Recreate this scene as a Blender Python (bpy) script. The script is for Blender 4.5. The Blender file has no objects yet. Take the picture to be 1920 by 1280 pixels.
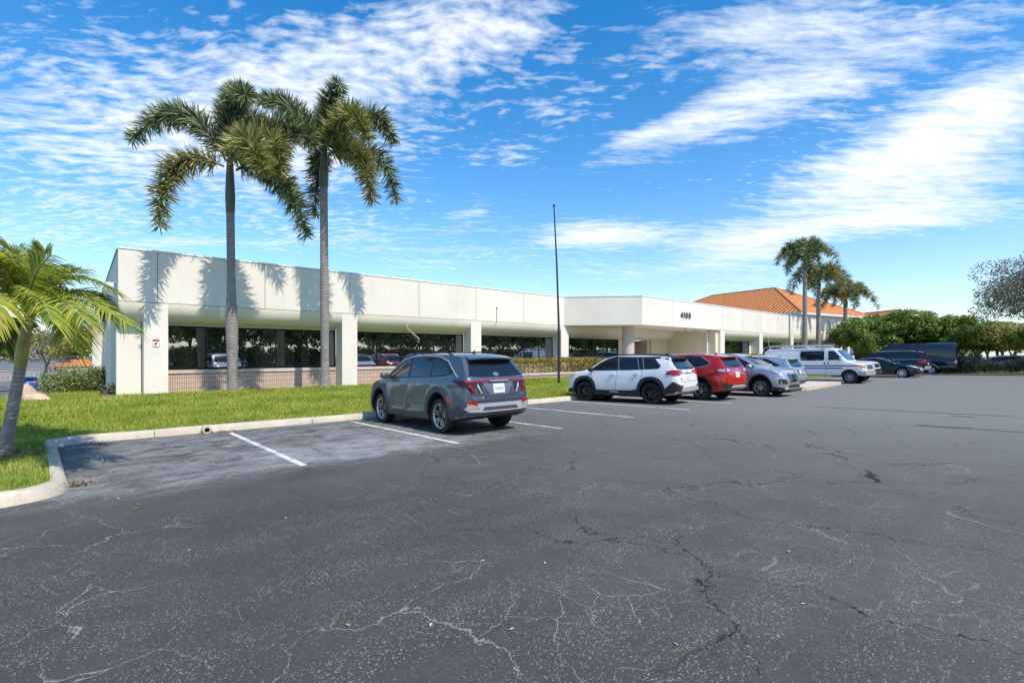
import bpy, bmesh, math, random
import numpy as np
from mathutils import Vector, Matrix
from mathutils.bvhtree import BVHTree
R_ = math.radians
random.seed(7)
rng = np.random.default_rng(11)
scene = bpy.context.scene
COL = scene.collection

# ------------------------------------------------------------------ camera numbers
FOC, EYE, HORIZ = 924.0, 1.553, 663.0
TH = math.atan(1055/FOC)
AX = (math.cos(TH), math.sin(TH)); RT = (math.sin(TH), -math.cos(TH))
def at(u, v, d):
    """the place in the world seen at photograph pixel (u, v), d metres along the view axis"""
    r = (u-960)/FOC*d
    return Vector((d*AX[0]+r*RT[0], d*AX[1]+r*RT[1], EYE+(HORIZ-v)/FOC*d))
def gz(x, y):
    """height of the paved ground: it falls gently towards the building, then further beyond it"""
    y = max(min(y, 200), -60)
    if y < 25: return -.0187*y
    if y < 75: return -.4675-.036*(y-25)
    return -2.2675-.02*(y-75)
SLOPE = .0187

# ------------------------------------------------------------------ object helpers
def tag(o, label=None, cat=None, group=None, kind=None):
    if label: o['label'] = label
    if cat: o['category'] = cat
    if group: o['group'] = group
    if kind: o['kind'] = kind
    return o
def thing(name, label, cat, loc=(0, 0, 0), rot=(0, 0, 0), group=None):
    o = bpy.data.objects.new(name, None); COL.objects.link(o)
    o.location = loc; o.rotation_euler = rot
    o.empty_display_size = .2
    return tag(o, label, cat, group)
def place(name, me, parent=None, offset=None):
    o = bpy.data.objects.new(name, me); COL.objects.link(o)
    if parent is not None: o.parent = parent
    if offset is not None: o.location = offset
    return o
def copy_tree(o, parent=None):
    c = o.copy(); COL.objects.link(c)
    if parent is not None: c.parent = parent
    for ch in list(o.children): copy_tree(ch, c)
    return c
def smooth(me, ang=35):
    me.polygons.foreach_set('use_smooth', np.ones(len(me.polygons), dtype=bool))
    if ang is not None: me.set_sharp_from_angle(angle=R_(ang))

class MB:
    """collects faces for ONE mesh object"""
    def __init__(s): s.v = []; s.f = []; s.m = []; s.mi = 0
    def add(s, vs, fs, mi=None):
        n = len(s.v); s.v += [tuple(p) for p in vs]
        s.f += [tuple(i+n for i in f) for f in fs]; s.m += [s.mi if mi is None else mi]*len(fs)
        return s
    def box(s, x0, x1, y0, y1, z0, z1, mi=None):
        vs = [(x0,y0,z0),(x1,y0,z0),(x1,y1,z0),(x0,y1,z0),(x0,y0,z1),(x1,y0,z1),(x1,y1,z1),(x0,y1,z1)]
        return s.add(vs, [(3,2,1,0),(4,5,6,7),(0,1,5,4),(1,2,6,5),(2,3,7,6),(3,0,4,7)], mi)
    def bar(s, p, q, w, h, up=(0,0,1), mi=None, w2=None, h2=None):
        p, q = Vector(p), Vector(q); t = (q-p).normalized(); a = t.cross(Vector(up))
        if a.length < 1e-4: a = t.cross(Vector((1,0,0)))
        a.normalize(); b = a.cross(t)
        w2 = w if w2 is None else w2; h2 = h if h2 is None else h2
        vs = [p+a*sx*w/2+b*sy*h/2 for sx, sy in ((-1,-1),(1,-1),(1,1),(-1,1))]+[q+a*sx*w2/2+b*sy*h2/2 for sx, sy in ((-1,-1),(1,-1),(1,1),(-1,1))]
        return s.add(vs, [(3,2,1,0),(4,5,6,7),(0,1,5,4),(1,2,6,5),(2,3,7,6),(3,0,4,7)], mi)
    def tube(s, pts, rad, n=8, mi=None, cap=True):
        pts = [Vector(p) for p in pts]
        rad = [rad]*len(pts) if isinstance(rad, (int, float)) else rad
        vs = []; fs = []
        ref = Vector((0,0,1))
        t0 = (pts[1]-pts[0]).normalized()
        if abs(t0.z) > .9: ref = Vector((1,0,0))
        for i, p in enumerate(pts):
            t = (pts[min(i+1, len(pts)-1)]-pts[max(i-1, 0)]).normalized()
            a = t.cross(ref) if i == 0 else a-t*a.dot(t)
            if a.length < 1e-4: a = t.cross(Vector((.31, .77, .55)))
            a = a.normalized(); b = t.cross(a)
            for k in range(n):
                w = 2*math.pi*k/n
                vs.append(p+(a*math.cos(w)+b*math.sin(w))*rad[i])
        for i in range(len(pts)-1):
            for k in range(n):
                fs.append((i*n+k, i*n+(k+1)%n, (i+1)*n+(k+1)%n, (i+1)*n+k))
        if cap: fs += [tuple(range(n)), tuple(range((len(pts)-1)*n+n-1, (len(pts)-1)*n-1, -1))]
        return s.add(vs, fs, mi)
    def lathe(s, prof, c=(0,0,0), axis='z', n=24, mi=None, seg_mi=None):
        """prof: (radius, height) pairs spun round an axis through c"""
        vs = []; fs = []; ms = []
        for r, h in prof:
            for k in range(n):
                w = 2*math.pi*k/n; a, b = r*math.cos(w), r*math.sin(w)
                vs.append((c[0]+a, c[1]+b, c[2]+h) if axis == 'z' else (c[0]+a, c[1]+h, c[2]+b) if axis == 'y' else (c[0]+h, c[1]+a, c[2]+b))
        for i in range(len(prof)-1):
            for k in range(n):
                fs.append((i*n+k, i*n+(k+1)%n, (i+1)*n+(k+1)%n, (i+1)*n+k)); ms.append(seg_mi[i] if seg_mi else (s.mi if mi is None else mi))
        n0 = len(s.v); s.v += vs; s.f += [tuple(i+n0 for i in f) for f in fs]; s.m += ms
        return s
    def prism(s, poly, z0, z1, mi=None, z0f=None, z1f=None):
        n = len(poly)
        vs = [(x, y, z0f(x, y) if z0f else z0) for x, y in poly]+[(x, y, z1f(x, y) if z1f else z1) for x, y in poly]
        fs = [tuple(range(n-1, -1, -1)), tuple(range(n, 2*n))]+[(i, (i+1)%n, n+(i+1)%n, n+i) for i in range(n)]
        return s.add(vs, fs, mi)
    def mesh(s, name, mats, ang=35):
        me = bpy.data.meshes.new(name)
        me.from_pydata(s.v, [], s.f)
        for m in (mats if isinstance(mats, (list, tuple)) else [mats]): me.materials.append(m)
        me.polygons.foreach_set('material_index', s.m)
        bm = bmesh.new(); bm.from_mesh(me); bmesh.ops.recalc_face_normals(bm, faces=bm.faces); bm.to_mesh(me); bm.free()
        if ang is not None: smooth(me, ang)
        return me
    def build(s, name, mats, parent=None, ang=35):
        off = None
        if parent is not None and parent.get('_world'):
            off = -Vector(parent.location)
        return place(name, s.mesh(name, mats, ang), parent, off)

def np_mesh(name, verts, faces_n, mat, smooth_=False):
    """verts (N,3), consecutive runs of faces_n vertices are one face each"""
    nv = len(verts); nf = nv//faces_n
    me = bpy.data.meshes.new(name)
    me.vertices.add(nv); me.vertices.foreach_set('co', np.asarray(verts, dtype=np.float32).ravel())
    me.loops.add(nv); me.loops.foreach_set('vertex_index', np.arange(nv, dtype=np.int32))
    me.polygons.add(nf)
    me.polygons.foreach_set('loop_start', np.arange(0, nv, faces_n, dtype=np.int32))
    me.polygons.foreach_set('loop_total', np.full(nf, faces_n, dtype=np.int32))
    for m in (mat if isinstance(mat, (list, tuple)) else [mat]): me.materials.append(m)
    me.update(calc_edges=True)
    if smooth_: me.polygons.foreach_set('use_smooth', np.ones(nf, dtype=bool))
    return me

# ------------------------------------------------------------------ material helpers
def newmat(name):
    m = bpy.data.materials.new(name); m.use_nodes = True
    nt = m.node_tree; nt.nodes.clear()
    out = nt.nodes.new('ShaderNodeOutputMaterial'); b = nt.nodes.new('ShaderNodeBsdfPrincipled')
    nt.links.new(b.outputs[0], out.inputs[0])
    return m, nt, b
def nd(nt, t, **k):
    n = nt.nodes.new('ShaderNode'+t)
    for a, v in k.items():
        if a.startswith('i_'):
            key = a[2:]; key = int(key) if key.isdigit() else key.replace('_', ' ')
            n.inputs[key].default_value = v
        else: setattr(n, a, v)
    return n
def ln(nt, a, b): nt.links.new(a, b)
def math_(nt, op, a, b=None, c=None, clamp=False):
    n = nt.nodes.new('ShaderNodeMath'); n.operation = op; n.use_clamp = clamp
    for i, x in enumerate((a, b, c)):
        if x is None: continue
        if isinstance(x, (int, float)): n.inputs[i].default_value = x
        else: nt.links.new(x, n.inputs[i])
    return n.outputs[0]
def mix(nt, fac, a, b):
    n = nt.nodes.new('ShaderNodeMix'); n.data_type = 'RGBA'
    for sock, x in ((n.inputs[0], fac), (n.inputs[6], a), (n.inputs[7], b)):
        if isinstance(x, (int, float)): sock.default_value = x
        elif isinstance(x, (tuple, list)): sock.default_value = tuple(x)+((1,) if len(x) == 3 else ())
        else: nt.links.new(x, sock)
    return n.outputs[2]
def ramp(nt, fac, lo, hi):
    n = nt.nodes.new('ShaderNodeMapRange'); n.interpolation_type = 'SMOOTHSTEP'
    n.inputs[1].default_value = lo; n.inputs[2].default_value = hi
    nt.links.new(fac, n.inputs[0]); return n.outputs[0]
def noise(nt, vec, scale, detail=4, rough=.55, dist=0):
    n = nd(nt, 'TexNoise'); n.inputs['Scale'].default_value = scale; n.inputs['Detail'].default_value = detail
    n.inputs['Roughness'].default_value = rough; n.inputs['Distortion'].default_value = dist
    if vec is not None: nt.links.new(vec, n.inputs['Vector'])
    return n.outputs['Fac']
def objco(nt): return nd(nt, 'TexCoord').outputs['Object']
def mapping(nt, vec, scale=(1,1,1), rot=(0,0,0), loc=(0,0,0)):
    n = nd(nt, 'Mapping'); n.inputs['Scale'].default_value = scale; n.inputs['Rotation'].default_value = rot; n.inputs['Location'].default_value = loc
    nt.links.new(vec, n.inputs['Vector']); return n.outputs[0]
def bump(nt, b, h, strength=.3, dist=.01):
    n = nd(nt, 'Bump'); n.inputs['Strength'].default_value = strength; n.inputs['Distance'].default_value = dist
    nt.links.new(h, n.inputs['Height']); nt.links.new(n.outputs[0], b.inputs['Normal'])
def setp(b, color=None, rough=None, metal=None, spec=None, coat=None, coat_rough=None, trans=None, ior=None):
    if color is not None: b.inputs['Base Color'].default_value = tuple(color)+(1,)
    for k, v in (('Roughness', rough), ('Metallic', metal), ('Specular IOR Level', spec), ('Coat Weight', coat), ('Coat Roughness', coat_rough), ('Transmission Weight', trans), ('IOR', ior)):
        if v is not None: b.inputs[k].default_value = v
_flat = {}
def plain(name, color, rough=.5, metal=0, spec=.5, coat=0, vary=.12, scale=6):
    """a simple material with a little unevenness"""
    if name in _flat: return _flat[name]
    m, nt, b = newmat(name); setp(b, color, rough, metal, spec, coat, .03)
    if vary:
        f = noise(nt, objco(nt), scale, 5)
        lo = [c*(1-vary) for c in color]; hi = [min(1, c*(1+vary)) for c in color]
        ln(nt, mix(nt, ramp(nt, f, .3, .7), lo, hi), b.inputs['Base Color'])
    _flat[name] = m
    return m
def leafmat(name, cols, trans=.35, rough=.55, patch=.0):
    """foliage: each leaf (mesh island) takes a colour of its own between the given ones"""
    m = bpy.data.materials.new(name); m.use_nodes = True; nt = m.node_tree; nt.nodes.clear()
    out = nd(nt, 'OutputMaterial'); b = nd(nt, 'BsdfPrincipled'); setp(b, None, rough, 0, .35)
    g = nd(nt, 'NewGeometry'); cr = nd(nt, 'ValToRGB')
    els = cr.color_ramp.elements
    while len(els) < len(cols): els.new(.5)
    for i, (e, c) in enumerate(zip(els, cols)): e.position = i/(len(cols)-1); e.color = tuple(c)+(1,)
    fac = g.outputs['Random Per Island']
    if patch:
        nz = noise(nt, objco(nt), patch, 2)
        fac = math_(nt, 'ADD', math_(nt, 'MULTIPLY', fac, .48), math_(nt, 'MULTIPLY', ramp(nt, nz, .3, .7), .52))
    ln(nt, fac, cr.inputs[0]); ln(nt, cr.outputs[0], b.inputs['Base Color'])
    t = nd(nt, 'BsdfTranslucent'); ln(nt, cr.outputs[0], t.inputs[0])
    mx = nd(nt, 'MixShader'); mx.inputs[0].default_value = trans
    ln(nt, b.outputs[0], mx.inputs[1]); ln(nt, t.outputs[0], mx.inputs[2]); ln(nt, mx.outputs[0], out.inputs[0])
    return m
# ------------------------------------------------------------------ sky, sun, camera
SUN_EL = R_(52)
SUN_DIR = Vector((.035*math.cos(SUN_EL), -math.cos(SUN_EL), math.sin(SUN_EL))).normalized()   # towards the sun
def build_world():
    w = bpy.data.worlds.new("World"); scene.world = w; w.use_nodes = True
    nt = w.node_tree; nt.nodes.clear()
    out = nd(nt, 'OutputWorld'); bg = nd(nt, 'Background')
    ln(nt, bg.outputs[0], out.inputs[0])
    sky = nd(nt, 'TexSky'); sky.sky_type = 'NISHITA'; sky.sun_disc = False
    sky.sun_elevation = SUN_EL; sky.sun_rotation = math.atan2(SUN_DIR.x, SUN_DIR.y)
    sky.altitude = 0; sky.air_density = 1.0; sky.dust_density = .6; sky.ozone_density = 2.0
    tc = nd(nt, 'TexCoord').outputs['Generated']
    # turn so that y runs along the lot's long view, x to its right
    mp = nd(nt, 'Mapping'); mp.vector_type = 'POINT'; mp.inputs['Rotation'].default_value = (0, 0, math.pi/2-TH)
    ln(nt, tc, mp.inputs['Vector'])
    sp = nd(nt, 'SeparateXYZ'); ln(nt, mp.outputs[0], sp.inputs[0])
    x, y, z = sp.outputs
    yy = math_(nt, 'MAXIMUM', y, .12)
    A = math_(nt, 'DIVIDE', x, yy); E_ = math_(nt, 'DIVIDE', z, yy)
    # flat cloud layer overhead
    zz = math_(nt, 'ADD', math_(nt, 'MAXIMUM', z, 0), .09)
    cu = nd(nt, 'CombineXYZ'); ln(nt, math_(nt, 'DIVIDE', x, zz), cu.inputs[0]); ln(nt, math_(nt, 'DIVIDE', y, zz), cu.inputs[1])
    P = cu.outputs[0]
    wob = nd(nt, 'TexNoise'); wob.inputs['Scale'].default_value = 1.3; wob.inputs['Detail'].default_value = 3; ln(nt, P, wob.inputs['Vector'])
    def off(k):
        v = nd(nt, 'VectorMath'); v.operation = 'MULTIPLY_ADD'; ln(nt, wob.outputs['Color'], v.inputs[0]); v.inputs[1].default_value = (k, k, 0); ln(nt, P, v.inputs[2]); return v.outputs[0]
    P1 = off(.32); P2 = off(.16)
    fine = noise(nt, mapping(nt, P1, (5.2, 9.5, 1), (0, 0, R_(-8))), 2.3, 7, .56)           # mackerel ripples
    streak = noise(nt, mapping(nt, P1, (1.5, 6.2, 1), (0, 0, R_(22))), 1.3, 8, .62)      # combed cirrus
    big = noise(nt, mapping(nt, P1, (1.0, 1.6, 1)), 1.1, 5, .55)
    def blob(u, v, ru, rv, ang, amp):
        """soft patch of cloud cover centred on a direction of the sky"""
        a0, e0 = (u-960)/FOC, (HORIZ-v)/FOC
        ca, sa = math.cos(R_(ang)), math.sin(R_(ang))
        da = math_(nt, 'SUBTRACT', A, a0); de = math_(nt, 'SUBTRACT', E_, e0)
        p = math_(nt, 'ADD', math_(nt, 'MULTIPLY', da, ca*FOC/ru), math_(nt, 'MULTIPLY', de, sa*FOC/ru))
        q = math_(nt, 'ADD', math_(nt, 'MULTIPLY', da, -sa*FOC/rv), math_(nt, 'MULTIPLY', de, ca*FOC/rv))
        d2 = math_(nt, 'ADD', math_(nt, 'MULTIPLY', p, p), math_(nt, 'MULTIPLY', q, q))
        return math_(nt, 'MULTIPLY', math_(nt, 'EXPONENT', math_(nt, 'MULTIPLY', d2, -1.0)), amp)
    def total(L):
        s = None
        for b in L:
            t = blob(*b); s = t if s is None else math_(nt, 'ADD', s, t)
        return math_(nt, 'MINIMUM', s, 1.0)
    covf = total([(230, 230, 420, 190, 0, .58), (700, 110, 300, 130, 20, .62), (880, 40, 190, 90, 25, .3), (560, 300, 240, 160, -10, .38), (60, 430, 300, 60, 0, .3), (1050, 210, 100, 50, 0, .4), (960, 60, 120, 60, 10, .3), (960, 290, 70, 30, 0, .4), (1500, 60, 260, 60, 12, .38), (1560, 330, 300, 120, 25, .25), (1250, 120, 160, 60, 15, .22), (1000, 470, 300, 40, 0, .25)])
    covs = total([(1690, 285, 370, 76, 27, .76), (1850, 240, 230, 120, 28, .46), (1430, 55, 240, 70, 8, .74), (1330, 215, 230, 46, 24, .66), (1640, 120, 360, 48, 24, .52), (1190, 262, 110, 22, 20, .36), (1120, 437, 125, 28, 2, .8), (1680, 412, 260, 24, 4, .5), (1385, 462, 150, 34, 0, .55), (1180, 510, 300, 30, 0, .3), (1800, 350, 180, 50, 14, .45),
                  (200, 375, 280, 28, 0, .4), (320, 453, 130, 10, 0, .62), (700, 450, 300, 50, 0, .42), (880, 400, 60, 22, 20, .3), (1560, 560, 320, 40, 0, .3)])
    nf = math_(nt, 'ADD', math_(nt, 'MULTIPLY', fine, .68), math_(nt, 'MULTIPLY', big, .32))
    crisp = noise(nt, mapping(nt, P2, (3.0, 9.0, 1), (0, 0, R_(24))), 2.6, 8, .66)
    ns = math_(nt, 'ADD', math_(nt, 'ADD', math_(nt, 'MULTIPLY', streak, .34), math_(nt, 'MULTIPLY', crisp, .46)), math_(nt, 'MULTIPLY', big, .22))
    def dens(n, cov, soft):
        lo = math_(nt, 'SUBTRACT', .615, math_(nt, 'MULTIPLY', cov, .36))
        return math_(nt, 'DIVIDE', math_(nt, 'SUBTRACT', n, lo), soft, clamp=True)
    d1 = dens(nf, covf, .25); d2 = dens(ns, covs, .26)
    d = math_(nt, 'SUBTRACT', 1.0, math_(nt, 'MULTIPLY', math_(nt, 'SUBTRACT', 1.0, math_(nt, 'MULTIPLY', d1, .84)), math_(nt, 'SUBTRACT', 1.0, math_(nt, 'MULTIPLY', d2, .95))))
    hs = nd(nt, 'HueSaturation'); hs.inputs['Hue'].default_value = .4985; hs.inputs['Saturation'].default_value = SKY_SAT; hs.inputs['Value'].default_value = SKY_VAL; ln(nt, sky.outputs[0], hs.inputs['Color'])
    # thin veil near the horizon
    veil = math_(nt, 'MULTIPLY', math_(nt, 'EXPONENT', math_(nt, 'MULTIPLY', math_(nt, 'ABSOLUTE', z), -6.0)), .55)
    base = mix(nt, veil, hs.outputs[0], (6.3, 7.2, 8.2))
    shade = ramp(nt, big, .25, .7)
    cc = mix(nt, shade, (6.5, 7.2, 8.0), (8.6, 8.8, 9.0))
    col = mix(nt, d, base, cc)
    ln(nt, col, bg.inputs[0]); bg.inputs[1].default_value = SKY_STR
SKY_SAT, SKY_VAL, SKY_STR, SUN_STR, EXPOSURE = 1.46, 1.64, .125, 4.3, 0.16
build_world()
sl = bpy.data.lights.new('sun', 'SUN'); sl.energy = SUN_STR; sl.angle = R_(.53); sl.color = (1, .93, .82)
so = bpy.data.objects.new('sun', sl); COL.objects.link(so); so.location = (0, -30, 40)
so.rotation_euler = SUN_DIR.to_track_quat('Z', 'Y').to_euler()
cam = bpy.data.cameras.new('camera'); cam.sensor_width = 36; cam.lens = FOC/1920*36; cam.shift_y = (HORIZ-640)/1920
cam.clip_end = 3000; cam.clip_start = .05
co = bpy.data.objects.new('camera', cam); COL.objects.link(co); co.location = (0, 0, EYE)
co.rotation_euler = (R_(90), 0, TH-R_(90)); scene.camera = co
scene.view_settings.view_transform = 'Standard'; scene.view_settings.look = 'None'; scene.view_settings.gamma = 1; scene.view_settings.exposure = EXPOSURE
scene.cycles.max_bounces = 6; scene.cycles.diffuse_bounces = 3; scene.cycles.transparent_max_bounces = 8
try: scene.cycles.use_denoising = True
except Exception: pass
# ------------------------------------------------------------------ paved ground, kerbs, lawn
def mat_asphalt():
    m, nt, b = newmat('asphalt'); P = objco(nt)
    sp = nd(nt, 'SeparateXYZ'); ln(nt, P, sp.inputs[0]); X, Y = sp.outputs[0], sp.outputs[1]
    n1 = noise(nt, P, .35, 5, .6); n2 = noise(nt, P, 2.2, 6, .65); n3 = noise(nt, P, 60, 3, .7)
    wn = nd(nt, 'TexNoise'); wn.inputs['Scale'].default_value = 1.1; wn.inputs['Detail'].default_value = 6; wn.inputs['Roughness'].default_value = .62; ln(nt, P, wn.inputs['Vector'])
    def warp(k):
        v = nd(nt, 'VectorMath'); v.operation = 'MULTIPLY_ADD'; ln(nt, wn.outputs['Color'], v.inputs[0]); v.inputs[1].default_value = (k, k, 0); ln(nt, P, v.inputs[2]); return v.outputs[0]
    W = warp(.9)
    # tone: dark seal coat, drive lane, worn pale bays
    c = mix(nt, ramp(nt, n1, .3, .7), (.050, .0485, .043), (.080, .078, .070))
    c = mix(nt, math_(nt, 'MULTIPLY', ramp(nt, n2, .35, .75), .35), c, (.112, .110, .099))
    # paler towards the far end: grazing-angle sheen put into the base colour
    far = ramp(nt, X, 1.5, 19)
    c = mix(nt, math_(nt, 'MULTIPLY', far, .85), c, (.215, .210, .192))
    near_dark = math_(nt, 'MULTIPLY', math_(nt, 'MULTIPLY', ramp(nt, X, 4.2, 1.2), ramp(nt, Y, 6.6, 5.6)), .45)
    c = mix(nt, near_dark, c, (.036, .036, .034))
    # pale, scuffed bays by the kerb
    bay = math_(nt, 'MULTIPLY', ramp(nt, math_(nt, 'ADD', Y, math_(nt, 'MULTIPLY', n1, 1.2)), 7.6, 8.6), ramp(nt, X, 9.0, 5.2))
    wisp = noise(nt, mapping(nt, W, (1, 1.6, 1)), 1.5, 7, .7, .6)
    spot = math_(nt, 'MULTIPLY', math_(nt, 'MULTIPLY', ramp(nt, X, 1.6, 2.8), ramp(nt, X, 6.2, 4.6)), math_(nt, 'MULTIPLY', ramp(nt, Y, 7.3, 8.0), ramp(nt, Y, 10.8, 9.0)))
    c = mix(nt, math_(nt, 'MULTIPLY', bay, math_(nt, 'ADD', .10, math_(nt, 'MULTIPLY', ramp(nt, wisp, .40, .62), .7))), c, (.26, .26, .26))
    c = mix(nt, math_(nt, 'MULTIPLY', spot, math_(nt, 'ADD', .1, math_(nt, 'MULTIPLY', ramp(nt, wisp, .3, .66), .55))), c, (.36, .36, .36))
    # exposed stones
    vo = nd(nt, 'TexVoronoi'); vo.feature = 'F1'; vo.inputs['Scale'].default_value = 92; ln(nt, P, vo.inputs['Vector'])
    vo2 = nd(nt, 'TexVoronoi'); vo2.feature = 'F1'; vo2.inputs['Scale'].default_value = 46; ln(nt, P, vo2.inputs['Vector'])
    sepc = nd(nt, 'SeparateColor'); ln(nt, vo.outputs['Color'], sepc.inputs[0])
    sepd = nd(nt, 'SeparateColor'); ln(nt, vo2.outputs['Color'], sepd.inputs[0])
    zone = math_(nt, 'MULTIPLY', ramp(nt, noise(nt, P, .9, 6, .65), .36, .60), math_(nt, 'MULTIPLY', ramp(nt, X, 8.5, 2.5), ramp(nt, Y, 7.4, 4.2)))
    thr = math_(nt, 'SUBTRACT', 1.0, math_(nt, 'ADD', .07, math_(nt, 'MULTIPLY', zone, .45)))
    st = math_(nt, 'MULTIPLY', math_(nt, 'GREATER_THAN', sepc.outputs[0], thr), math_(nt, 'LESS_THAN', vo.outputs['Distance'], math_(nt, 'MULTIPLY', sepc.outputs[2], .5)))
    st2 = math_(nt, 'MULTIPLY', math_(nt, 'GREATER_THAN', sepd.outputs[0], math_(nt, 'ADD', thr, .02)), math_(nt, 'LESS_THAN', vo2.outputs['Distance'], math_(nt, 'MULTIPLY', sepd.outputs[2], .34)))
    st = math_(nt, 'MAXIMUM', st, st2)
    c = mix(nt, math_(nt, 'MULTIPLY', st, math_(nt, 'ADD', .3, math_(nt, 'MULTIPLY', sepc.outputs[1], .5))), c, (.36, .355, .34))
    c = mix(nt, math_(nt, 'MULTIPLY', ramp(nt, n3, .35, .75), .28), c, (.15, .148, .145))
    # cracks: chalky ones nearby, dark open ones to the side
    def cracks(scale, w, vec, seedloc, mlo, mhi, msc=.45):
        v = nd(nt, 'TexVoronoi'); v.feature = 'DISTANCE_TO_EDGE'; v.inputs['Scale'].default_value = scale; ln(nt, mapping(nt, vec, (1,1,1), (0,0,0), seedloc), v.inputs['Vector'])
        mask = ramp(nt, noise(nt, mapping(nt, P, (1,1,1), (0,0,0), seedloc), msc, 3), mlo, mhi)
        ww = math_(nt, 'MULTIPLY', math_(nt, 'ADD', .25, n2), w)
        return math_(nt, 'MULTIPLY', math_(nt, 'LESS_THAN', v.outputs['Distance'], math_(nt, 'MULTIPLY', ww, mask)), 1.0)
    chalk = math_(nt, 'MAXIMUM', cracks(1.0, .0072, W, (3, 1, 0), .50, .66), cracks(2.3, .0095, warp(.5), (8, 4, 0), .52, .72))
    chalk = math_(nt, 'MAXIMUM', chalk, math_(nt, 'MULTIPLY', math_(nt, 'MAXIMUM', cracks(3.1, .0105, warp(.55), (2, 7, 0), .48, .66, .55), cracks(5.2, .011, warp(.4), (6, 3, 0), .52, .68, .7)), math_(nt, 'MULTIPLY', ramp(nt, Y, 8.5, 5), .5)))
    chalk2 = cracks(3.4, .03, warp(.35), (1, 9, 0), .3, .5, .8)
    chalk = math_(nt, 'MAXIMUM', math_(nt, 'MULTIPLY', chalk, ramp(nt, X, 14, 5)), math_(nt, 'MULTIPLY', chalk2, math_(nt, 'MULTIPLY', bay, .8)))
    c = mix(nt, math_(nt, 'MULTIPLY', chalk, .62), c, (.34, .335, .32))
    dark = math_(nt, 'MULTIPLY', cracks(.62, .0046, mapping(nt, warp(1.3), (1, .62, 1), (0, 0, R_(20))), (5, 2, 0), .38, .5, .3), math_(nt, 'MULTIPLY', ramp(nt, X, 1.6, 3.2), ramp(nt, X, 16, 9)))
    c = mix(nt, math_(nt, 'MULTIPLY', dark, .9), c, (.012, .012, .013))
    # drips and tyre rubber in the middle of each bay
    bx = math_(nt, 'ABSOLUTE', math_(nt, 'SUBTRACT', math_(nt, 'FRACT', math_(nt, 'DIVIDE', math_(nt, 'SUBTRACT', X, 2.555), 2.83)), .5))
    drip = math_(nt, 'MULTIPLY', math_(nt, 'MULTIPLY', ramp(nt, bx, .16, .02), ramp(nt, noise(nt, P, 2.6, 5, .65), .46, .66)), math_(nt, 'MULTIPLY', ramp(nt, Y, 8.6, 10.2), .65))
    c = mix(nt, drip, c, (.022, .022, .022))
    tyre = math_(nt, 'MULTIPLY', math_(nt, 'MULTIPLY', ramp(nt, math_(nt, 'ABSOLUTE', math_(nt, 'SUBTRACT', bx, .29)), .05, .01), ramp(nt, noise(nt, mapping(nt, P, (3, .35, 1)), 1.5, 5, .6), .42, .7)), math_(nt, 'MULTIPLY', ramp(nt, Y, 6.0, 9.0), .35))
    c = mix(nt, tyre, c, (.03, .03, .03))
    # oil drips along the bays
    oil = math_(nt, 'MULTIPLY', ramp(nt, noise(nt, mapping(nt, P, (.8, .8, 1)), 1.7, 3), .66, .76), math_(nt, 'MULTIPLY', ramp(nt, Y, 6.5, 9), .5))
    c = mix(nt, oil, c, (.035, .036, .038))
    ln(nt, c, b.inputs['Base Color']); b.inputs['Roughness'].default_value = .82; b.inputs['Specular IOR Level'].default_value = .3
    h = math_(nt, 'ADD', math_(nt, 'MULTIPLY', n3, .6), math_(nt, 'MULTIPLY', noise(nt, P, 170, 2), .4))
    h = math_(nt, 'SUBTRACT', h, math_(nt, 'MULTIPLY', math_(nt, 'MAXIMUM', dark, math_(nt, 'MULTIPLY', chalk, .3)), 1.2))
    bump(nt, b, h, .55, .012)
    return m
def mat_concrete(name='concrete', col=(.46, .43, .38), stain=.5):
    m, nt, b = newmat(name); P = objco(nt)
    n1 = noise(nt, P, 1.2, 7, .65); n2 = noise(nt, P, 14, 5, .7); n3 = noise(nt, P, 90, 2)
    c = mix(nt, ramp(nt, n1, .3, .7), [x*.82 for x in col], [min(1, x*1.1) for x in col])
    c = mix(nt, math_(nt, 'MULTIPLY', ramp(nt, n2, .52, .75), stain), c, (.22, .2, .17)); c = mix(nt, math_(nt, 'MULTIPLY', ramp(nt, noise(nt, P, 2.3, 6, .7), .54, .7), stain), c, [x*.5 for x in col])
    ln(nt, c, b.inputs['Base Color']); b.inputs['Roughness'].default_value = .85
    bump(nt, b, math_(nt, 'ADD', n3, n2), .35, .008)
    return m
def mat_lawn():
    m, nt, b = newmat('turf'); P = objco(nt)
    n1 = noise(nt, P, .6, 5, .6); n2 = noise(nt, P, 9, 5, .7)
    c = mix(nt, ramp(nt, n1, .3, .7), (.16, .235, .022), (.25, .30, .04))
    c = mix(nt, ramp(nt, n2, .4, .75), c, (.10, .15, .018))
    ln(nt, c, b.inputs['Base Color']); b.inputs['Roughness'].default_value = .9
    bump(nt, b, n2, .8, .03)
    return m
def mat_paint():
    m, nt, b = newmat('road_paint'); P = objco(nt)
    n1 = noise(nt, P, 11, 7, .75); n2 = noise(nt, P, 2.2, 4)
    c = mix(nt, ramp(nt, math_(nt, 'ADD', math_(nt, 'MULTIPLY', n1, .7), math_(nt, 'MULTIPLY', n2, .3)), .47, .60), (.70, .70, .68), (.16, .16, .165))
    ln(nt, c, b.inputs['Base Color']); b.inputs['Roughness'].default_value = .75
    return m
ASPH, CONC, TURF, RPAINT = mat_asphalt(), mat_concrete(), mat_lawn(), mat_paint()

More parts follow.
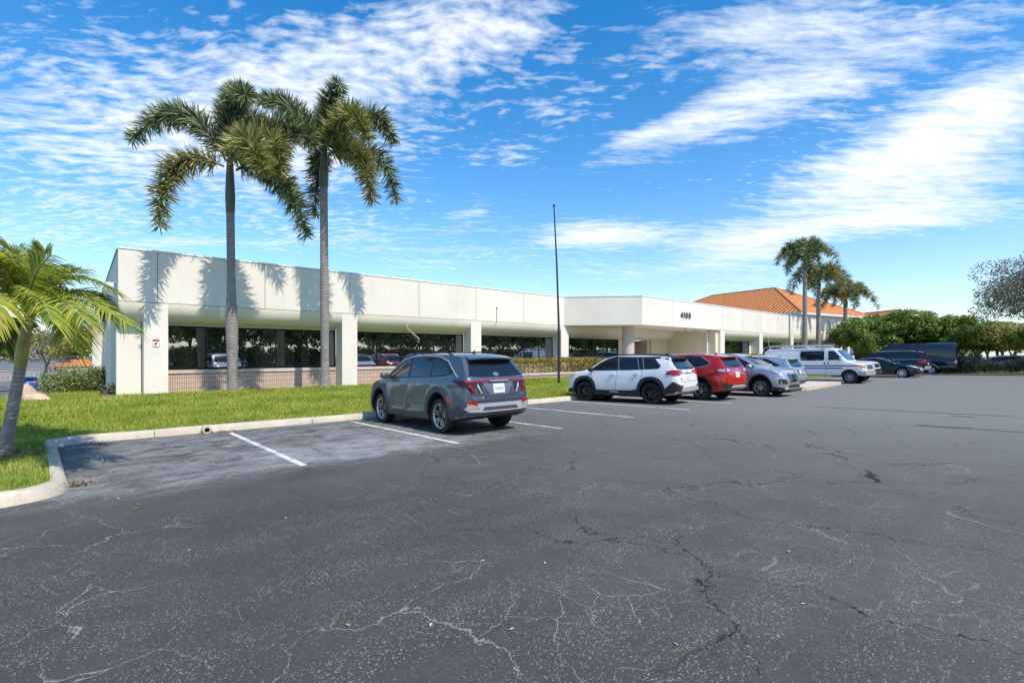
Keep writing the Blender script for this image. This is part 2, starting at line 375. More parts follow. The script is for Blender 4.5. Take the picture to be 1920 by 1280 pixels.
# one sheet to the horizon
def grid_sheet(name, xs, ys, zf, mat):
    mb = MB()
    vs = [(x, y, zf(x, y)) for y in ys for x in xs]; nx = len(xs)
    mb.add(vs, [(j*nx+i, j*nx+i+1, (j+1)*nx+i+1, (j+1)*nx+i) for j in range(len(ys)-1) for i in range(nx-1)])
    return mb.build(name, mat, None, 60)
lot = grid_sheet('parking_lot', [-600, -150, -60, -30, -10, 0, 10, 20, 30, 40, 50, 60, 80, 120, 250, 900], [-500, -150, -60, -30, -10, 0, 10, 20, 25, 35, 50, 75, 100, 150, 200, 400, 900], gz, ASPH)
tag(lot, 'dark grey cracked asphalt parking lot with worn patches', 'parking lot', kind='structure')
def stripe(x0, y0, x1, y1, w=.105):
    mb = MB(); n = 10; vs = []
    d = Vector((x1-x0, y1-y0)).normalized(); s = Vector((-d.y, d.x))*w/2
    for i in range(n+1):
        t = i/n; x, y = x0+(x1-x0)*t, y0+(y1-y0)*t
        for k in (-1, 1):
            px, py = x+s.x*k, y+s.y*k; vs.append((px, py, gz(px, py)+.004))
    mb.add(vs, [(2*i, 2*i+1, 2*i+3, 2*i+2) for i in range(n)])
    o = mb.build('parking_line', RPAINT, lot); return o
for x in (2.555, 5.38, 8.21, 11.08, 13.86, 16.7, 19.55, 22.4):
    stripe(x, 12.6, x, 7.68)
for x in (35.5, 38.4, 41.3, 44.1, 46.6, 49.6): stripe(x, 12.6, x, 7.5)
# thin dark strips laid on the asphalt far across the lot
DARK_STRIP = plain('tar', (.035, .036, .038), .7)
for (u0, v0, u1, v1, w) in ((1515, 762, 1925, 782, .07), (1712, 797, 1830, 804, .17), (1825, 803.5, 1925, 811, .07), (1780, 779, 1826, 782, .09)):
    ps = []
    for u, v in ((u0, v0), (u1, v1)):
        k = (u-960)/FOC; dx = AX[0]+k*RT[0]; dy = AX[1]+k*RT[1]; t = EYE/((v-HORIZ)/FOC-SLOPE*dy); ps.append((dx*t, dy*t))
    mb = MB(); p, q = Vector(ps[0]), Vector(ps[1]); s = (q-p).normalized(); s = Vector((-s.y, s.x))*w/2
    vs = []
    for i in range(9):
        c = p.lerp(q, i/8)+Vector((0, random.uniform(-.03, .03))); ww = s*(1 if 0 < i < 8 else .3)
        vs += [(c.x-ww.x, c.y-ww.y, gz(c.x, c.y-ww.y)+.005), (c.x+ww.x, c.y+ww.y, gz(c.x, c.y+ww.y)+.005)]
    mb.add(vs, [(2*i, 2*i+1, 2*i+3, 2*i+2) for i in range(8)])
    mb.build('tar_seam', DARK_STRIP, lot)

# lawn heights: up from the kerb to a low rise under the palms, level at the walls
def lz(x, y):
    pts = [(-99, 0), (7.0, 0), (13.2, -.10), (16, .02), (18.5, .12), (20, .17), (21.3, .10), (22.3, .02), (24, -.02), (30, -.25), (44, -.98), (60, -1.6)]
    if y < 13.2: return gz(x, y)+.15
    for (a, za), (b_, zb) in zip(pts, pts[1:]):
        if a <= y <= b_:
            z = za+(zb-za)*(y-a)/(b_-a); break
    else: z = pts[-1][1]
    for px in (4.13, 7.46):
        z += .07*math.exp(-((x-px)**2+(y-20)**2)/.8)
    if x < 1 and y > 22: z -= .05
    return z
# island / lawn outline (outer kerb line)
def kerb_path():
    P = [(-2.6, 44.0), (-2.5, 30), (-2.45, 20), (-2.4, 12), (-2.35, 8.6)]
    for k in range(7):   # rounded island nose
        a = math.pi+math.pi/2*k/6; P.append((-1.75+.6*math.cos(a), 8.37+.6*math.sin(a)))
    for k in range(7):
        a = -math.pi/2+math.pi/2*k/6; P.append((-.72+.62*math.cos(a), 8.40+.62*math.sin(a)))
    P += [(-.16, 9.6), (-.24, 11.2), (-.33, 12.6)]
    for k in range(1, 5):
        a = math.pi-math.pi/2*k/5; P.append((.0+.33*math.cos(a), 12.75+.33*math.sin(a)))
    P += [(.1, 13.1), (1.2, 13.06), (3, 12.98), (6, 12.9), (9, 12.83), (12, 12.76), (16, 12.7), (20, 12.66), (25.0, 12.62)]
    return [Vector(p) for p in P]
KP = kerb_path()
def inset(P, d):
    out = []
    for i, p in enumerate(P):
        t = (P[min(i+1, len(P)-1)]-P[max(i-1, 0)]).normalized(); n = Vector((-t.y, t.x))   # to the lawn side
        out.append(p+n*d)
    return out
KI = inset(KP, .17); KC = inset(KP, .035)
def dense(P, step=.35):
    out = []
    for a, b in zip(P, P[1:]):
        n = max(1, int((b-a).length/step))
        out += [a.lerp(b, i/n) for i in range(n)]
    return out+[P[-1]]
def kerb():
    mb = MB()
    o = dense(KP); n = len(o); c = inset(o, .03); c2 = inset(o, .075); i_ = inset(o, .18)
    vs = []
    for k in range(n):
        j = random.uniform(-.006, .006)
        g_ = gz(o[k].x, o[k].y)
        vs += [(o[k].x, o[k].y, g_-.05), (c[k].x, c[k].y, g_+.105+j), (c2[k].x, c2[k].y, g_+.145+j), (i_[k].x, i_[k].y, g_+.150+j), (i_[k].x, i_[k].y, g_-.05)]
    fs = [(5*k+a, 5*k+a+1, 5*k+a+6, 5*k+a+5) for k in range(n-1) for a in range(4)]
    mb.add(vs, fs); mb.build('kerb', KCONC, None, 60)['kind'] = 'structure'
    # saw joints
    s = 0; jm = MB(); acc = 0
    for a, b, ia, ca in zip(o, o[1:], i_, c):
        acc += (b-a).length
        if acc > 3.1:
            acc = 0; t = (b-a).normalized()*.006; g_ = gz(a.x, a.y)
            for p, q, z0, z1 in ((a, ca, g_, g_+.112), (ca, ia, g_+.112, g_+.160)):
                n_ = Vector((0, 0)) if p is a else Vector((0, 0))
                e = (p-ia).normalized()*.003
                jm.add([(p.x-t.x+e.x, p.y-t.y+e.y, z0), (p.x+t.x+e.x, p.y+t.y+e.y, z0), (q.x+t.x+e.x, q.y+t.y+e.y, z1), (q.x-t.x+e.x, q.y-t.y+e.y, z1)], [(0,1,2,3)])
    return jm
KCONC = mat_concrete('kerb_concrete', (.56, .49, .385), .5)
kj = kerb(); jo = kj.build('kerb_joint', plain('joint_dark', (.10, .09, .08), .9), [o for o in COL.objects if o.name == 'kerb'][0])

# turf sheet: clipped grid inside the kerb
def turf():
    bm = bmesh.new()
    outl = inset(dense(KP, .8), .175)
    poly = [(p.x, p.y) for p in outl]+[(25.0, 23.3), (2.2, 23.3), (2.0, 44.0)]
    f = bm.faces.new([bm.verts.new((x, y, 0)) for x, y in poly])
    for x in np.arange(-2.5, 25, .5): bmesh.ops.bisect_plane(bm, geom=bm.verts[:]+bm.edges[:]+bm.faces[:], plane_co=(float(x), 0, 0), plane_no=(1, 0, 0))
    for y in np.arange(8, 44, .5): bmesh.ops.bisect_plane(bm, geom=bm.verts[:]+bm.edges[:]+bm.faces[:], plane_co=(0, float(y), 0), plane_no=(0, 1, 0))
    for v in bm.verts: v.co.z = lz(v.co.x, v.co.y)-.012
    me = bpy.data.meshes.new('lawn'); bm.to_mesh(me); bm.free(); me.materials.append(TURF); smooth(me, 60)
    return place('lawn', me), poly
lawn, LAWN_POLY = turf()
lawn['kind'] = 'structure'
def inside(px, py, poly):
    px = np.asarray(px); py = np.asarray(py); c = np.zeros(px.shape, bool); n = len(poly); j = n-1
    for i in range(n):
        xi, yi = poly[i]; xj, yj = poly[j]
        hit = ((yi > py) != (yj > py)) & (px < (xj-xi)*(py-yi)/(yj-yi+1e-12)+xi)
        c ^= hit; j = i
    return c
GRASS = leafmat('grass_blade', [(.17, .24, .02), (.29, .35, .035), (.42, .45, .06), (.54, .47, .18)], .35, .6, .7)
def grass():
    # blades thin out with distance; each tuft is three bent blades
    N = 460000
    x = rng.uniform(-2.4, 25, N); y = rng.uniform(7.6, 44, N)
    d = x*AX[0]+y*AX[1]
    r = x*RT[0]+y*RT[1]
    keep = inside(x, y, LAWN_POLY) & (rng.random(N) < np.clip((13/np.maximum(d, 5))**1.3, .05, 1)) & (r/d > -1.12)
    # bare mulch ring round the leaning palm
    keep &= ((x+.92)**2+(y-11.25)**2 > .34**2)
    # the band beside the kerb and walls grows long
    x, y = x[keep], y[keep]; n = len(x)
    z = np.array([lz(a, b) for a, b in zip(x, y)])
    V = []
    for k in range(2):
        a = rng.uniform(0, 2*np.pi, n); h = rng.uniform(.025, .066, n)*(1+.6*(rng.random(n) < .08))*(1+1.1*((y > 21.8) & (rng.random(n) < .5))); lean = rng.uniform(.2, .9, n)*h
        dd = np.hypot(x, y)
        w = np.clip(.0006*dd, .004, .014)
        ox = x+rng.uniform(-.03, .03, n); oy = y+rng.uniform(-.03, .03, n)
        ca, sa = np.cos(a), np.sin(a)
        p0 = np.stack([ox-sa*w, oy+ca*w, z-.012], 1); p1 = np.stack([ox+sa*w, oy-ca*w, z-.012], 1)
        p2 = np.stack([ox+ca*lean, oy+sa*lean, z+h], 1)
        V.append(np.stack([p0, p1, p2], 1).reshape(-1, 3))
    me = np_mesh('grass', np.concatenate(V), 3, GRASS)
    o = place('grass', me); o['kind'] = 'stuff'
    return o
grass()
# kerbed concrete walk that leads from the bays to the entrance
WALKC = mat_concrete('walk_concrete', (.55, .52, .46), .2)
def walk():
    mb = MB(); P = [(25.2, 8.35), (25.35, 8.2), (31.7, 8.55), (31.9, 8.7), (31.9, 13.4), (38.0, 13.4), (38.0, 22.9), (25.0, 22.9), (25.0, 12.3)]
    mb.prism(P, 0, 0, z0f=lambda x, y: gz(x, y)-.05, z1f=lambda x, y: gz(x, y)+.15 if y < 13 else -.09+(y-13)*.006)
    o = mb.build('entrance_walk', WALKC, None); o['kind'] = 'structure'
    e = MB(); q = [Vector(p) for p in ((25.19, 8.37), (25.34, 8.185), (31.71, 8.535), (31.915, 8.69))]
    for a, b in zip(q, q[1:]):
        e.add([(a.x, a.y-.006, gz(a.x, a.y)), (b.x, b.y-.006, gz(b.x, b.y)), (b.x, b.y-.006, gz(b.x, b.y)+.153), (a.x, a.y-.006, gz(a.x, a.y)+.153),
               (a.x, a.y+.12, gz(a.x, a.y)+.154), (b.x, b.y+.12, gz(b.x, b.y)+.154)], [(0,1,2,3), (3,2,5,4)])
    e.build('painted_edge', plain('worn_yellow', (.58, .49, .34), .8, vary=.3, scale=9), o)
    # planting strip in front of the far wing
    s = MB(); s.prism([(32.0, 12.6), (51.6, 12.4), (70, 12.4), (70, 19.2), (38.05, 19.2), (38.05, 13.45), (32.0, 13.45)], 0, 0, z0f=lambda x, y: gz(x, y)-.05, z1f=lambda x, y: gz(x, y)+.15)
    t = s.build('planting_strip', TURF, None); t['kind'] = 'structure'
    # grass verge beyond the end of the lot
    v = MB(); v.prism([(51.9, -60), (53.0, -60), (90, -60), (90, 12.3), (51.8, 12.3), (51.9, 7.8)], 0, 0, z0f=lambda x, y: gz(x, y)-.05, z1f=lambda x, y: gz(x, y)+.06)
    vo = v.build('verge', plain('verge_grass', (.30, .30, .07), .9, vary=.5, scale=2.5), None); vo['kind'] = 'structure'
    # side path across the lawn beyond the building corner
    p = MB(); p.prism([(-2.4, 41.6), (2.0, 41.6), (2.0, 42.8), (-2.4, 42.8)], 0, 0, z0f=lambda x, y: lz(x, y)-.1, z1f=lambda x, y: lz(x, y)+.02)
    p.build('path', WALKC, None)['kind'] = 'structure'
walk()
# ------------------------------------------------------------------ the office building
def mat_stucco(name, col, streak=.25):
    m, nt, b = newmat(name); P = objco(nt)
    n1 = noise(nt, P, .5, 5, .6); n2 = noise(nt, mapping(nt, P, (1.6, 1.6, .07)), 2.6, 6, .68); n3 = noise(nt, P, 110, 3, .6)
    c = mix(nt, ramp(nt, n1, .3, .7), [x*.95 for x in col], [min(1, x*1.03) for x in col])
    c = mix(nt, math_(nt, 'MULTIPLY', ramp(nt, n2, .52, .8), streak), c, [x*.66 for x in col])
    oi = nd(nt, 'ObjectInfo'); hv = nd(nt, 'HueSaturation'); ln(nt, math_(nt, 'ADD', .955, math_(nt, 'MULTIPLY', oi.outputs['Random'], .07)), hv.inputs['Value']); ln(nt, c, hv.inputs['Color']); c = hv.outputs[0]
    ln(nt, c, b.inputs['Base Color']); b.inputs['Roughness'].default_value = .8; b.inputs['Specular IOR Level'].default_value = .25
    bump(nt, b, n3, .18, .006)
    return m
STUC = mat_stucco('cream_stucco', (.785, .725, .63), .34)
SOFF = mat_stucco('soffit_stucco', (.80, .72, .58), .45)  # yellower than the wall stucco: bounced light put into the colour
WALLC = mat_stucco('recess_wall', (.76, .665, .49), .15)
TAUPE = mat_stucco('column_taupe', (.50, .42, .36), .1)
SEAM = plain('seam_shadow', (.25, .23, .2), .9)
COPE = plain('white_coping', (.80, .80, .78), .4)
BRONZE = plain('bronze_frame', (.018, .017, .016), .35, .6, vary=0)
def mat_block():
    m, nt, b = newmat('scored_block'); P = objco(nt)
    sx = nd(nt, 'SeparateXYZ'); ln(nt, P, sx.inputs[0])
    cx = nd(nt, 'CombineXYZ'); ln(nt, math_(nt, 'ADD', sx.outputs[0], sx.outputs[1]), cx.inputs[0]); ln(nt, sx.outputs[2], cx.inputs[1])
    br = nd(nt, 'TexBrick'); br.offset = 0; br.squash = 1
    for k, v in (('Scale', 1), ('Mortar Size', .009), ('Mortar Smooth', .2), ('Brick Width', .075), ('Row Height', .203), ('Bias', 0)): br.inputs[k].default_value = v
    br.inputs['Color1'].default_value = (.56, .40, .315, 1); br.inputs['Color2'].default_value = (.62, .45, .36, 1); br.inputs['Mortar'].default_value = (.25, .17, .13, 1)
    ln(nt, cx.outputs[0], br.inputs['Vector'])
    ln(nt, mix(nt, math_(nt, 'MULTIPLY', ramp(nt, noise(nt, P, 3, 5), .4, .75), .3), br.outputs['Color'], (.42, .32, .26)), b.inputs['Base Color'])
    b.inputs['Roughness'].default_value = .85
    bump(nt, b, math_(nt, 'SUBTRACT', 1, br.outputs['Fac']), .7, .012)
    return m
BLOCK = mat_block(); CAPS = mat_concrete('sill_cap', (.60, .47, .40), .15)
def mat_glass():
    m = bpy.data.materials.new('window_glass'); m.use_nodes = True; nt = m.node_tree; nt.nodes.clear()
    out = nd(nt, 'OutputMaterial'); g = nd(nt, 'BsdfGlossy'); g.inputs['Roughness'].default_value = .004; g.inputs['Color'].default_value = (.82, .86, .88, 1)
    d = nd(nt, 'BsdfDiffuse'); d.inputs[0].default_value = (.012, .012, .013, 1)
    mx = nd(nt, 'MixShader'); mx.inputs[0].default_value = .46
    n = nd(nt, 'TexNoise'); n.inputs['Scale'].default_value = .55; n.inputs['Detail'].default_value = 1; ln(nt, objco(nt), n.inputs['Vector'])
    bp = nd(nt, 'Bump'); bp.inputs['Strength'].default_value = .02; bp.inputs['Distance'].default_value = .02; ln(nt, n.outputs['Fac'], bp.inputs['Height']); ln(nt, bp.outputs[0], g.inputs['Normal'])
    ln(nt, d.outputs[0], mx.inputs[1]); ln(nt, g.outputs[0], mx.inputs[2]); ln(nt, mx.outputs[0], out.inputs[0])
    return m
GLASS = mat_glass()
ZB, ZT, ZS, RC = 3.40, 5.26, 3.38, .70      # fascia bottom/top, soffit spring line, recess depth
YL, YR = 22.2, 18.43                         # fronts of the two wings
bld = thing('office_building', 'long low cream stucco office building with deep fascia, bronze windows and brick base', 'building', (24.0, 22.2, 0)); bld['_world'] = 1

def fascia(x0, x1, y, seams, left_end=True):
    """precast panels with open joints on a darker backing"""
    b = MB(); b.box(x0+.03, x1-.03, y+.035, y+.30, ZB+.01, ZT-.01); b.build('fascia_backing', SEAM, bld)
    xs = [x0]+seams+[x1]
    for a, c in zip(xs, xs[1:]):
        g0 = .0 if a == x0 else .011; g1 = .0 if c == x1 else .011
        p = MB(); p.box(a+g0, c-g1, y, y+.07, ZB+.028, ZT); p.build('fascia_panel', STUC, bld)
    k = MB(); k.box(x0-.02, x1+.02, y-.025, y+.42, ZT+.015, ZT+.075); k.box(x0, x1, y+.02, y+.40, ZT, ZT+.015); k.build('coping', COPE, bld)
fascia(1.0, 24.0, YL, [2.13, 5.78, 9.43, 13.09, 16.75, 20.4])
fascia(27.31, 68.8, YR, [31.05, 38.39, 42.05, 45.72, 49.4, 53.05, 56.7, 60.4, 64.05, 67.7])
# slanted face of the entrance canopy
def slab(p, q, th, z0, z1, off=0):
    p, q = Vector(p), Vector(q); t = (q-p).normalized(); n = Vector((-t.y, t.x))
    mb = MB(); a, b_, c, d = p+n*off, q+n*off, q+n*(off+th), p+n*(off+th)
    mb.prism([tuple(a), tuple(b_), tuple(c), tuple(d)], z0, z1); return mb
slab((24.0, 22.2), (27.31, 18.43), .07, ZB+.028, ZT).build('fascia_panel', STUC, bld)
slab((24.05, 22.22), (27.36, 18.48), .25, ZB+.01, ZT-.01, .04).build('fascia_backing', SEAM, bld)
slab((24.0, 22.2), (27.31, 18.43), .44, ZT+.015, ZT+.075, -.025).build('coping', COPE, bld)
c = MB(); c.prism([(24.05, 22.25), (27.38, 18.5), (38.03, 18.5), (38.03, 22.25)], ZB, ZB+.05); c.build('canopy_soffit', SOFF, bld)
# curved soffits
def quarter(x0, x1, y, mit0=False, mit1=False):
    n = 10; vs = []; fs = []
    for k in range(n+1):
        a = math.pi/2*k/n; o = RC*(1-math.cos(a)); z = ZS+.03-RC*math.sin(a)
        vs += [(x0+(o if mit0 else 0), y+o+.003, z), (x1-(o if mit1 else 0), y+o+.003, z)]
    return MB().add(vs, [(2*k, 2*k+1, 2*k+3, 2*k+2) for k in range(n)])
quarter(1.0, 24.4, YL, True).build('curved_soffit', SOFF, bld, 80)
quarter(24.4, 37.6, YL).build('curved_soffit', SOFF, bld, 80)
quarter(38.03, 68.8, YR, False, True).build('curved_soffit', SOFF, bld, 80)
# end wall side, running back from the corner
def side():
    n = 10; vs = []; Y1 = 46
    for k in range(n+1):
        a = math.pi/2*k/n; o = RC*(1-math.cos(a)); z = ZS+.03-RC*math.sin(a)
        vs += [(1.003+o, YL+o, z), (1.003+o, Y1, z)]
    MB().add(vs, [(2*k, 2*k+1, 2*k+3, 2*k+2) for k in range(n)]).build('curved_soffit', SOFF, bld, 80)
    p = MB(); p.box(1.0, 1.07, YL+.07, Y1, ZB+.028, ZT); p.build('fascia_panel', STUC, bld)
    k = MB(); k.box(.975, 1.4, YL+.42, Y1, ZT+.015, ZT+.075); k.build('coping', plain('dark_coping', (.05, .05, .05), .5), bld)
    w = MB(); w.box(1.7, 2.0, 23.62, Y1, -1.2, 2.8); w.box(.98, 1.7, 22.9, 23.62, -.4, 2.75); w.box(.99, 1.75, 27.5, 34.6, -1.0, 3.38); w.box(.48, 1.75, 34.6, 36.4, -1.2, 3.9)
    w.build('end_wall', STUC, bld)
side()
# piers
W_ = .725
PL = [1.73, 9.06, 16.40, 23.73]; PR = [38.03, 45.34, 52.66, 59.98, 67.3]
for x in PL:
    p = MB()
    p.box(x, x+W_, YL+.004, YL+RC+.02, -.5, ZS+.02); p.build('pier', STUC, bld)
for x in PR:
    p = MB(); p.box(x, x+W_, YR+.004, YR+RC+.02, -.5, ZS+.02); p.build('pier', STUC, bld)
# windows, brick base and wall of one bay
def bay(x0, x1, y, n, blinds=()):
    b = MB(); b.box(x0, x1, y, y+.2, -.6, .79); b.build('brick_base', BLOCK, bld)
    s = MB(); s.box(x0, x1, y-.05, y+.2, .79, .925); s.build('window_sill', CAPS, bld)
    z0, z1 = .93, 2.64; f = MB(); t = .055
    f.box(x0, x1, y+.01, y+.07, z0, z0+.085); f.box(x0, x1, y+.01, y+.07, z1-.07, z1)
    for k in range(n+1):
        xx = x0+(x1-x0)*k/n; w = t if 0 < k < n else .08
        xa = min(max(xx-w/2, x0), x1-w); f.box(xa, xa+w, y+.012, y+.068, z0+.085, z1-.07)
    wo = f.build('window', BRONZE, bld)
    g = MB(); g.box(x0+.04, x1-.04, y+.035, y+.045, z0+.05, z1-.05); go = place('glass', g.mesh('glass', GLASS), wo)
    h = MB(); h.box(x0, x1, y+.005, y+.2, z1, 2.74); h.build('window_head', WALLC, bld)
for a, b_ in zip(PL, PL[1:]): bay(a+W_, b_-.02, YL+RC, 5)
bay(25.27, 30.83, YL+RC, 4)
for a, b_ in zip(PR, PR[1:]): bay(a+W_, b_-.45, YR+RC, 4)
for q in [(24.4, 25.27, YL+RC, YL+RC+.2, -.5, 2.74), (30.83, 32.97, YL+RC, YL+RC+.2, -.5, 2.74), (35.24, 37.7, YL+RC, YL+RC+.2, -.5, 2.74), (32.97, 35.24, YL+RC, YL+RC+.2, 2.63, 2.74), (37.6, 38.03, YR+.2, YL+RC+.2, -.5, ZB-.003),
          (68.0, 68.6, YR+RC+.004, 26, -.5, ZB)]+[(b_-.45, b_, YR+RC+.004, YR+RC+.2, -.5, 2.74) for b_ in PR[1:]]:
    w = MB(); w.box(*q); w.build('recessed_wall', WALLC, bld)
# entrance alcove
d = MB(); d.box(35.0, 35.24, 23.1, 25.0, -.3, 2.63); d.box(32.97, 33.1, 23.1, 25.0, -.3, 2.63); d.box(33.1, 35.0, 24.9, 25.0, 2.2, 2.63); d.build('entrance_alcove', WALLC, bld)
d = MB(); d.box(33.1, 33.2, 24.85, 24.95, -.1, 2.2); d.box(34.9, 35.0, 24.85, 24.95, -.1, 2.2); d.box(33.2, 34.9, 24.85, 24.95, 2.1, 2.2); d.box(34.0, 34.1, 24.85, 24.95, -.1, 2.1)
dd = d.build('entrance_door', BRONZE, bld); d = MB(); d.box(33.2, 34.9, 24.9, 24.92, -.05, 2.1); place('glass', d.mesh('glass', GLASS), dd)
# round column under the canopy
c = MB(); c.lathe([(.39, -.3), (.39, ZB-.002)], (27.62, 19.72, 0), 'z', 40); c.build('column', TAUPE, bld, 60)
# roof, set below the copings
r = MB(); r.prism([(1.1, 22.3), (24.1, 22.3), (27.4, 18.6), (68.7, 18.6), (68.7, 46), (1.1, 46)], 4.9, 5.0); r.build('roof', plain('roof_gravel', (.5, .49, .47), .9), bld)
r = MB(); r.box(68.5, 68.8, 18.5, 46, -.5, ZT); r.build('end_wall', STUC, bld)
v = MB(); v.lathe([(.10, 5.0), (.10, 5.42), (.16, 5.44), (.16, 5.5), (.02, 5.56)], (20.4, 24.0, 0), 'z', 12); v.build('roof_vent', plain('vent_metal', (.06, .06, .06), .5), bld)
# rain leaders slanting from soffit to window wall, and a pipe at the entrance
PINK = plain('leader_paint', (.62, .48, .42), .5)
def leader(x, y, mat=PINK, r=.05, dx=.28):
    p = MB(); p.tube([(x, y+.16, 3.02), (x, y+.16, 2.94), (x+.03, y+.2, 2.86), (x+dx, y+RC-.16, 2.33), (x+dx+.03, y+RC-.08, 2.26), (x+dx+.03, y+RC-.03, 2.16)], r, 8)
    p.build('rain_leader', mat, bld, 50)
leader(12.45, YL, PINK, .045, .95)
for x in (47.6, 55.0, 62.5): leader(x, YR, plain('leader_white', (.7, .69, .66), .5), .05, 1.2)
p = MB(); p.tube([(36.95, 19.5, 3.36), (37.40, 19.28, 3.34), (37.48, 19.25, 3.27), (37.48, 19.25, 3.0), (37.48, 19.25, -.05)], .07, 8); p.build('downspout', COPE, bld, 50)
p = MB(); p.tube([(16.95+1.3, YL-.02, 4.18), (18.25, YL-.03, 3.85), (18.23, YL-.03, 3.42), (18.15, YL+.02, 3.2)], .014, 6); p.tube([(18.25, YL-.03, 4.16), (18.25, YL-.03, 4.27)], .03, 8); p.build('conduit', plain('conduit_grey', (.2, .19, .18), .6), bld, 50)
# house number
def text_mesh(txt, size, ext, name):
    cu = bpy.data.curves.new(name, 'FONT'); cu.body = txt; cu.size = size; cu.extrude = ext; cu.offset = size*.004; cu.space_character = 1.05
    o = bpy.data.objects.new(name, cu); COL.objects.link(o)
    me = bpy.data.meshes.new_from_object(o.evaluated_get(bpy.context.evaluated_depsgraph_get()))
    bpy.data.objects.remove(o); bpy.data.curves.remove(cu); me.name = name
    return me
NAVY = plain('numeral_dark', (.012, .013, .02), .35, vary=0)
x = 32.0
for ch in '4100':
    me = text_mesh(ch, .62, .015, 'house_number'); me.materials.clear(); me.materials.append(NAVY)
    xs = [v_.co.x for v_ in me.vertices]
    o = place('house_number', me, bld); o.rotation_euler = (R_(90), 0, 0); o.location = Vector((x-min(xs), YR-.06, 4.10))-Vector(bld.location)
    x += (max(xs)-min(xs))+.15
# small fittings fixed to the building
t = thing('wall_floodlight', 'white box floodlight fixed to the shaded end wall', 'light', (.86, 24.0, 4.1)); t['_world'] = 1
b = MB(); b.box(.70, .98, 23.85, 24.15, 3.96, 4.24); b.build('housing', plain('white_plastic', (.85, .85, .85), .4), t); b = MB(); b.box(.72, .96, 23.838, 23.85, 3.985, 4.10); b.build('lens', plain('lens_grey', (.6, .62, .65), .2, vary=0), t)
def dome(name, label, p, mat):
    t = thing(name, label, 'camera', p); b = MB(); b.lathe([(.075, 0), (.075, -.03), (.066, -.035)], (0,0,0), 'z', 16); b.build('base', plain('white_plastic', (.85, .85, .85), .4), t)
    b = MB(); b.lathe([(.062, -.035), (.056, -.07), (.035, -.1), (.003, -.112)], (0,0,0), 'z', 16); b.build('dome', mat, t, 60)
dome('security_camera', 'black domed security camera under the canopy soffit below the house number', (33.5, 18.9, ZB), plain('black_dome', (.01, .01, .01), .1, vary=0))
dome('smoke_detector', 'white round detector under the canopy soffit beside the black camera', (33.95, 18.9, ZB), plain('white_plastic', (.85, .85, .85), .4)); bpy.data.objects['smoke_detector']['category'] = 'detector'
# warning sign on the first pier
t = thing('warning_sign', 'small red and white warning sign on the first cream pier', 'sign', (2.06, YL, 2.2)); t['_world'] = 1
x0, x1, z0, z1 = 1.985, 2.185, 1.80+.0, 2.08
b = MB(); b.box(x0, x1, YL-.012, YL+.002, z0, z1); b.build('plate', plain('sign_white', (.8, .8, .8), .4, vary=0), t)
b = MB(); b.box(x0+.008, x1-.008, YL-.015, YL-.012, z1-.075, z1-.008)
for a in ((x0, x0+.008, z0, z1), (x1-.008, x1, z0, z1), (x0+.008, x1-.008, z0, z0+.008), (x0+.008, x1-.008, z1-.008, z1)): b.box(a[0], a[1], YL-.015, YL-.012, a[2], a[3])
b.build('red_band', plain('sign_red', (.55, .03, .03), .4, vary=0), t)
b = MB(); cx = (x0+x1)/2; b.bar((cx-.05, YL-.014, 1.90), (cx+.045, YL-.014, 1.955), .006, .045, (0,0,1)); b.bar((cx-.02, YL-.014, 1.87), (cx-.03, YL-.014, 1.91), .006, .016, (1,0,0)); b.box(cx-.06, cx+.05, YL-.016, YL-.012, 1.835, 1.85); b.build('camera_symbol', plain('sign_black', (.02, .02, .02), .4, vary=0), t)
# planter with clipped hedge in front of the third and fourth bays
pl = thing('planter', 'low scored-brick planter wall along the front of the building', 'planter', (24, 20.2, 0)); pl['_world'] = 1
b = MB(); b.box(18.2, 30.2, 20.2, 20.38, -.5, .33); b.box(18.2, 18.38, 20.38, 22.0, -.5, .33); b.build('brick_wall', BLOCK, pl)
b = MB(); b.box(18.15, 30.25, 20.15, 20.43, .33, .45); b.box(18.15, 18.43, 20.43, 22.0, .33, .45); b.build('cap', CAPS, pl)
b = MB(); b.box(18.38, 30.2, 20.38, 22.15, -.2, .34); b.build('soil', plain('soil', (.06, .045, .03), .95), pl)
# flagpole
fp = thing('flagpole', 'tall thin dark flagpole without a flag standing on the lawn', 'flagpole', (18.1, 17.1, .05))
b = MB(); b.tube([(0, 0, -.1), (0, 0, 3), (-.11, .03, 6), (-.28, .06, 8.85)], [.062, .055, .045, .03], 10); b.build('pole', plain('pole_dark', (.045, .04, .042), .4, .5), fp, 60)
b = MB(); b.lathe([(.0, 8.83), (.05, 8.86), (.07, 8.91), (.05, 8.96), (.002, 8.985)], (-.28, .06, 0), 'z', 12); b.build('finial', plain('pole_dark', (.045, .04, .042), .4, .5), fp, 60)
b = MB(); b.lathe([(.13, -.05), (.13, .02), (.07, .05)], (0,0,0), 'z', 16); b.build('base', plain('pole_dark', (.045, .04, .042), .4, .5), fp, 40)
# drain pipe end let into the kerb
dp = thing('drain_pipe', 'short concrete drain pipe end set in a gap of the kerb', 'pipe', (2.15, 12.98, -.17))
b = MB(); b.lathe([(.055, .0), (.055, -.1), (.085, -.105), (.1, -.08), (.1, .15), (.055, .15)], (0,0,0), 'y', 18); b.build('rim', KCONC, dp, 40)
b = MB(); b.lathe([(.056, -.02), (.001, -.02)], (0,0,0), 'y', 18); b.build('bore', plain('bore_black', (.01, .01, .01), .9, vary=0), dp)
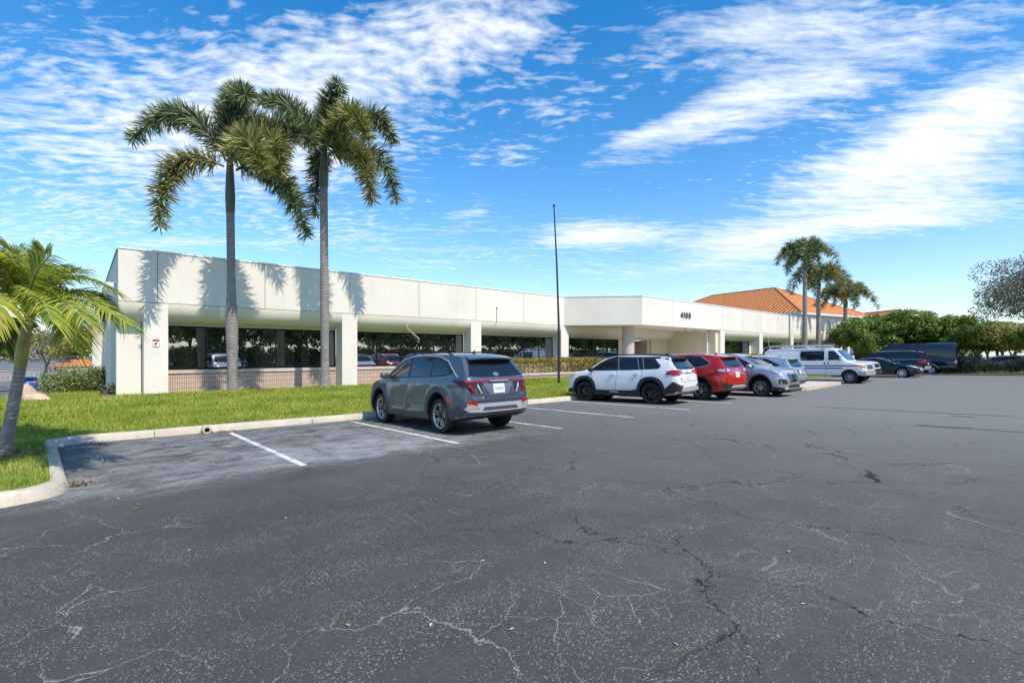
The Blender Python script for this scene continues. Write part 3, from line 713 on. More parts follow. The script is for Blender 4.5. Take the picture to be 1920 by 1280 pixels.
# ------------------------------------------------------------------ palms, trees, shrubs
def bez(p0, pm, p1, n):
    """curve through p0, pm (halfway) and p1"""
    p0, pm, p1 = map(Vector, (p0, pm, p1)); c = pm*2-(p0+p1)*.5
    return [p0*(1-t)**2+c*2*t*(1-t)+p1*t*t for t in (i/n for i in range(n+1))]
PALM_BARK = None
def mat_bark(name, c1, c2, ring=.11, tilt=0):
    m, nt, b = newmat(name); P = objco(nt)
    s = nd(nt, 'SeparateXYZ'); ln(nt, P, s.inputs[0])
    zz = math_(nt, 'ADD', s.outputs[2], math_(nt, 'MULTIPLY', noise(nt, P, 1.6, 4), .22))
    w = math_(nt, 'FRACT', math_(nt, 'DIVIDE', zz, ring))
    line = math_(nt, 'MULTIPLY', ramp(nt, w, .24, .05), ramp(nt, noise(nt, P, 2.5, 3), .35, .6))
    n1 = noise(nt, P, 5, 6, .65); n2 = noise(nt, mapping(nt, P, (10, 10, 1.2)), 3, 4)
    c = mix(nt, ramp(nt, n1, .3, .7), c1, c2)
    c = mix(nt, math_(nt, 'MULTIPLY', ramp(nt, n2, .5, .75), .35), c, [x*.55 for x in c1])
    c = mix(nt, math_(nt, 'MULTIPLY', line, .65), c, [x*.35 for x in c1])
    ln(nt, c, b.inputs['Base Color']); b.inputs['Roughness'].default_value = .9
    bump(nt, b, math_(nt, 'SUBTRACT', n1, line), .6, .02)
    return m
FOX_BARK = mat_bark('foxtail_bark', (.215, .19, .175), (.335, .305, .28))
ADO_BARK = mat_bark('adonidia_bark', (.26, .225, .215), (.40, .355, .34), .075)
SHAFT = plain('crownshaft_green', (.12, .125, .07), .5, vary=.25, scale=3)
SHAFT_Y = plain('crownshaft_yellow', (.36, .29, .08), .5, vary=.25, scale=3)
FOX_G = leafmat('foxtail_green', [(.03, .05, .02), (.09, .135, .045), (.22, .275, .11), (.62, .64, .40)], .28, .34)
FOX_Y = leafmat('foxtail_yellowing', [(.05, .075, .022), (.16, .19, .05), (.40, .38, .10), (.74, .64, .30)], .28, .34)
FOX_O = leafmat('foxtail_orange', [(.14, .12, .035), (.36, .23, .05), (.55, .31, .07)], .2, .5)
ADO_L = leafmat('adonidia_leaf', [(.08, .16, .02), (.20, .29, .03), (.42, .46, .05), (.64, .58, .10)], .4, .42)
ADO_Y = leafmat('adonidia_yellow', [(.22, .30, .025), (.42, .42, .05), (.62, .54, .08)], .42, .42)
ADO_D = leafmat('adonidia_dark', [(.05, .12, .02), (.11, .20, .03), (.22, .31, .045)], .4, .42)
RACH = plain('rachis', (.16, .15, .05), .5)
def strip_leaves(base, dirs, norm, length, width, droop, fold=.0):
    """numpy: each leaflet is a three-segment strip tapering to a point; returns quads"""
    n = len(base); segs = ((0, .55), (.3, 1.0), (.68, .8), (1.0, .06))
    side = np.cross(dirs, norm); side /= np.linalg.norm(side, axis=1)[:, None]+1e-9
    L = []; 
    for t, w in segs:
        c = base+dirs*(length*t)[:, None]; c[:, 2] -= droop*length*t*t
        L.append((c-side*(width*w/2)[:, None], c+side*(width*w/2)[:, None]))
    q = [np.stack([L[i][0], L[i][1], L[i+1][1], L[i+1][0]], 1) for i in range(3)]
    return np.stack(q, 1)          # n,3,4,3
def leaf_mesh(name, quads, mats, mi=None):
    """quads n,3,4,3 -> joined strips so that each leaflet is one island"""
    n = quads.shape[0]
    V = np.stack([quads[:, 0, 0], quads[:, 0, 1], quads[:, 1, 0], quads[:, 1, 1], quads[:, 2, 0], quads[:, 2, 1], quads[:, 2, 3], quads[:, 2, 2]], 1).reshape(-1, 3)
    me = bpy.data.meshes.new(name); me.vertices.add(len(V)); me.vertices.foreach_set('co', V.astype(np.float32).ravel())
    idx = (np.arange(n)[:, None]*8+np.array([0,1,3,2, 2,3,5,4, 4,5,7,6])[None]).ravel().astype(np.int32)
    me.loops.add(len(idx)); me.loops.foreach_set('vertex_index', idx)
    nf = n*3; me.polygons.add(nf); me.polygons.foreach_set('loop_start', np.arange(0, nf*4, 4, dtype=np.int32)); me.polygons.foreach_set('loop_total', np.full(nf, 4, dtype=np.int32))
    for m in mats: me.materials.append(m)
    if mi is not None: me.polygons.foreach_set('material_index', np.repeat(mi, 3).astype(np.int32))
    me.update(calc_edges=True); me.polygons.foreach_set('use_smooth', np.ones(nf, bool))
    return me
def add_curve(me_obj, pts, r0, r1, mat, name, parent, off):
    b = MB(); n = len(pts)-1; b.tube(pts, [r0+(r1-r0)*i/n for i in range(n+1)], 6); return b
def foxtail(curve, name, parent, off, mat, n=430, L0=.58, w0=.043, sunny=None):
    """bushy plume: leaflets stand out all round the midrib"""
    P = np.array([tuple(p) for p in curve]); m = len(P)-1
    t = np.sort(rng.uniform(.05, 1.0, n)); f = t*m; i = np.minimum(f.astype(int), m-1); fr = (f-i)[:, None]
    base = P[i]*(1-fr)+P[i+1]*fr; tan = P[i+1]-P[i]; tan /= np.linalg.norm(tan, axis=1)[:, None]
    up = np.tile(np.array([0, 0, 1.0]), (n, 1)); a = np.cross(tan, up); la = np.linalg.norm(a, axis=1)
    a[la < .05] = (1, 0, 0); a /= np.linalg.norm(a, axis=1)[:, None]; b = np.cross(a, tan)
    w = rng.uniform(0, 2*np.pi, n); rad = a*np.cos(w)[:, None]+b*np.sin(w)[:, None]
    fwd = rng.uniform(.1, .65, n)[:, None]; d = rad+tan*fwd+rng.normal(0, .17, (n, 3)); d /= np.linalg.norm(d, axis=1)[:, None]
    ln_ = L0*(.55+.6*np.sin(np.pi*np.clip(t*.80+.17, 0, 1))**.7)*rng.uniform(.8, 1.15, n)
    nr = np.cross(d, tan)+rng.normal(0, .5, (n, 3)); nr = np.cross(nr, d)+1e-6
    q = strip_leaves(base, d, nr, ln_, np.full(n, w0)*rng.uniform(.75, 1.2, n), rng.uniform(-.02, .14, n))
    me = leaf_mesh(name, q, [mat, RACH])
    o = place(name, me, parent, off)
    k = MB(); mm = len(curve)-1; k.tube(curve, [.035*(1-.85*j/mm)+.004 for j in range(mm+1)], 6); place('midrib', k.mesh('midrib', RACH, 60), o)
    return o
def trunk_mesh(pts, rad, mat, n=18):
    b = MB(); b.tube(pts, rad, n); return b.mesh('trunk', mat, 70)
def hero_palm(label, base, top_uv, shaft_uv, depth, fronds, rads):
    root = thing('foxtail_palm', label, 'palm tree', base, group=None); off = -Vector(base)
    b0 = Vector(base); p_sh = at(*shaft_uv, depth); p_top = at(*top_uv, depth)
    n = 14; pts = [b0+(p_sh-b0)*(i/n) for i in range(n+1)]
    rr = [np.interp(i/n, rads[0], rads[1]) for i in range(n+1)]
    pts[0].z -= .15
    place('trunk', trunk_mesh(pts, rr, FOX_BARK), root, off)
    s = MB(); m = 8; s.tube([p_sh+(p_top-p_sh)*(i/m)-Vector((0, 0, .03 if i == 0 else 0)) for i in range(m+1)], [rr[-1]*1.05, rr[-1]*1.15, rr[-1]*1.2, rr[-1]*1.15, rr[-1]*1.05, rr[-1]*.95, rr[-1]*.85, rr[-1]*.75, rr[-1]*.55], 14); s.build('crownshaft', SHAFT, None, 70)
    o = bpy.context.scene.objects[-1] if False else COL.objects[-1]; o.parent = root; o.location = off
    for (b_, m_, t_, dm, dt, mat, kk) in fronds:
        cv = bez(at(b_[0], b_[1], depth+dm*.12), at(m_[0], m_[1], depth+dm), at(t_[0], t_[1], depth+dt), 14)
        foxtail(cv, 'frond', root, off, mat, int(950*kk))
    return root
D1 = 4.13*AX[0]+20.0*AX[1]; D2 = 7.46*AX[0]+20.0*AX[1]
p1 = hero_palm('tall foxtail palm with a swollen lower trunk, standing before the first window bay', (4.13, 20.0, .22), (431, 286), (432, 398), D1, [
    ((424, 302), (342, 214), (246, 264), .1, .5, FOX_G, 1.15),
    ((420, 312), (332, 310), (299, 424), -.7, -1.5, FOX_Y, 1.05),
    ((432, 285), (438, 196), (462, 178), -.2, -1.1, FOX_G, 1.0),
    ((428, 285), (428, 215), (440, 170), .5, .6, FOX_G, .9),
    ((436, 302), (462, 262), (492, 318), -1.6, -2.4, FOX_Y, 1.15),
    ((440, 298), (512, 232), (590, 276), .3, .5, FOX_G, 1.05),
    ((440, 304), (505, 262), (524, 326), -.9, -1.4, FOX_Y, .8),
    ((443, 318), (520, 332), (575, 442), -.4, -.9, FOX_G, 1.0),
    ((434, 300), (462, 232), (506, 240), .9, 1.6, FOX_G, .7)],
    ((0, .04, .12, .22, .35, .5, .62, .8, 1), (.19, .165, .155, .185, .205, .165, .135, .135, .135)))
p2 = hero_palm('tall foxtail palm with a slim straight trunk, standing before the second pier', (7.46, 20.0, .24), (608, 268), (607, 352), D2, [
    ((602, 275), (552, 208), (487, 186), .1, .4, FOX_G, 1.0),
    ((610, 270), (617, 200), (636, 158), 0, -.5, FOX_G, .95),
    ((614, 275), (690, 214), (739, 268), .3, .6, FOX_G, 1.0),
    ((611, 276), (652, 214), (690, 258), -1.4, -2.0, FOX_Y, 1.0),
    ((616, 290), (672, 290), (697, 378), -.7, -1.3, FOX_Y, 1.0),
    ((617, 288), (702, 290), (742, 376), .5, .8, FOX_G, .95),
    ((606, 290), (596, 318), (592, 405), .9, .9, FOX_G, .8),
    ((604, 284), (562, 236), (528, 292), -.6, -1.0, FOX_G, .8),
    ((610, 280), (640, 246), (664, 290), 1.0, 1.6, FOX_G, .7),
    ((609, 278), (614, 232), (606, 205), 1.0, 1.8, FOX_G, .7)],
    ((0, .03, .1, .4, .7, 1), (.24, .18, .165, .17, .155, .15)))
for p in (p1, p2): p['group'] = 'foxtail palms in front of the building'
# three palms before the far wing
def far_palm(label, base, top, rad, seedn, kinds, nf=11, L=2.5):
    root = thing('foxtail_palm', label, 'palm tree', base, group='foxtail palms in front of the building')
    H_ = top; n = 10; rr = [rad*np.interp(i/n, (0, .1, .3, .5, 1), (1.3, 1.05, 1.2, 1.0, .85)) for i in range(n+1)]
    lean = Vector((random.uniform(-.2, .2), random.uniform(-.1, .1), 0))
    pts = [Vector((0, 0, -.3))+lean*(i/n)**2+Vector((0, 0, (H_+.3)*i/n)) for i in range(n+1)]
    place('trunk', trunk_mesh(pts, rr, FOX_BARK, 12), root)
    b = MB(); b.tube([pts[-1]+Vector((0, 0, -.02)), pts[-1]+Vector((0, 0, .4)), pts[-1]+Vector((0, 0, .9)), pts[-1]+Vector((0, 0, 1.2))], [rr[-1]*1.1, rr[-1]*1.2, rr[-1]*.9, rr[-1]*.5], 10); b.build('crownshaft', SHAFT, root, 70)
    rs = random.Random(seedn); c = pts[-1]+Vector((0, 0, 1.1))
    for k in range(nf):
        az = 2*math.pi*(k*.382+.1)+rs.uniform(-.3, .3); el = rs.uniform(.05, 1.15)
        out = Vector((math.cos(az), math.sin(az), 0)); LL = L*rs.uniform(.85, 1.1)
        mid = c+out*LL*.48*math.cos(el*.9)+Vector((0, 0, LL*.46*math.sin(el)+.12)); tip = c+out*LL*(.8*math.cos(el*.55))+Vector((0, 0, LL*(.72*math.sin(el)-.55)))
        cv = bez(c+out*.05, mid, tip, 10)
        foxtail(cv, 'frond', root, None, kinds[k % len(kinds)], 360, .58, .062)
    return root
far_palm('far foxtail palm with grey trunk, tallest of three before the far wing', (52.4, 17.1, -.15), 9.7, .21, 5, [FOX_G, FOX_G, FOX_G, FOX_Y], 15, 3.3)
far_palm('far foxtail palm with ragged yellowing crown, middle of three before the far wing', (56.2, 17.1, -.15), 8.3, .21, 9, [FOX_Y, FOX_G, FOX_Y, FOX_G], 15, 3.3)
far_palm('short foxtail palm with orange lower fronds beyond the end of the far wing', (64.2, 16.9, -.2), 7.0, .23, 14, [FOX_G, FOX_O, FOX_Y, FOX_O, FOX_G], 15, 3.7)
# leaning palm on the kerbed island, feathery flat fronds
def feather(curve, name, parent, off, mat, L0=.46, w0=.034, n=58, hang=.55, roll=0.0):
    P = np.array([tuple(p) for p in curve]); m = len(P)-1; out = []
    t = np.linspace(.16, 1.0, n)
    for sgn in (-1, 1):
        f = t*m; i = np.minimum(f.astype(int), m-1); fr = (f-i)[:, None]
        base = P[i]*(1-fr)+P[i+1]*fr; tan = P[i+1]-P[i]; tan /= np.linalg.norm(tan, axis=1)[:, None]
        a = np.cross(tan, np.tile(np.array([0, 0, 1.0]), (n, 1))); a /= np.linalg.norm(a, axis=1)[:, None]+1e-6; b = np.cross(a, tan)
        cr, sr = math.cos(roll), math.sin(roll)
        sd = a*cr+b*sr; vv = b*cr-a*sr
        d = sd*sgn*(.92)+vv*(.42)+tan*(.5+.9*t[:, None]**2)+rng.normal(0, .06, (n, 3)); d /= np.linalg.norm(d, axis=1)[:, None]
        ll = L0*(.55+.6*np.sin(np.pi*np.clip(t*.8+.16, 0, 1)))*rng.uniform(.88, 1.08, n)
        nr = np.cross(d, tan)*sgn+rng.normal(0, .15, (n, 3))
        out.append(strip_leaves(base, d, nr, ll, np.full(n, w0)*(1-.35*t), hang*rng.uniform(.6, 1.3, n)))
    q = np.concatenate(out); o = place(name, leaf_mesh(name, q, [mat]), parent, off)
    k = MB(); mm = len(curve)-1; k.tube(curve, [.022*(1-.85*j/mm)+.003 for j in range(mm+1)], 6); place('midrib', k.mesh('midrib', plain('rachis_yellow', (.33, .31, .07), .45), 60), o)
    return o
AD = 7.85
ado = thing('christmas_palm', 'leaning palm with bright yellow-green feathery fronds growing on the kerbed island', 'palm tree', (-.93, 11.27, -.05)); oo = -Vector(ado.location)
tp = [at(3, 862, AD), at(8, 840, AD), at(20, 785, AD), at(30, 735, AD), at(38, 688, AD)]
place('trunk', trunk_mesh(dense(tp, .12), list(np.interp(np.linspace(0, 1, len(dense(tp, .12))), (0, .06, .3, .7, 1), (.13, .095, .08, .076, .07))), ADO_BARK, 16), ado, oo)
sp_ = [at(38, 690, AD), at(40, 672, AD), at(44, 645, AD), at(48, 618, AD), at(51, 598, AD), at(54, 575, AD)]
b = MB(); b.tube(sp_, [.074, .085, .082, .07, .05, .02], 14); place('crownshaft', b.mesh('crownshaft', SHAFT_Y, 70), ado, oo)
for (b_, m_, t_, dm, dt, mat, L0, hang, roll) in [
    ((54, 590), (118, 522), (214, 545), .1, .3, ADO_L, .46, .6, .0),
    ((56, 596), (130, 560), (238, 606), -.4, -.9, ADO_L, .48, .7, .2),
    ((58, 600), (104, 578), (122, 628), -.8, -1.3, ADO_Y, .52, .6, .5),
    ((52, 590), (40, 500), (-10, 452), .0, -.1, ADO_L, .5, .4, -.2),
    ((54, 588), (64, 510), (36, 462), .5, .9, ADO_D, .45, .4, .3),
    ((54, 588), (90, 515), (112, 500), .4, .8, ADO_D, .42, .5, .0),
    ((50, 595), (10, 540), (-55, 560), -.3, -.6, ADO_L, .5, .6, .0),
    ((50, 602), (26, 606), (10, 650), .3, .5, ADO_D, .36, .7, .0),
    ((50, 592), (0, 480), (-70, 455), .4, .7, ADO_D, .5, .5, .1),
    ((56, 592), (150, 545), (200, 590), .7, 1.2, ADO_D, .42, .6, .0),
    ((54, 592), (60, 530), (96, 478), -.9, -1.6, ADO_L, .42, .3, .9),
    ((52, 596), (20, 560), (-30, 600), -1.0, -1.8, ADO_Y, .5, .6, .3), ((50, 590), (12, 505), (-20, 470), -.8, -1.2, ADO_Y, .48, .5, .3), ((53, 592), (98, 550), (176, 560), -.2, -.2, ADO_Y, .48, .65, .1), ((52, 594), (70, 560), (96, 600), -1.2, -2.0, ADO_L, .46, .6, .6), ((53, 590), (72, 520), (84, 470), .1, .1, ADO_L, .44, .3, -.3), ((53, 590), (80, 530), (150, 505), -.3, -.5, ADO_L, .45, .5, .1), ((52, 588), (30, 520), (-20, 500), -.5, -.9, ADO_L, .5, .5, .1), ((52, 592), (95, 560), (160, 600), -.9, -1.6, ADO_L, .46, .7, .2), ((50, 590), (20, 520), (-60, 510), .5, .8, ADO_D, .5, .5, .0)]:
    cv = bez(at(b_[0], b_[1], AD+dm*.1), at(m_[0], m_[1], AD+dm), at(t_[0], t_[1], AD+dt), 14)
    feather(cv, 'frond', ado, oo, mat, L0, .034, 74, hang, roll)
sp2 = at(52, 470, AD+.2); k = MB(); k.tube([at(54, 585, AD), at(58, 520, AD), at(63, 445, AD+.1)], [.02, .014, .004], 6); place('spear_leaf', k.mesh('spear_leaf', ADO_L, 60), ado, oo)
# dry mulch ring
def litter(name, cx, cy, rad, n, mats, zf, parent=None, ln_=(.05, .16)):
    a = rng.uniform(0, 2*np.pi, n); r = rad*np.sqrt(rng.random(n)); x = cx+r*np.cos(a)*1.25; y = cy+r*np.sin(a)
    z = np.array([zf(p, q) for p, q in zip(x, y)])+rng.uniform(.004, .05, n)
    base = np.stack([x, y, z], 1); d = rng.normal(0, 1, (n, 3)); d[:, 2] *= .25; d /= np.linalg.norm(d, axis=1)[:, None]
    nr = np.tile(np.array([0, 0, 1.0]), (n, 1))+rng.normal(0, .3, (n, 3))
    q = strip_leaves(base, d, nr, rng.uniform(*ln_, n), rng.uniform(.012, .03, n), rng.uniform(0, .2, n))
    o = place(name, leaf_mesh(name, q, mats)); o['kind'] = 'stuff'; return o
DRY = leafmat('dry_leaf', [(.16, .09, .05), (.30, .19, .10), (.42, .30, .19)], .1, .8)
litter('mulch', -.92, 11.25, .42, 420, [DRY], lz)
litter('leaf_litter', -.02, 8.6, .14, 90, [DRY], lambda x, y: gz(x, y), ln_=(.03, .08))
litter('leaf_litter', .25, 12.8, .2, 60, [DRY], lambda x, y: gz(x, y), ln_=(.03, .08))
litter('leaf_litter', 2.3, 12.75, .3, 110, [DRY], lambda x, y: gz(x, y), ln_=(.03, .08))
# generic trees and shrubs
def leaf_cloud(centres, radii, n, size, flat=.8, squash=.8):
    c = np.array(centres); r = np.array(radii); k = rng.choice(len(c), n, p=(r**2)/np.sum(r**2))
    d = rng.normal(0, 1, (n, 3)); d /= np.linalg.norm(d, axis=1)[:, None]
    rr = r[k]*np.cbrt(rng.uniform(.25, 1.0, n)); p = c[k]+d*rr[:, None]*np.array([1, 1, squash])
    nrm = d*.7+rng.normal(0, .7, (n, 3)); nrm[:, 2] += .35; nrm /= np.linalg.norm(nrm, axis=1)[:, None]
    t = np.cross(nrm, rng.normal(0, 1, (n, 3))); t /= np.linalg.norm(t, axis=1)[:, None]; b = np.cross(nrm, t)
    s = size*rng.uniform(.6, 1.3, n)
    A = p-t*s[:, None]*.9; B = p+b*s[:, None]*.42+t*s[:, None]*.1; C = p+t*s[:, None]; D = p-b*s[:, None]*.42+t*s[:, None]*.1
    return np.stack([A, B, C, D], 1).reshape(-1, 3)
def limbs(b, p, d, L, r, depth, rs, tips):
    q = p+d*L; b.tube([p, p+d*L*.5+Vector((rs.uniform(-.06, .06), rs.uniform(-.06, .06), 0))*L, q], [r, r*.8, r*.62], 6)
    if depth == 0: tips.append(q); return
    for k in range(rs.choice((2, 3))):
        nd_ = (d+Vector((rs.uniform(-.9, .9), rs.uniform(-.9, .9), rs.uniform(-.1, .6)))).normalized()
        limbs(b, q, nd_, L*rs.uniform(.6, .82), r*.62, depth-1, rs, tips)
TREE_BARK = plain('tree_bark', (.17, .14, .115), .9, vary=.4)
def tree_meshes(h, cr, seedn, leaf, n, size, nb=26, open_=.0, trunk_h=.3, squash=.75, r0=.16, twigs=False):
    rs = random.Random(seedn); b = MB(); tips = []
    limbs(b, Vector((0, 0, -.2)), Vector((rs.uniform(-.1, .1), rs.uniform(-.1, .1), 1)).normalized(), h*trunk_h+.2, r0, 3, rs, tips)
    tm = b.mesh('trunk', TREE_BARK, 60)
    zc = h-cr*squash
    C = []; Rr = []
    for k in range(nb):
        a = rs.uniform(0, 2*math.pi); e = rs.uniform(-.5, 1); q = rs.uniform(.35, .95)*cr
        C.append((q*math.cos(a)*math.sqrt(max(0, 1-e*e*.6)), q*math.sin(a)*math.sqrt(max(0, 1-e*e*.6)), zc+e*cr*squash*.8)); Rr.append(cr*rs.uniform(.22, .42)*(26/nb)**.42)
    for t in tips:
        C.append(tuple(t)); Rr.append(cr*.22)
    if twigs:   # fine branches that reach into each leaf cluster
        for c_, r_ in zip(C, Rr):
            t0 = min(tips, key=lambda t: (t-Vector(c_)).length); b.tube([t0, t0.lerp(Vector(c_), .5)+Vector((0, 0, .15)), Vector(c_)], [.035, .025, .012], 5)
            for q in range(5):
                e = Vector((rs.uniform(-1, 1), rs.uniform(-1, 1), rs.uniform(-.6, .8))).normalized()*r_*.9; b.tube([Vector(c_), Vector(c_)+e*.55+Vector((0, 0, .05)), Vector(c_)+e], [.012, .009, .004], 4)
        tm = b.mesh('trunk', TREE_BARK, 60)
    cm = np_mesh('crown', leaf_cloud(C, Rr, n, size), 4, leaf)
    return tm, cm
G_TREE = leafmat('broadleaf', [(.045, .08, .016), (.13, .20, .03), (.27, .36, .07), (.50, .55, .20)], .32, .36, .6)
G_TREE2 = leafmat('broadleaf_grey', [(.08, .085, .055), (.16, .16, .105), (.26, .25, .18), (.40, .38, .30)], .2, .5)
G_TREE3 = leafmat('broadleaf_olive', [(.11, .13, .025), (.26, .28, .06), (.44, .42, .11), (.56, .42, .18)], .25, .5)
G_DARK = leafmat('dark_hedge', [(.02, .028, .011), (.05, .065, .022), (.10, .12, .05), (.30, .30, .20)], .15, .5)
def tree(name, label, loc, meshes, scale=1, rot=0, group=None, cat='tree'):
    r = thing(name, label, cat, loc, (0, 0, rot), group)
    for nm, me in zip(('trunk', 'crown'), meshes): o = place(nm, me, r)
    r.scale = (scale,)*3 if isinstance(scale, (int, float)) else scale
    return r
TA = tree_meshes(5.6, 2.7, 3, G_TREE, 12000, .14, 64)
TB = tree_meshes(5.4, 2.6, 8, G_TREE, 11000, .15, 58)
TC = tree_meshes(4.6, 2.3, 21, G_TREE3, 7000, .13, 26)
TG = tree_meshes(7.5, 4.4, 31, G_TREE2, 20000, .085, 90, trunk_h=.40, squash=.6, r0=.22, twigs=True)
grp = 'bushy green trees behind the parked vehicles'
tl = 'dense glossy-leaved green tree in the row behind the dark parked vehicles'
for k, (x, y, me, s, a) in enumerate([(59.5, 14.4, TA, .95, .2), (61.5, 12.6, TB, 1.08, 1.5), (60.0, 10.6, TA, 1.05, 2.9), (62.5, 9.2, TB, 1.0, .6), (60.5, 7.6, TA, .92, 4.0), (62.5, 6.2, TB, .86, 2.2), (66, 15.5, TB, 1.1, 3.3), (67, 11.5, TA, 1.12, 5.1), (57.6, 12.4, TB, .7, 5.5)]):
    tree('bushy_tree', tl, (x, y, gz(x, y)), me, s, a, grp)
PEND = []
tree('bushy_tree', 'small olive-brown thinly leaved tree behind the hedge at the lot end', (63, 4.6, 0), TC, .95, .3)
tree('bushy_tree', 'small yellow-green tree behind the hedge near the street lamp', (70, 4.2, 0), TC, .9, 2.3)
for k, (x, y, s_) in enumerate([(68, 6.5, .9), (72, 2.6, 1.0), (66, 1.2, .8), (75, 6.2, 1.1)]):
    tree('bushy_tree', ['thin autumn-brown tree between dense green trees and the thin olive tree', 'yellowish tree behind the street lamp pole', 'low olive tree behind the tall grey spreading tree', 'farthest yellow-green tree seen through the gap over the hedge'][k], (x, y, 0), TC, s_, k*1.7)
for k in range(6):
    tree('bushy_tree', 'distant green tree beyond the end of the lot behind the olive trees', (88+k*4, 1.5+(k*3.7) % 9, -.2), TA, 1.0+.06*(k % 3), k*1.9, 'distant trees beyond the end of the lot')
tree('bushy_tree', 'dark round-headed tree right behind the street lamp', (62, 2.2, 0), TB, .72, 1.0)
tree('spreading_tree', 'tall grey spreading tree with thin foliage overhanging the end of the lot', (55.5, .9, 0), TG, (1.2, 1.2, 1.25), .9)
UL = 'leafy bush under the row of green trees behind the dark parked vehicles'
for k in range(9):
    x, y = 58.2+random.uniform(-.7, .9), 14.2-k*.95
    r = thing('wild_shrub', UL, 'shrub', (x, y, -.05), (0, 0, k*1.3), 'bushes under the trees behind the parked vehicles'); PEND.append((r, random.uniform(.85, 1.25)))
# understorey along the end of the lot
def shrub_mesh(w, l, h, n, leaf, size, seedn):
    rs = random.Random(seedn); C = []; Rr = []
    for k in range(26):
        C.append((rs.uniform(-w/2, w/2)*.8, rs.uniform(-l/2, l/2)*.85, rs.uniform(.25, .8)*h)); Rr.append(rs.uniform(.25, .42)*min(w, l, h*1.4))
    return np_mesh('foliage', leaf_cloud(C, Rr, n, size), 4, leaf)
def stems_mesh(w, l, h, seedn, n=14):
    rs = random.Random(seedn); b = MB()
    for k in range(n):
        x, y = rs.uniform(-w/2, w/2)*.6, rs.uniform(-l/2, l/2)*.7
        b.tube([(x, y, -.1), (x+rs.uniform(-.1, .1), y+rs.uniform(-.1, .1), h*.4), (x+rs.uniform(-.3, .3), y+rs.uniform(-.3, .3), h*.85)], [.025, .018, .006], 5)
    return b.mesh('stem', TREE_BARK, 60)
G_HEDGE = leafmat('verge_hedge', [(.025, .03, .015), (.08, .09, .05), (.20, .205, .13), (.44, .42, .33)], .2, .45)
HD = (shrub_mesh(1.9, 2.2, 2.1, 2300, G_HEDGE, .1, 4), stems_mesh(1.9, 2.2, 2.1, 4))
HD2 = (shrub_mesh(1.9, 2.2, 1.9, 2000, G_HEDGE, .1, 14), stems_mesh(1.9, 2.2, 1.9, 14))
for k in range(12):
    y = 6.0-k*.72+random.uniform(-.2, .2); x = 55.1+random.uniform(-.6, .6)
    r = thing('hedge_shrub', 'dark untrimmed shrub in the row along the end of the lot', 'shrub', (x, y, .02), (0, 0, random.uniform(0, 6)), 'dark shrubs along the end of the lot')
    for nm, me in zip(('foliage', 'stem'), HD if k % 2 else HD2): place(nm, me, r)
    s = random.uniform(.55, .95)*(.6 if k in (2, 3, 4) else 1); r.scale = (s*random.uniform(.85, 1.1), s*random.uniform(.8, 1.05), s)
# clipped hedge on the planter
HEDG = leafmat('clipped_hedge', [(.09, .085, .018), (.20, .18, .03), (.36, .30, .06), (.50, .40, .14)], .2, .5)
def hedge(x0, x1, y0, y1, z0, z1, n, leaf, size=.05):
    m = n; p = np.stack([rng.uniform(x0, x1, m), rng.uniform(y0, y1, m), rng.uniform(z0, z1, m)], 1)
    # keep the outer shell, uneven top and face
    wob = .07*np.sin(p[:, 0]*3.1)+.05*np.sin(p[:, 0]*7.7+1)
    keep = (p[:, 1] < y0+.22+wob) | (p[:, 2] > z1-.22+wob); p = p[keep]; p[:, 2] += wob[keep]*.6; p[:, 1] += wob[keep]*.5
    m = len(p); d = rng.normal(0, 1, (m, 3)); d[:, 1] -= .5; d[:, 2] += .4; d /= np.linalg.norm(d, axis=1)[:, None]
    t = np.cross(d, rng.normal(0, 1, (m, 3))); t /= np.linalg.norm(t, axis=1)[:, None]; b = np.cross(d, t); s = size*rng.uniform(.7, 1.4, m)[:, None]
    return np_mesh('foliage', np.stack([p-t*s, p+b*s*.5, p+t*s, p-b*s*.5], 1).reshape(-1, 3), 4, leaf)
h = thing('hedge', 'clipped olive-yellow hedge growing in the brick planter', 'hedge', (24, 21.2, .34)); me = hedge(18.5, 29.9, 20.5, 21.9, .34, 1.28, 42000, HEDG); place('foliage', me, h, -Vector(h.location))
b = MB()
for k in range(34): x = 18.7+k*.33; b.tube([(x, 21.0, .3), (x+.05, 21.05, .75), (x-.04, 21.0, 1.1)], [.02, .016, .008], 5)
place('stem', b.mesh('stem', TREE_BARK, 60), h, -Vector(h.location))
h = thing('hedge', 'clipped hedge showing just above the silver car roofs before the far wing', 'hedge', (43, 17.4, -.1)); me = hedge(39.5, 51, 17.0, 18.2, -.1, 1.5, 16000, HEDG, .07); place('foliage', me, h, -Vector(h.location))
# big round shrub and dark hedge at the end wall
SHR = leafmat('round_shrub', [(.05, .07, .015), (.12, .16, .035), (.24, .28, .07), (.40, .42, .17)], .2, .4)
r = thing('round_shrub', 'large rounded glossy-leaved shrub near the end wall of the building', 'shrub', (-.15, 34.0, -.60))
r.scale = (.8, .85, .78)
place('foliage', shrub_mesh(2.6, 2.6, 2.0, 7000, SHR, .08, 41), r); place('stem', stems_mesh(2.2, 2.2, 1.6, 41), r)
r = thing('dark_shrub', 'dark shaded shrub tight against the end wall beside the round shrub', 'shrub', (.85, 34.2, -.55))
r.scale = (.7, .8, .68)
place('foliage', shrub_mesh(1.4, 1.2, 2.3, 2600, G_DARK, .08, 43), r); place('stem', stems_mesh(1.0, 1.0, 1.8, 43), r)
r = thing('young_shrub', 'small leafy weed bush at the foot of the building corner', 'shrub', (.8, 23.6, -.08))
place('foliage', shrub_mesh(.5, .9, .62, 240, G_DARK, .06, 45), r); place('stem', stems_mesh(.4, .7, .5, 45, 8), r)
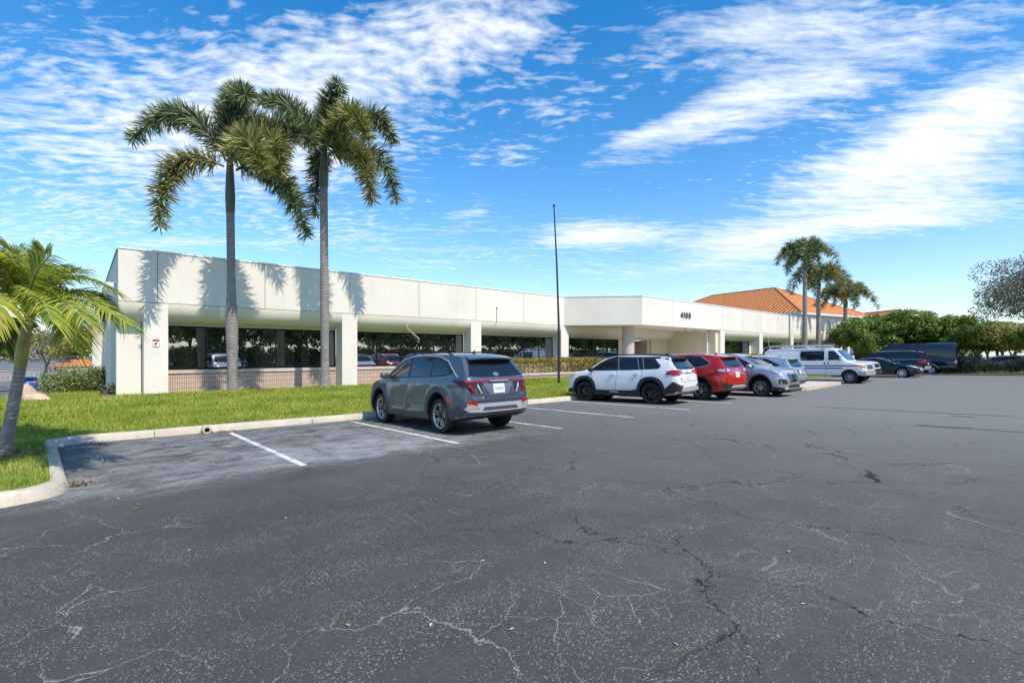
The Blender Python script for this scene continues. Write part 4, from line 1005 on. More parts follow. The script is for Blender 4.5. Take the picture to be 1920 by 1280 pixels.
# trees across the lot, seen as reflections in the windows
TR = tree_meshes(7.0, 3.3, 51, G_TREE, 9000, .2, 46, trunk_h=.22, squash=1.0)
TS = (np_mesh('crown', leaf_cloud([(random.uniform(-1.8, 1.8), random.uniform(-1.2, 1.2), random.uniform(.4, 1.9)) for _ in range(20)], [random.uniform(.5, .8) for _ in range(20)], 3500, .16), 4, G_TREE), stems_mesh(2.6, 2.2, 2.0, 61))
for k in range(42):
    x = (-6+k*6.0 if k < 21 else -3+(k-21)*6.0)+random.uniform(-1, 1); y = (-13.5 if k < 21 else -20)-random.uniform(0, 2)
    tree('bushy_tree', 'broad green tree across the lot, mirrored in the office windows', (x, y, gz(x, y)), TR, random.uniform(.85, 1.1)*(1 if k < 21 else 1.35), k*1.3, 'trees across the lot mirrored in the windows')
    if k > 20: continue
    for dx in (1.5, 4.4):
        r = thing('wild_shrub', 'leafy shrub between trees across the lot, mirrored in the office windows', 'shrub', (x+dx, y+.6, gz(x, y)), (0, 0, k), 'shrubs across the lot mirrored in the windows')
        place('foliage', TS[0], r); place('stem', TS[1], r)
for r, k in PEND:
    place('foliage', TS[0], r); place('stem', TS[1], r); r.scale = (k*.7, k*.8, k)
# trees beyond the side drive
for k, (x, y, me, s) in enumerate([(-6.5, 62, TC, 1.5), (-10.5, 78, TC, 1.8), (-3.0, 72, TG, .8), (-7.5, 52, TG, .62), (1.2, 66, TC, 1.4)]):
    tree('bushy_tree', ['half-bare olive tree beyond the side drive', 'tall yellowing tree beyond the blue car', 'grey thin-crowned tree above the far dumpster', 'sparse grey tree behind the leaning palm crown', 'olive tree beside the end wall beyond the round shrub'][k], (x, y, gz(x, y)), me, s, k*1.1)
# ------------------------------------------------------------------ vehicles
def curve1(pts):
    """monotone cubic through (x, value) pairs"""
    pts = sorted(pts); xs = np.array([p[0] for p in pts], float); ys = np.array([p[1] for p in pts], float)
    h = np.diff(xs); d = np.diff(ys)/h; m = np.zeros(len(xs)); m[0], m[-1] = d[0], d[-1]
    for i in range(1, len(xs)-1):
        if d[i-1]*d[i] > 0:
            w1 = 2*h[i]+h[i-1]; w2 = h[i]+2*h[i-1]; m[i] = (w1+w2)/(w1/d[i-1]+w2/d[i])
    def f(x):
        x = min(max(x, xs[0]), xs[-1]); i = min(int(np.searchsorted(xs, x, 'right'))-1, len(h)-1); i = max(i, 0)
        t = (x-xs[i])/h[i]; a, b = ys[i], ys[i+1]
        return (1+2*t)*(1-t)**2*a+t*(1-t)**2*h[i]*m[i]+t*t*(3-2*t)*b+t*t*(t-1)*h[i]*m[i+1]
    return f
def paint(name, col, metal=.35, rough=.32):
    if name in _flat: return _flat[name]
    m, nt, b = newmat(name); setp(b, col, rough, metal, .5, .7 if max(col) > .07 else .45, .03)
    n = noise(nt, objco(nt), 1.3, 2); dust = ramp(nt, nd_sep_z(nt), .75, .15)
    ln(nt, mix(nt, math_(nt, 'MULTIPLY', dust, .2 if max(col) > .07 else .06), col, (.2, .19, .17)), b.inputs['Base Color'])
    _flat[name] = m; return m
def nd_sep_z(nt):
    s = nd(nt, 'SeparateXYZ'); ln(nt, objco(nt), s.inputs[0]); return s.outputs[2]
BLACKP = plain('black_plastic', (.018, .018, .019), .55, vary=.2)
GREYP = plain('grey_plastic', (.055, .056, .058), .55, vary=.15)
SILVP = plain('silver_trim', (.52, .53, .55), .35, .4, vary=.05)
CHROME = plain('chrome', (.75, .75, .76), .12, 1, vary=0)
GAP = plain('panel_gap', (.006, .006, .006), .8, vary=0)
TYRE = plain('tyre_rubber', (.017, .017, .018), .8, vary=.25, scale=20)
ALLOY = plain('alloy_silver', (.55, .56, .58), .28, .85, vary=.05)
BLKALLOY = plain('alloy_black', (.02, .02, .022), .3, .5, vary=0)
DARKIN = plain('wheel_dark', (.012, .012, .013), .7, vary=0)
GLASSC = plain('car_glass', (.010, .012, .014), .03, 0, .6, .35, vary=0)
RED_L = plain('lamp_red', (.40, .012, .012), .15, 0, .5, .35, vary=.15, scale=20)
DRED_L = plain('lamp_dark_red', (.035, .004, .005), .12, 0, .5, .3, vary=0)
CLEAR_L = plain('lamp_clear', (.62, .63, .66), .1, .5, .8, 1, vary=.2, scale=24)
AMBER_L = plain('lamp_amber', (.75, .20, .02), .15, 0, .6, 1, vary=0)
PLATE = plain('plate_white', (.72, .74, .72), .4, vary=.05)
PLATE_G = plain('plate_print', (.42, .50, .43), .5, vary=0)
WHITE_M = plain('badge_silver', (.7, .7, .72), .25, .8, vary=0)

def chaikin(P, n=1, keep=()):
    for _ in range(n):
        Q = []
        for i, p in enumerate(P):
            a, b = P[i-1], P[(i+1) % len(P)]
            Q += [(p[0]*.78+a[0]*.22, p[1]*.78+a[1]*.22), (p[0]*.78+b[0]*.22, p[1]*.78+b[1]*.22)]
        P = Q
    return P
class Car:
    def __init__(s, spec):
        s.sp = spec; s.f = {k: curve1(spec[k]) for k in ('zt', 'zl', 'zb', 'w', 'wr')}
        s.x0, s.x1 = spec['zt'][0][0], spec['zt'][-1][0]
        if s.x0 > s.x1: s.x0, s.x1 = s.x1, s.x0
        s.dy = spec.get('dy')
        s.body_mesh()
    def ring(s, x):
        f = s.f; zt, zb, w, wr = f['zt'](x), f['zb'](x), f['w'](x), f['wr'](x); zl = min(f['zl'](x), zt-.02)
        zb = min(zb, zl-.05); wr = min(wr, w*.95)
        R = [(0, zb), (.78*w, zb), (.93*w, zb+.02*(zl-zb)/.6)]
        n = s.sp.get('rows', 12); sh = s.sp.get('sh', .965)
        for k in range(n+1):
            t = k/n; z = zb+.05+(zl-zb-.05)*t
            prof = .965+.035*math.sin(math.pi*min(1, t*1.02)**.8)-max(0, t-.82)/.18*(1-sh)
            y = w*prof
            if s.dy: y += s.dy(x, z)
            R.append((y, z))
        yl = R[-1][0]; ze = zl+(zt-zl)*.93
        for k in range(1, 7):
            t = k/6; R.append((yl+(wr-yl)*t+.018*math.sin(math.pi*t)*min(1, (zt-zl)/.4), zl+(ze-zl)*t))
        for k in range(1, 7):
            t = k/6; q = 1-t; R.append((wr*q, ze+(zt-ze)*(1-q**2.6)))
        return R
    def body_mesh(s):
        n = s.sp.get('stations', 84); xs = set()
        for i in range(n+1): xs.add(round(s.x0+(s.x1-s.x0)*(.5-.5*math.cos(math.pi*i/n))*.35+(s.x1-s.x0)*i/n*.65, 4))
        for k in ('zt',): xs |= {round(p[0], 4) for p in s.sp[k]}
        xs = sorted(xs); ys = [xs[0]]
        for x in xs[1:]:
            if x-ys[-1] > .006: ys.append(x)
        ys[-1] = s.x1; xs = ys
        rings = []
        for x in xs:
            R = s.ring(x); rings.append([(x, y, z) for y, z in R]+[(x, -y, z) for y, z in R[-2:0:-1]])
        m = len(rings[0]); vs = [p for r in rings for p in r]; fs = []
        for i in range(len(xs)-1):
            for k in range(m): fs.append((i*m+k, (i+1)*m+k, (i+1)*m+(k+1) % m, i*m+(k+1) % m))
        fs += [tuple(range(m)), tuple(range((len(xs)-1)*m+m-1, (len(xs)-1)*m-1, -1))]
        b = MB().add(vs, fs); s.raw = b.mesh('body', [s.sp['paint'], DARKIN], None)
        bm = bmesh.new(); bm.from_mesh(s.raw); s.bvh = BVHTree.FromBMesh(bm); bm.free()
        # wheel openings
        cut = MB()
        for ax in s.sp['axles']:
            for sg in (-1, 1):
                W = s.sp['halfw']; a, c = sorted((sg*(W-.36), sg*(W+.3)))
                prof = [(.001, a), (s.sp['arch'], a), (s.sp['arch'], c), (.001, c)]
                cut.lathe([(r, h) for r, h in prof], (ax, 0, s.sp['R']+.012), 'y', 40)
        cm = cut.mesh('cut', DARKIN, None); bm = bmesh.new(); bm.from_mesh(cm); bmesh.ops.remove_doubles(bm, verts=bm.verts, dist=.002); bmesh.ops.recalc_face_normals(bm, faces=bm.faces); bm.to_mesh(cm); bm.free()
        bo = place('tmp_body', s.raw); cu = place('tmp_cut', cm)
        md = bo.modifiers.new('b', 'BOOLEAN'); md.operation = 'DIFFERENCE'; md.solver = 'EXACT'; md.object = cu
        s.mesh = bpy.data.meshes.new_from_object(bo.evaluated_get(bpy.context.evaluated_depsgraph_get()))
        s.mesh.name = 'body'
        s.mesh.materials.clear(); s.mesh.materials.append(s.sp['paint']); s.mesh.materials.append(DARKIN)
        bpy.data.objects.remove(bo); bpy.data.objects.remove(cu); bpy.data.meshes.remove(cm)
        zc = s.sp['R']+.012; ra = s.sp['arch']
        for p in s.mesh.polygons:
            c = p.center; well = any(math.hypot(c.x-ax, c.z-zc) < ra+.004 for ax in s.sp['axles']) and abs(c.y) < s.sp['halfw']+.05
            p.material_index = 1 if (well or (p.normal.z < -.7 and c.z < .5)) else 0
        s.warp(s.mesh); smooth(s.mesh, 32)
    def warp(s, me):
        zm = s.sp.get('zmap')
        if not zm: return
        zx, zy = [p[0] for p in zm], [p[1] for p in zm]
        co = np.empty(len(me.vertices)*3, np.float32); me.vertices.foreach_get('co', co); co = co.reshape(-1, 3)
        co[:, 2] = np.interp(co[:, 2], zx, zy); me.vertices.foreach_set('co', co.ravel()); me.update()
    def hit(s, view, a, b):
        o, d = {'L': ((a, 4, b), (0, -1, 0)), 'R': ((a, -4, b), (0, 1, 0)), 'F': ((6, a, b), (-1, 0, 0)), 'B': ((-6, a, b), (1, 0, 0)), 'T': ((a, b, 5), (0, 0, -1))}[view]
        p, n, i, dist = s.bvh.ray_cast(Vector(o), Vector(d))
        if p is None or (view in 'LR' and abs(p.y) < .35):
            q = Vector(o)+Vector(d)*(4-s.f['w'](a) if view in 'LR' else 6-abs(s.x1 if view == 'F' else s.x0) if view in 'FB' else 3.6)
            p, n, i, dist = s.bvh.find_nearest(q)
        if n.dot(Vector(d)) > 0: n = -n
        return p, n
    def decal(s, view, poly, off=.004, thick=0, res=.06):
        """a panel cut to an outline (seen square-on from one side of the car) and laid on the body surface"""
        bm = bmesh.new(); ax = {'L': 0, 'R': 0, 'F': 1, 'B': 1, 'T': 0}[view]
        bm.faces.new([bm.verts.new((p[0], p[1], 0)) for p in poly])
        for k in (0, 1):
            lo, hi = min(p[k] for p in poly), max(p[k] for p in poly); m = int((hi-lo)/res)
            for j in range(1, m+1):
                co = [0, 0, 0]; no = [0, 0, 0]; co[k] = lo+(hi-lo)*j/(m+1); no[k] = 1
                bmesh.ops.bisect_plane(bm, geom=bm.verts[:]+bm.edges[:]+bm.faces[:], plane_co=co, plane_no=no)
        base = {}
        for v in bm.verts:
            p, n = s.hit(view, v.co.x, v.co.y); base[v] = (p, n)
        edge = [e for e in bm.edges if len(e.link_faces) == 1]
        for v, (p, n) in base.items(): v.co = p+n*(off+thick)
        if thick:
            new = {}
            for e in edge:
                a, b = e.verts
                for v in (a, b):
                    if v not in new: new[v] = bm.verts.new(base[v][0]-base[v][1]*.012)
                bm.faces.new((a, b, new[b], new[a]))
        bmesh.ops.recalc_face_normals(bm, faces=bm.faces)
        # make sure the shell faces outwards
        f0 = max(bm.faces, key=lambda f: f.calc_area()); p, n = s.hit(view, *poly[0])
        nn = {'L': Vector((0,1,0)), 'R': Vector((0,-1,0)), 'F': Vector((1,0,0)), 'B': Vector((-1,0,0)), 'T': Vector((0,0,1))}[view]
        if f0.normal.dot(nn) < 0: bmesh.ops.reverse_faces(bm, faces=bm.faces)
        me = bpy.data.meshes.new('p'); bm.to_mesh(me); bm.free(); s.warp(me); smooth(me, 40)
        return me
def pod(c, size, mat, name='pod', cuts=3, k=.55):
    """rounded block"""
    bm = bmesh.new(); bmesh.ops.create_cube(bm, size=2); bmesh.ops.subdivide_edges(bm, edges=bm.edges[:], cuts=cuts, use_grid_fill=True)
    for v in bm.verts:
        p = v.co; q = p.normalized()*1.25; v.co = p.lerp(q, k); v.co = Vector((v.co.x*size[0]/2+c[0], v.co.y*size[1]/2+c[1], v.co.z*size[2]/2+c[2]))
    me = bpy.data.meshes.new(name); bm.to_mesh(me); bm.free(); me.materials.append(mat); smooth(me, 60); return me
_wheels = {}
def wheel_meshes(R, W, style):
    if (R, W, style) in _wheels: return _wheels[(R, W, style)]
    kind, n, mat, rr = style
    t = MB(); h = W/2
    t.lathe([(rr-.012, -h*.82), (rr+.01, -h*.98), (R*.86, -h*1.04), (R*.965, -h*.92), (R, -h*.66), (R, h*.66), (R*.965, h*.92), (R*.86, h*1.04), (rr+.01, h*.98), (rr-.012, h*.82)], (0, 0, 0), 'y', 44)
    for k in range(40):   # shallow tread blocks
        w = 2*math.pi*k/40
        t.bar((R*math.cos(w), -h*.6, R*math.sin(w)), (R*math.cos(w+.05), h*.6, R*math.sin(w+.05)), .012, .006, (math.cos(w), 0, math.sin(w)))
    tm = t.mesh('wheel', TYRE, 40)
    r = MB()     # outer face towards +y
    r.lathe([(rr-.02, h*.70), (rr-.004, h*.93), (rr+.008, h*.96), (rr+.008, h*.80)], (0,0,0), 'y', 44, mi=0)
    r.lathe([(rr-.02, h*.70), (rr-.03, -h*.8)], (0,0,0), 'y', 32, mi=1)
    r.lathe([(rr-.02, -h*.1), (.001, -h*.1)], (0,0,0), 'y', 32, mi=1)
    r.lathe([(rr*.62, h*.0), (rr*.62, h*.12), (.02, h*.12)], (0,0,0), 'y', 28, mi=2)
    y0, y1 = h*.62, h*.86
    def sp(a0, a1, r0, r1, w0, w1, mi=0, dep=.03, ya=None, yb=None):
        r.bar((r0*math.cos(a0), ya or y0, r0*math.sin(a0)), (r1*math.cos(a1), yb or y1, r1*math.sin(a1)), w0, dep, (0, 1, 0), mi, w1, dep)
    if kind == 'steel':
        r.lathe([(rr-.02, h*.75), (rr*.82, h*.35), (rr*.55, h*.55), (rr*.5, h*.72), (.001, h*.75)], (0,0,0), 'y', 36, mi=0)
        r.lathe([(rr*.34, h*.74), (rr*.32, h*.95), (.001, h*.98)], (0,0,0), 'y', 24, mi=0)
        for k in range(8):
            w = 2*math.pi*k/8; r.lathe([(.022, h*.56), (.001, h*.565)], (rr*.70*math.cos(w), 0, rr*.70*math.sin(w)), 'y', 8, mi=1)
    else:
        for k in range(n):
            a = 2*math.pi*k/n+.31
            if kind == 'plain': sp(a, a, .05, rr-.01, .05, .042)
            elif kind == 'split':
                sp(a-.10, a-.20, .05, rr-.01, .026, .024); sp(a+.10, a+.20, .05, rr-.01, .026, .024)
            elif kind == 'blade':   # machined outline on dark, pinwheel
                sp(a, a+.05, .05, rr-.012, .06, .085, 1, .026); 
                sp(a-.25, a-.16, .06, rr-.01, .012, .014, 0, .034); sp(a+.12, a+.22, .085, rr-.01, .012, .014, 0, .034)
                sp(a-.16, a+.22, rr-.03, rr-.03, .014, .014, 0, .034, y1, y1)
                sp(a+.30, a+.42, .05, rr-.04, .012, .012, 0, .034)
        r.lathe([(.075, h*.55), (.07, h*.78), (.055, h*.84), (.001, h*.86)], (0,0,0), 'y', 24, mi=0 if kind != 'blade' else 1)
        for k in range(5):
            w = 2*math.pi*k/5; r.lathe([(.008, h*.84), (.001, h*.85)], (.05*math.cos(w), 0, .05*math.sin(w)), 'y', 6, mi=2)
    rm = r.mesh('rim', [mat, DARKIN, plain('brake_disc', (.2, .2, .21), .35, .8, vary=0)], 40)
    _wheels[(R, W, style)] = (tm, rm); return tm, rm
def make_car(spec, name, label, cat, X, Y, head=1, yaw=0.0, zoff=0.0, group=None):
    base = gz(X, Y)+zoff
    root = thing(name, label, cat, (X, Y, base), (0, SLOPE*head if Y < 25 else 0, R_(90*head)+yaw), group)
    c = spec.get('_car') or Car(spec); spec['_car'] = c
    body = place('body', c.mesh, root)
    def put(nm, me, mat, par=root):
        if mat is not None: me.materials.clear(); me.materials.append(mat)
        me.name = nm
        return place(nm, me, par)
    made = {}
    for d in spec['decals']:
        nm, view, poly, mat = d[:4]; off, th = (d[4], d[5]) if len(d) > 5 else (.004, 0); rnd = d[6] if len(d) > 6 else 0; par = d[7] if len(d) > 7 else None
        P = chaikin(list(poly), rnd) if rnd else list(poly)
        for vw in (('L', 'R') if view == 'S' else (view,)):
            for mir in ((False, True) if view in ('F2', 'B2') else (False,)):
                v2 = vw[0]; Q = [(-a, b) for a, b in P] if mir else P
                o = put(nm, c.decal(v2, Q, off, th, spec.get('res', .07)), mat)
                if par and (par, vw, mir) in made: o.parent = made[(par, vw, mir)]
                made[(nm, vw, mir)] = o
    for nm, me, par in (spec['extras'](c) if 'extras' in spec else []):
        c.warp(me); o = place(nm, me, root)
        if par and (par, 'B', False) in made: o.parent = made[(par, 'B', False)]
    tm, rm = wheel_meshes(spec['R'], spec['tw'], spec['rim'])
    for ax in spec['axles']:
        for sg in (1, -1):
            w = place('wheel', tm, root, (ax, sg*(spec['halfw']-spec['tw']/2-.035), spec['R']-.008)); w.rotation_euler = (0, 0, 0 if sg > 0 else math.pi)
            place('rim', rm, w)
    return root
def arch_poly(ax, zc, r0, r1, a0=-8, a1=188, n=18, sq=0):
    A = [R_(a0+(a1-a0)*i/n) for i in range(n+1)]
    def rad(a, r): return r*(1+sq*(abs(math.sin(2*a))**2))
    return [(ax+rad(a, r1)*math.cos(a), zc+rad(a, r1)*math.sin(a)) for a in A]+[(ax+r0*math.cos(a), zc+r0*math.sin(a)) for a in reversed(A)]
def vline(pts, w=.009):
    """thin joint line following a polyline"""
    P = [Vector(p) for p in pts]; L = []; Rr = []
    for i, p in enumerate(P):
        t = (P[min(i+1, len(P)-1)]-P[max(i-1, 0)]).normalized(); n = Vector((-t.y, t.x))*w/2
        L.append(tuple(p+n)); Rr.append(tuple(p-n))
    return L+Rr[::-1]
def rect(a0, a1, b0, b1): return [(a0, b0), (a1, b0), (a1, b1), (a0, b1)]
def mirror_pods(c, x, y, z, mat, s=(.16, .2, .15)):
    out = []
    for sg in (1, -1):
        b = MB(); b.bar((x+.02, sg*(y-.12), z-.06), (x+.02, sg*y, z-.03), .05, .03)
        me = pod((x, sg*(y+.05), z), s, mat, 'mirror', 3, .6); out.append(('mirror', me, None)); out.append(('mirror_arm', b.mesh('mirror_arm', BLACKP), None))
    return out
def handles(xs, z, y, mat, dz=0.0):
    out = []
    for i, x in enumerate(xs):
        for sg in (1, -1): out.append(('door_handle', pod((x, sg*(y+.012), z+dz*i), (.2, .035, .035), mat, 'door_handle', 2, .5), None))
    return out
def rails(c, xa, xb, y, mat, lift=.035):
    out = []
    for sg in (1, -1):
        b = MB(); n = 14; pts = []
        for i in range(n+1):
            x = xa+(xb-xa)*i/n; p, _ = c.hit('T', x, sg*y); e = min(i, n-i)
            pts.append((x, sg*y, p.z+(lift if e > 1 else lift*.45 if e == 1 else -.005)))
        b.tube(pts, .017, 8); out.append(('roof_rail', b.mesh('roof_rail', mat, 60), None))
    return out
def fin(c, x, mat):
    z = c.f['zt'](x); b = MB()
    b.add([(x+.09, .0, z), (x-.08, .025, z), (x-.08, -.025, z), (x-.07, 0, z+.075)], [(0,1,2), (0,1,3), (1,2,3), (2,0,3)])
    return [('antenna', b.mesh('antenna', mat, 50), None)]
def spoiler(c, x0, x1, y, z, mat, drop=.02):
    """roof-edge spoiler: a thin wedge that carries the roof line past the rear glass"""
    b = MB(); n = 8; top = []; bot = []
    for i in range(n+1):
        yy = -y+2*y*i/n; q = 1-(abs(yy)/y)**3; p, _ = c.hit('T', x0, yy*.97)
        top.append((x0, yy, p.z+.004)); bot.append((x1+.05*(1-q), yy, z-.03*(1-q)))
    vs = []
    for t, e in zip(top, bot): vs += [t, e, (e[0]+.01, e[1], e[2]-.035), (t[0]-.02, t[1], t[2]-.10)]
    fs = [(4*i+k, 4*i+(k+1) % 4, 4*i+4+(k+1) % 4, 4*i+4+k) for i in range(n) for k in range(4)]+[(0,1,2,3), (4*n+3, 4*n+2, 4*n+1, 4*n)]
    b.add(vs, fs); return [('spoiler', b.mesh('spoiler', mat, 40), None)]
def wiper(c, y0, z0, y1, z1):
    b = MB(); p, n = c.hit('B', y0, z0); q, m = c.hit('B', y1, z1); b.bar(p+n*.02, q+m*.02, .03, .012); return [('wiper', b.mesh('wiper', BLACKP), None)]
def exhaust(x, ys, z):
    out = []
    for y in ys:
        b = MB(); b.tube([(x+.3, y, z), (x, y, z)], .032, 10); out.append(('exhaust', b.mesh('exhaust', plain('exhaust_metal', (.4, .4, .4), .3, .9, vary=0)), None))
    return out
def lettering(c, txt, size, y, z, mat, name='badge'):
    me = text_mesh(txt, size, .002, name); p, n = c.hit('B', y, z); xs = [v.co.x for v in me.vertices]; mid = (min(xs)+max(xs))/2
    for v in me.vertices:
        a, b = v.co.x-mid, v.co.y
        q, m = c.hit('B', y-a, z+b); v.co = q+m*(.004+v.co.z)
    me.materials.clear(); me.materials.append(mat); return [(name, me, None)]
def emblem(c, y, z, ry, rz, mat, view='B'):
    P = [(y+ry*math.cos(a), z+rz*math.sin(a)) for a in np.linspace(0, 2*math.pi, 17)[:-1]]
    Q = [(y+ry*.72*math.cos(a), z+rz*.66*math.sin(a)) for a in np.linspace(0, 2*math.pi, 17)[:-1]]
    b = MB(); n = 16; vs = []
    for p in P+Q:
        h, m = c.hit(view, *p); vs.append(h+m*.012)
    fs = [(i, (i+1) % n, n+(i+1) % n, n+i) for i in range(n)]; b.add(vs, fs)
    for (a, c_) in (((-.35, -.55), (-.15, .55)), ((.15, -.55), (.35, .55)), ((-.25, -.05), (.25, .05))):
        h1, m1 = c.hit(view, y+a[0]*ry, z+a[1]*rz); h2, m2 = c.hit(view, y+c_[0]*ry, z+c_[1]*rz); b.bar(h1+m1*.011, h2+m2*.011, .012, .004, tuple(m1))
    return [('emblem', b.mesh('emblem', mat, None), None)]
def plate(view, y, z, w=.155, h=.077):
    return [('number_plate', view, rect(y-w, y+w, z-h, z+h), PLATE, .012, .006), ('plate_print', view, rect(y-w*.8, y+w*.8, z-h*.35, z+h*.35), PLATE_G, .020, 0, 0, 'number_plate')]

def suv_shape(L_f, L_r, H, half, hood=1.04, belt=1.03, rake=1.0, roofdrop=.08):
    """profile of a compact five-door: lengths from the wheelbase middle to nose and tail"""
    f, r = L_f, -L_r; k = H/1.68
    zt = [(r, .56), (r+.014, .72), (r+.035, .88), (r+.07, 1.0), (r+.13, 1.12*k), (r+.225, 1.27*k), (r+.33, 1.44*k), (r+.41, 1.555*k), (r+.53, H-roofdrop), (r+.95, H-roofdrop*.42), (-.62, H-.008), (-.05, H-.012), (.42, H-.085), (.80, 1.41*k), (1.10, 1.20*k), (f-.98, hood+.04), (f-.78, hood-.01), (f-.38, hood-.075), (f-.16, hood-.165), (f-.055, hood-.28), (f, .60)]
    zl = [(r, .5), (r+.06, .9), (r+.16, 1.0), (r+.46, belt+.07), (-1.2, belt+.03), (0, belt-.01), (1.1, belt-.05), (f-.68, hood-.085), (f-.18, hood-.22), (f, .56)]
    zb = [(r, .48), (r+.1, .37), (r+.4, .29), (-1.0, .225), (1.0, .225), (f-.35, .22), (f-.08, .26), (f, .34)]
    w = [(r, half*.76), (r+.03, half*.86), (r+.11, half*.935), (r+.3, half*.98), (-1.4, half), (0, half), (1.4, half), (f-.34, half*.965), (f-.14, half*.89), (f-.045, half*.80), (f, half*.68)]
    wr = [(r, half*.66), (r+.06, half*.81), (r+.17, half*.83), (r+.32, half*.78), (r+.48, half*.72), (-1.0, half*.72), (.2, half*.715), (.8, half*.75), (1.15, half*.79), (1.5, half*.76), (f-.18, half*.68), (f, half*.5)]
    return dict(zt=zt, zl=zl, zb=zb, w=w, wr=wr)
ZM_GREY = [(0, 0), (.55, .56), (1.03, 1.16), (1.6, 1.67), (2, 2.06)]
ZM_W = [(0, 0), (.6, .6), (1.08, 1.15), (1.6, 1.62), (2, 2.02)]
ZM_X = [(0, 0), (.6, .62), (1.03, 1.13), (1.6, 1.63), (2, 2.02)]
# --- grey compact SUV, tail towards the lot
def spec_grey():
    P = paint('paint_blue_grey', (.085, .115, .15), .45, .36)
    wb = 1.378; S = suv_shape(2.28, 2.36, 1.70, .932, 1.045, 1.05)
    R = .385
    def dy(x, z):
        """pressed facets: slanting hollow in each door, flared wings, shoulder crease"""
        d = 0
        def sm(a, b, t): t = min(1, max(0, (t-a)/(b-a))); return t*t*(3-2*t)
        if .38 < z < 1.0:
            for x0, x1 in ((-.78, .02), (.12, .98)):
                s_ = x-(z-.62)*(-.75)
                d -= .026*sm(x0, x0+.05, s_)*(1-sm(x1-.30, x1, s_))*sm(.40, .44, z)*(1-sm(.66, .90, z))
            for ax in (wb, -wb):
                q = math.hypot(x-ax, (z-R)*1.0); d += .022*(1-sm(.50, .62, q))
        if z > .80: d += .010*(1-sm(.0, .07, abs(z-(.955+.02*(-x)/2))))
        return d
    a = .425
    dec = [
        ('window_surround', 'S', [(1.16, 1.05), (.84, 1.31), (.48, 1.50), (.1, 1.585), (-.5, 1.605), (-1.1, 1.575), (-1.5, 1.46), (-1.86, 1.19), (-1.55, 1.115), (-.5, 1.065), (.6, 1.04)], BLACKP, .003, 0),
        ('side_window', 'S', [(1.0, 1.075), (.76, 1.29), (.45, 1.465), (.08, 1.55), (.02, 1.07)], GLASSC, .006, 0),
        ('side_window', 'S', [(-.06, 1.075), (-.02, 1.56), (-.5, 1.575), (-.92, 1.555), (-.96, 1.105)], GLASSC, .006, 0),
        ('side_window', 'S', [(-1.01, 1.11), (-.98, 1.548), (-1.14, 1.53), (-1.42, 1.42), (-1.72, 1.19), (-1.5, 1.145)], GLASSC, .006, 0),
        ('window_trim', 'S', vline([(1.20, 1.06), (.86, 1.335), (.48, 1.525), (.1, 1.608), (-.5, 1.628), (-1.1, 1.598), (-1.52, 1.48), (-1.9, 1.19), (-2.02, 1.09)], .022), SILVP, .006, .004),
        ('rear_window', 'B', [(-.74, 1.12), (-.70, 1.17), (-.58, 1.47), (.58, 1.47), (.70, 1.17), (.74, 1.12), (.4, 1.09), (-.4, 1.09)], GLASSC, .005, 0),
        ('windscreen', 'F', [(-.68, 1.17), (-.60, 1.52), (0, 1.57), (.60, 1.52), (.68, 1.17), (0, 1.14)], GLASSC, .005, 0),
        ('light_bar', 'B', [(-.82, .992), (-.82, 1.016), (0, 1.03), (.82, 1.016), (.82, .992), (0, 1.004)], RED_L, .006, .012),
        ('tail_lamp', 'B2', [(.86, .985), (.86, .935), (.80, .89), (.72, .82), (.64, .82), (.67, .88), (.60, .91), (.56, .88), (.52, .81), (.45, .81), (.46, .90), (.42, .965), (.43, .98)], DRED_L, .006, .008),
        ('lamp_fang', 'B2', [(.75, .965), (.77, .93), (.69, .815), (.64, .815)], RED_L, .016, 0, 0, 'tail_lamp'),
        ('lamp_fang', 'B2', [(.56, .965), (.58, .93), (.50, .80), (.45, .80)], CLEAR_L, .016, 0, 0, 'tail_lamp'),
        ('side_lamp', 'S', [(-2.30, 1.015), (-1.88, 1.03), (-2.02, .975), (-2.16, .92), (-2.28, .90)], DRED_L, .006, .006),
        ('bumper_skirt', 'B', [(-.86, .56), (-.80, .645), (-.45, .635), (.45, .635), (.80, .645), (.86, .56), (.80, .50), (.5, .48), (-.5, .48), (-.80, .50)], SILVP, .008, .02),
        ('bumper_inset', 'B', [(-.50, .515), (-.44, .575), (.44, .575), (.50, .515)], GREYP, .034, 0, 0, 'bumper_skirt'),
        ('reflector', 'B2', [(.60, .60), (.62, .665), (.82, .685), (.83, .64)], RED_L, .030, .004),
        ('fog_lamp', 'B2', [(.56, .545), (.60, .60), (.83, .64), (.82, .565)], CLEAR_L, .030, .004),
        ('boot_line', 'B', vline([(-.72, .99), (-.74, .78), (-.70, .68), (0, .665), (.70, .68), (.74, .78), (.72, .99)], .008), GAP, .003, 0),
        ('boot_crease', 'B', vline([(-.62, .775), (0, .765), (.62, .775)], .010), GREYP, .003, 0),
        ('plate_recess', 'B', [(-.40, .965), (-.24, .765), (.24, .765), (.40, .965)], plain('paint_recess', (.20, .22, .25), .35, .5, vary=0), .003, 0)]
    dec += plate('B', 0, .875)
    for ax in (wb, -wb): dec.append(('wheel_arch', 'S', arch_poly(ax, R+.012, a-.004, a+.095, -14, 194, 20, .04), GREYP, .004, .016))
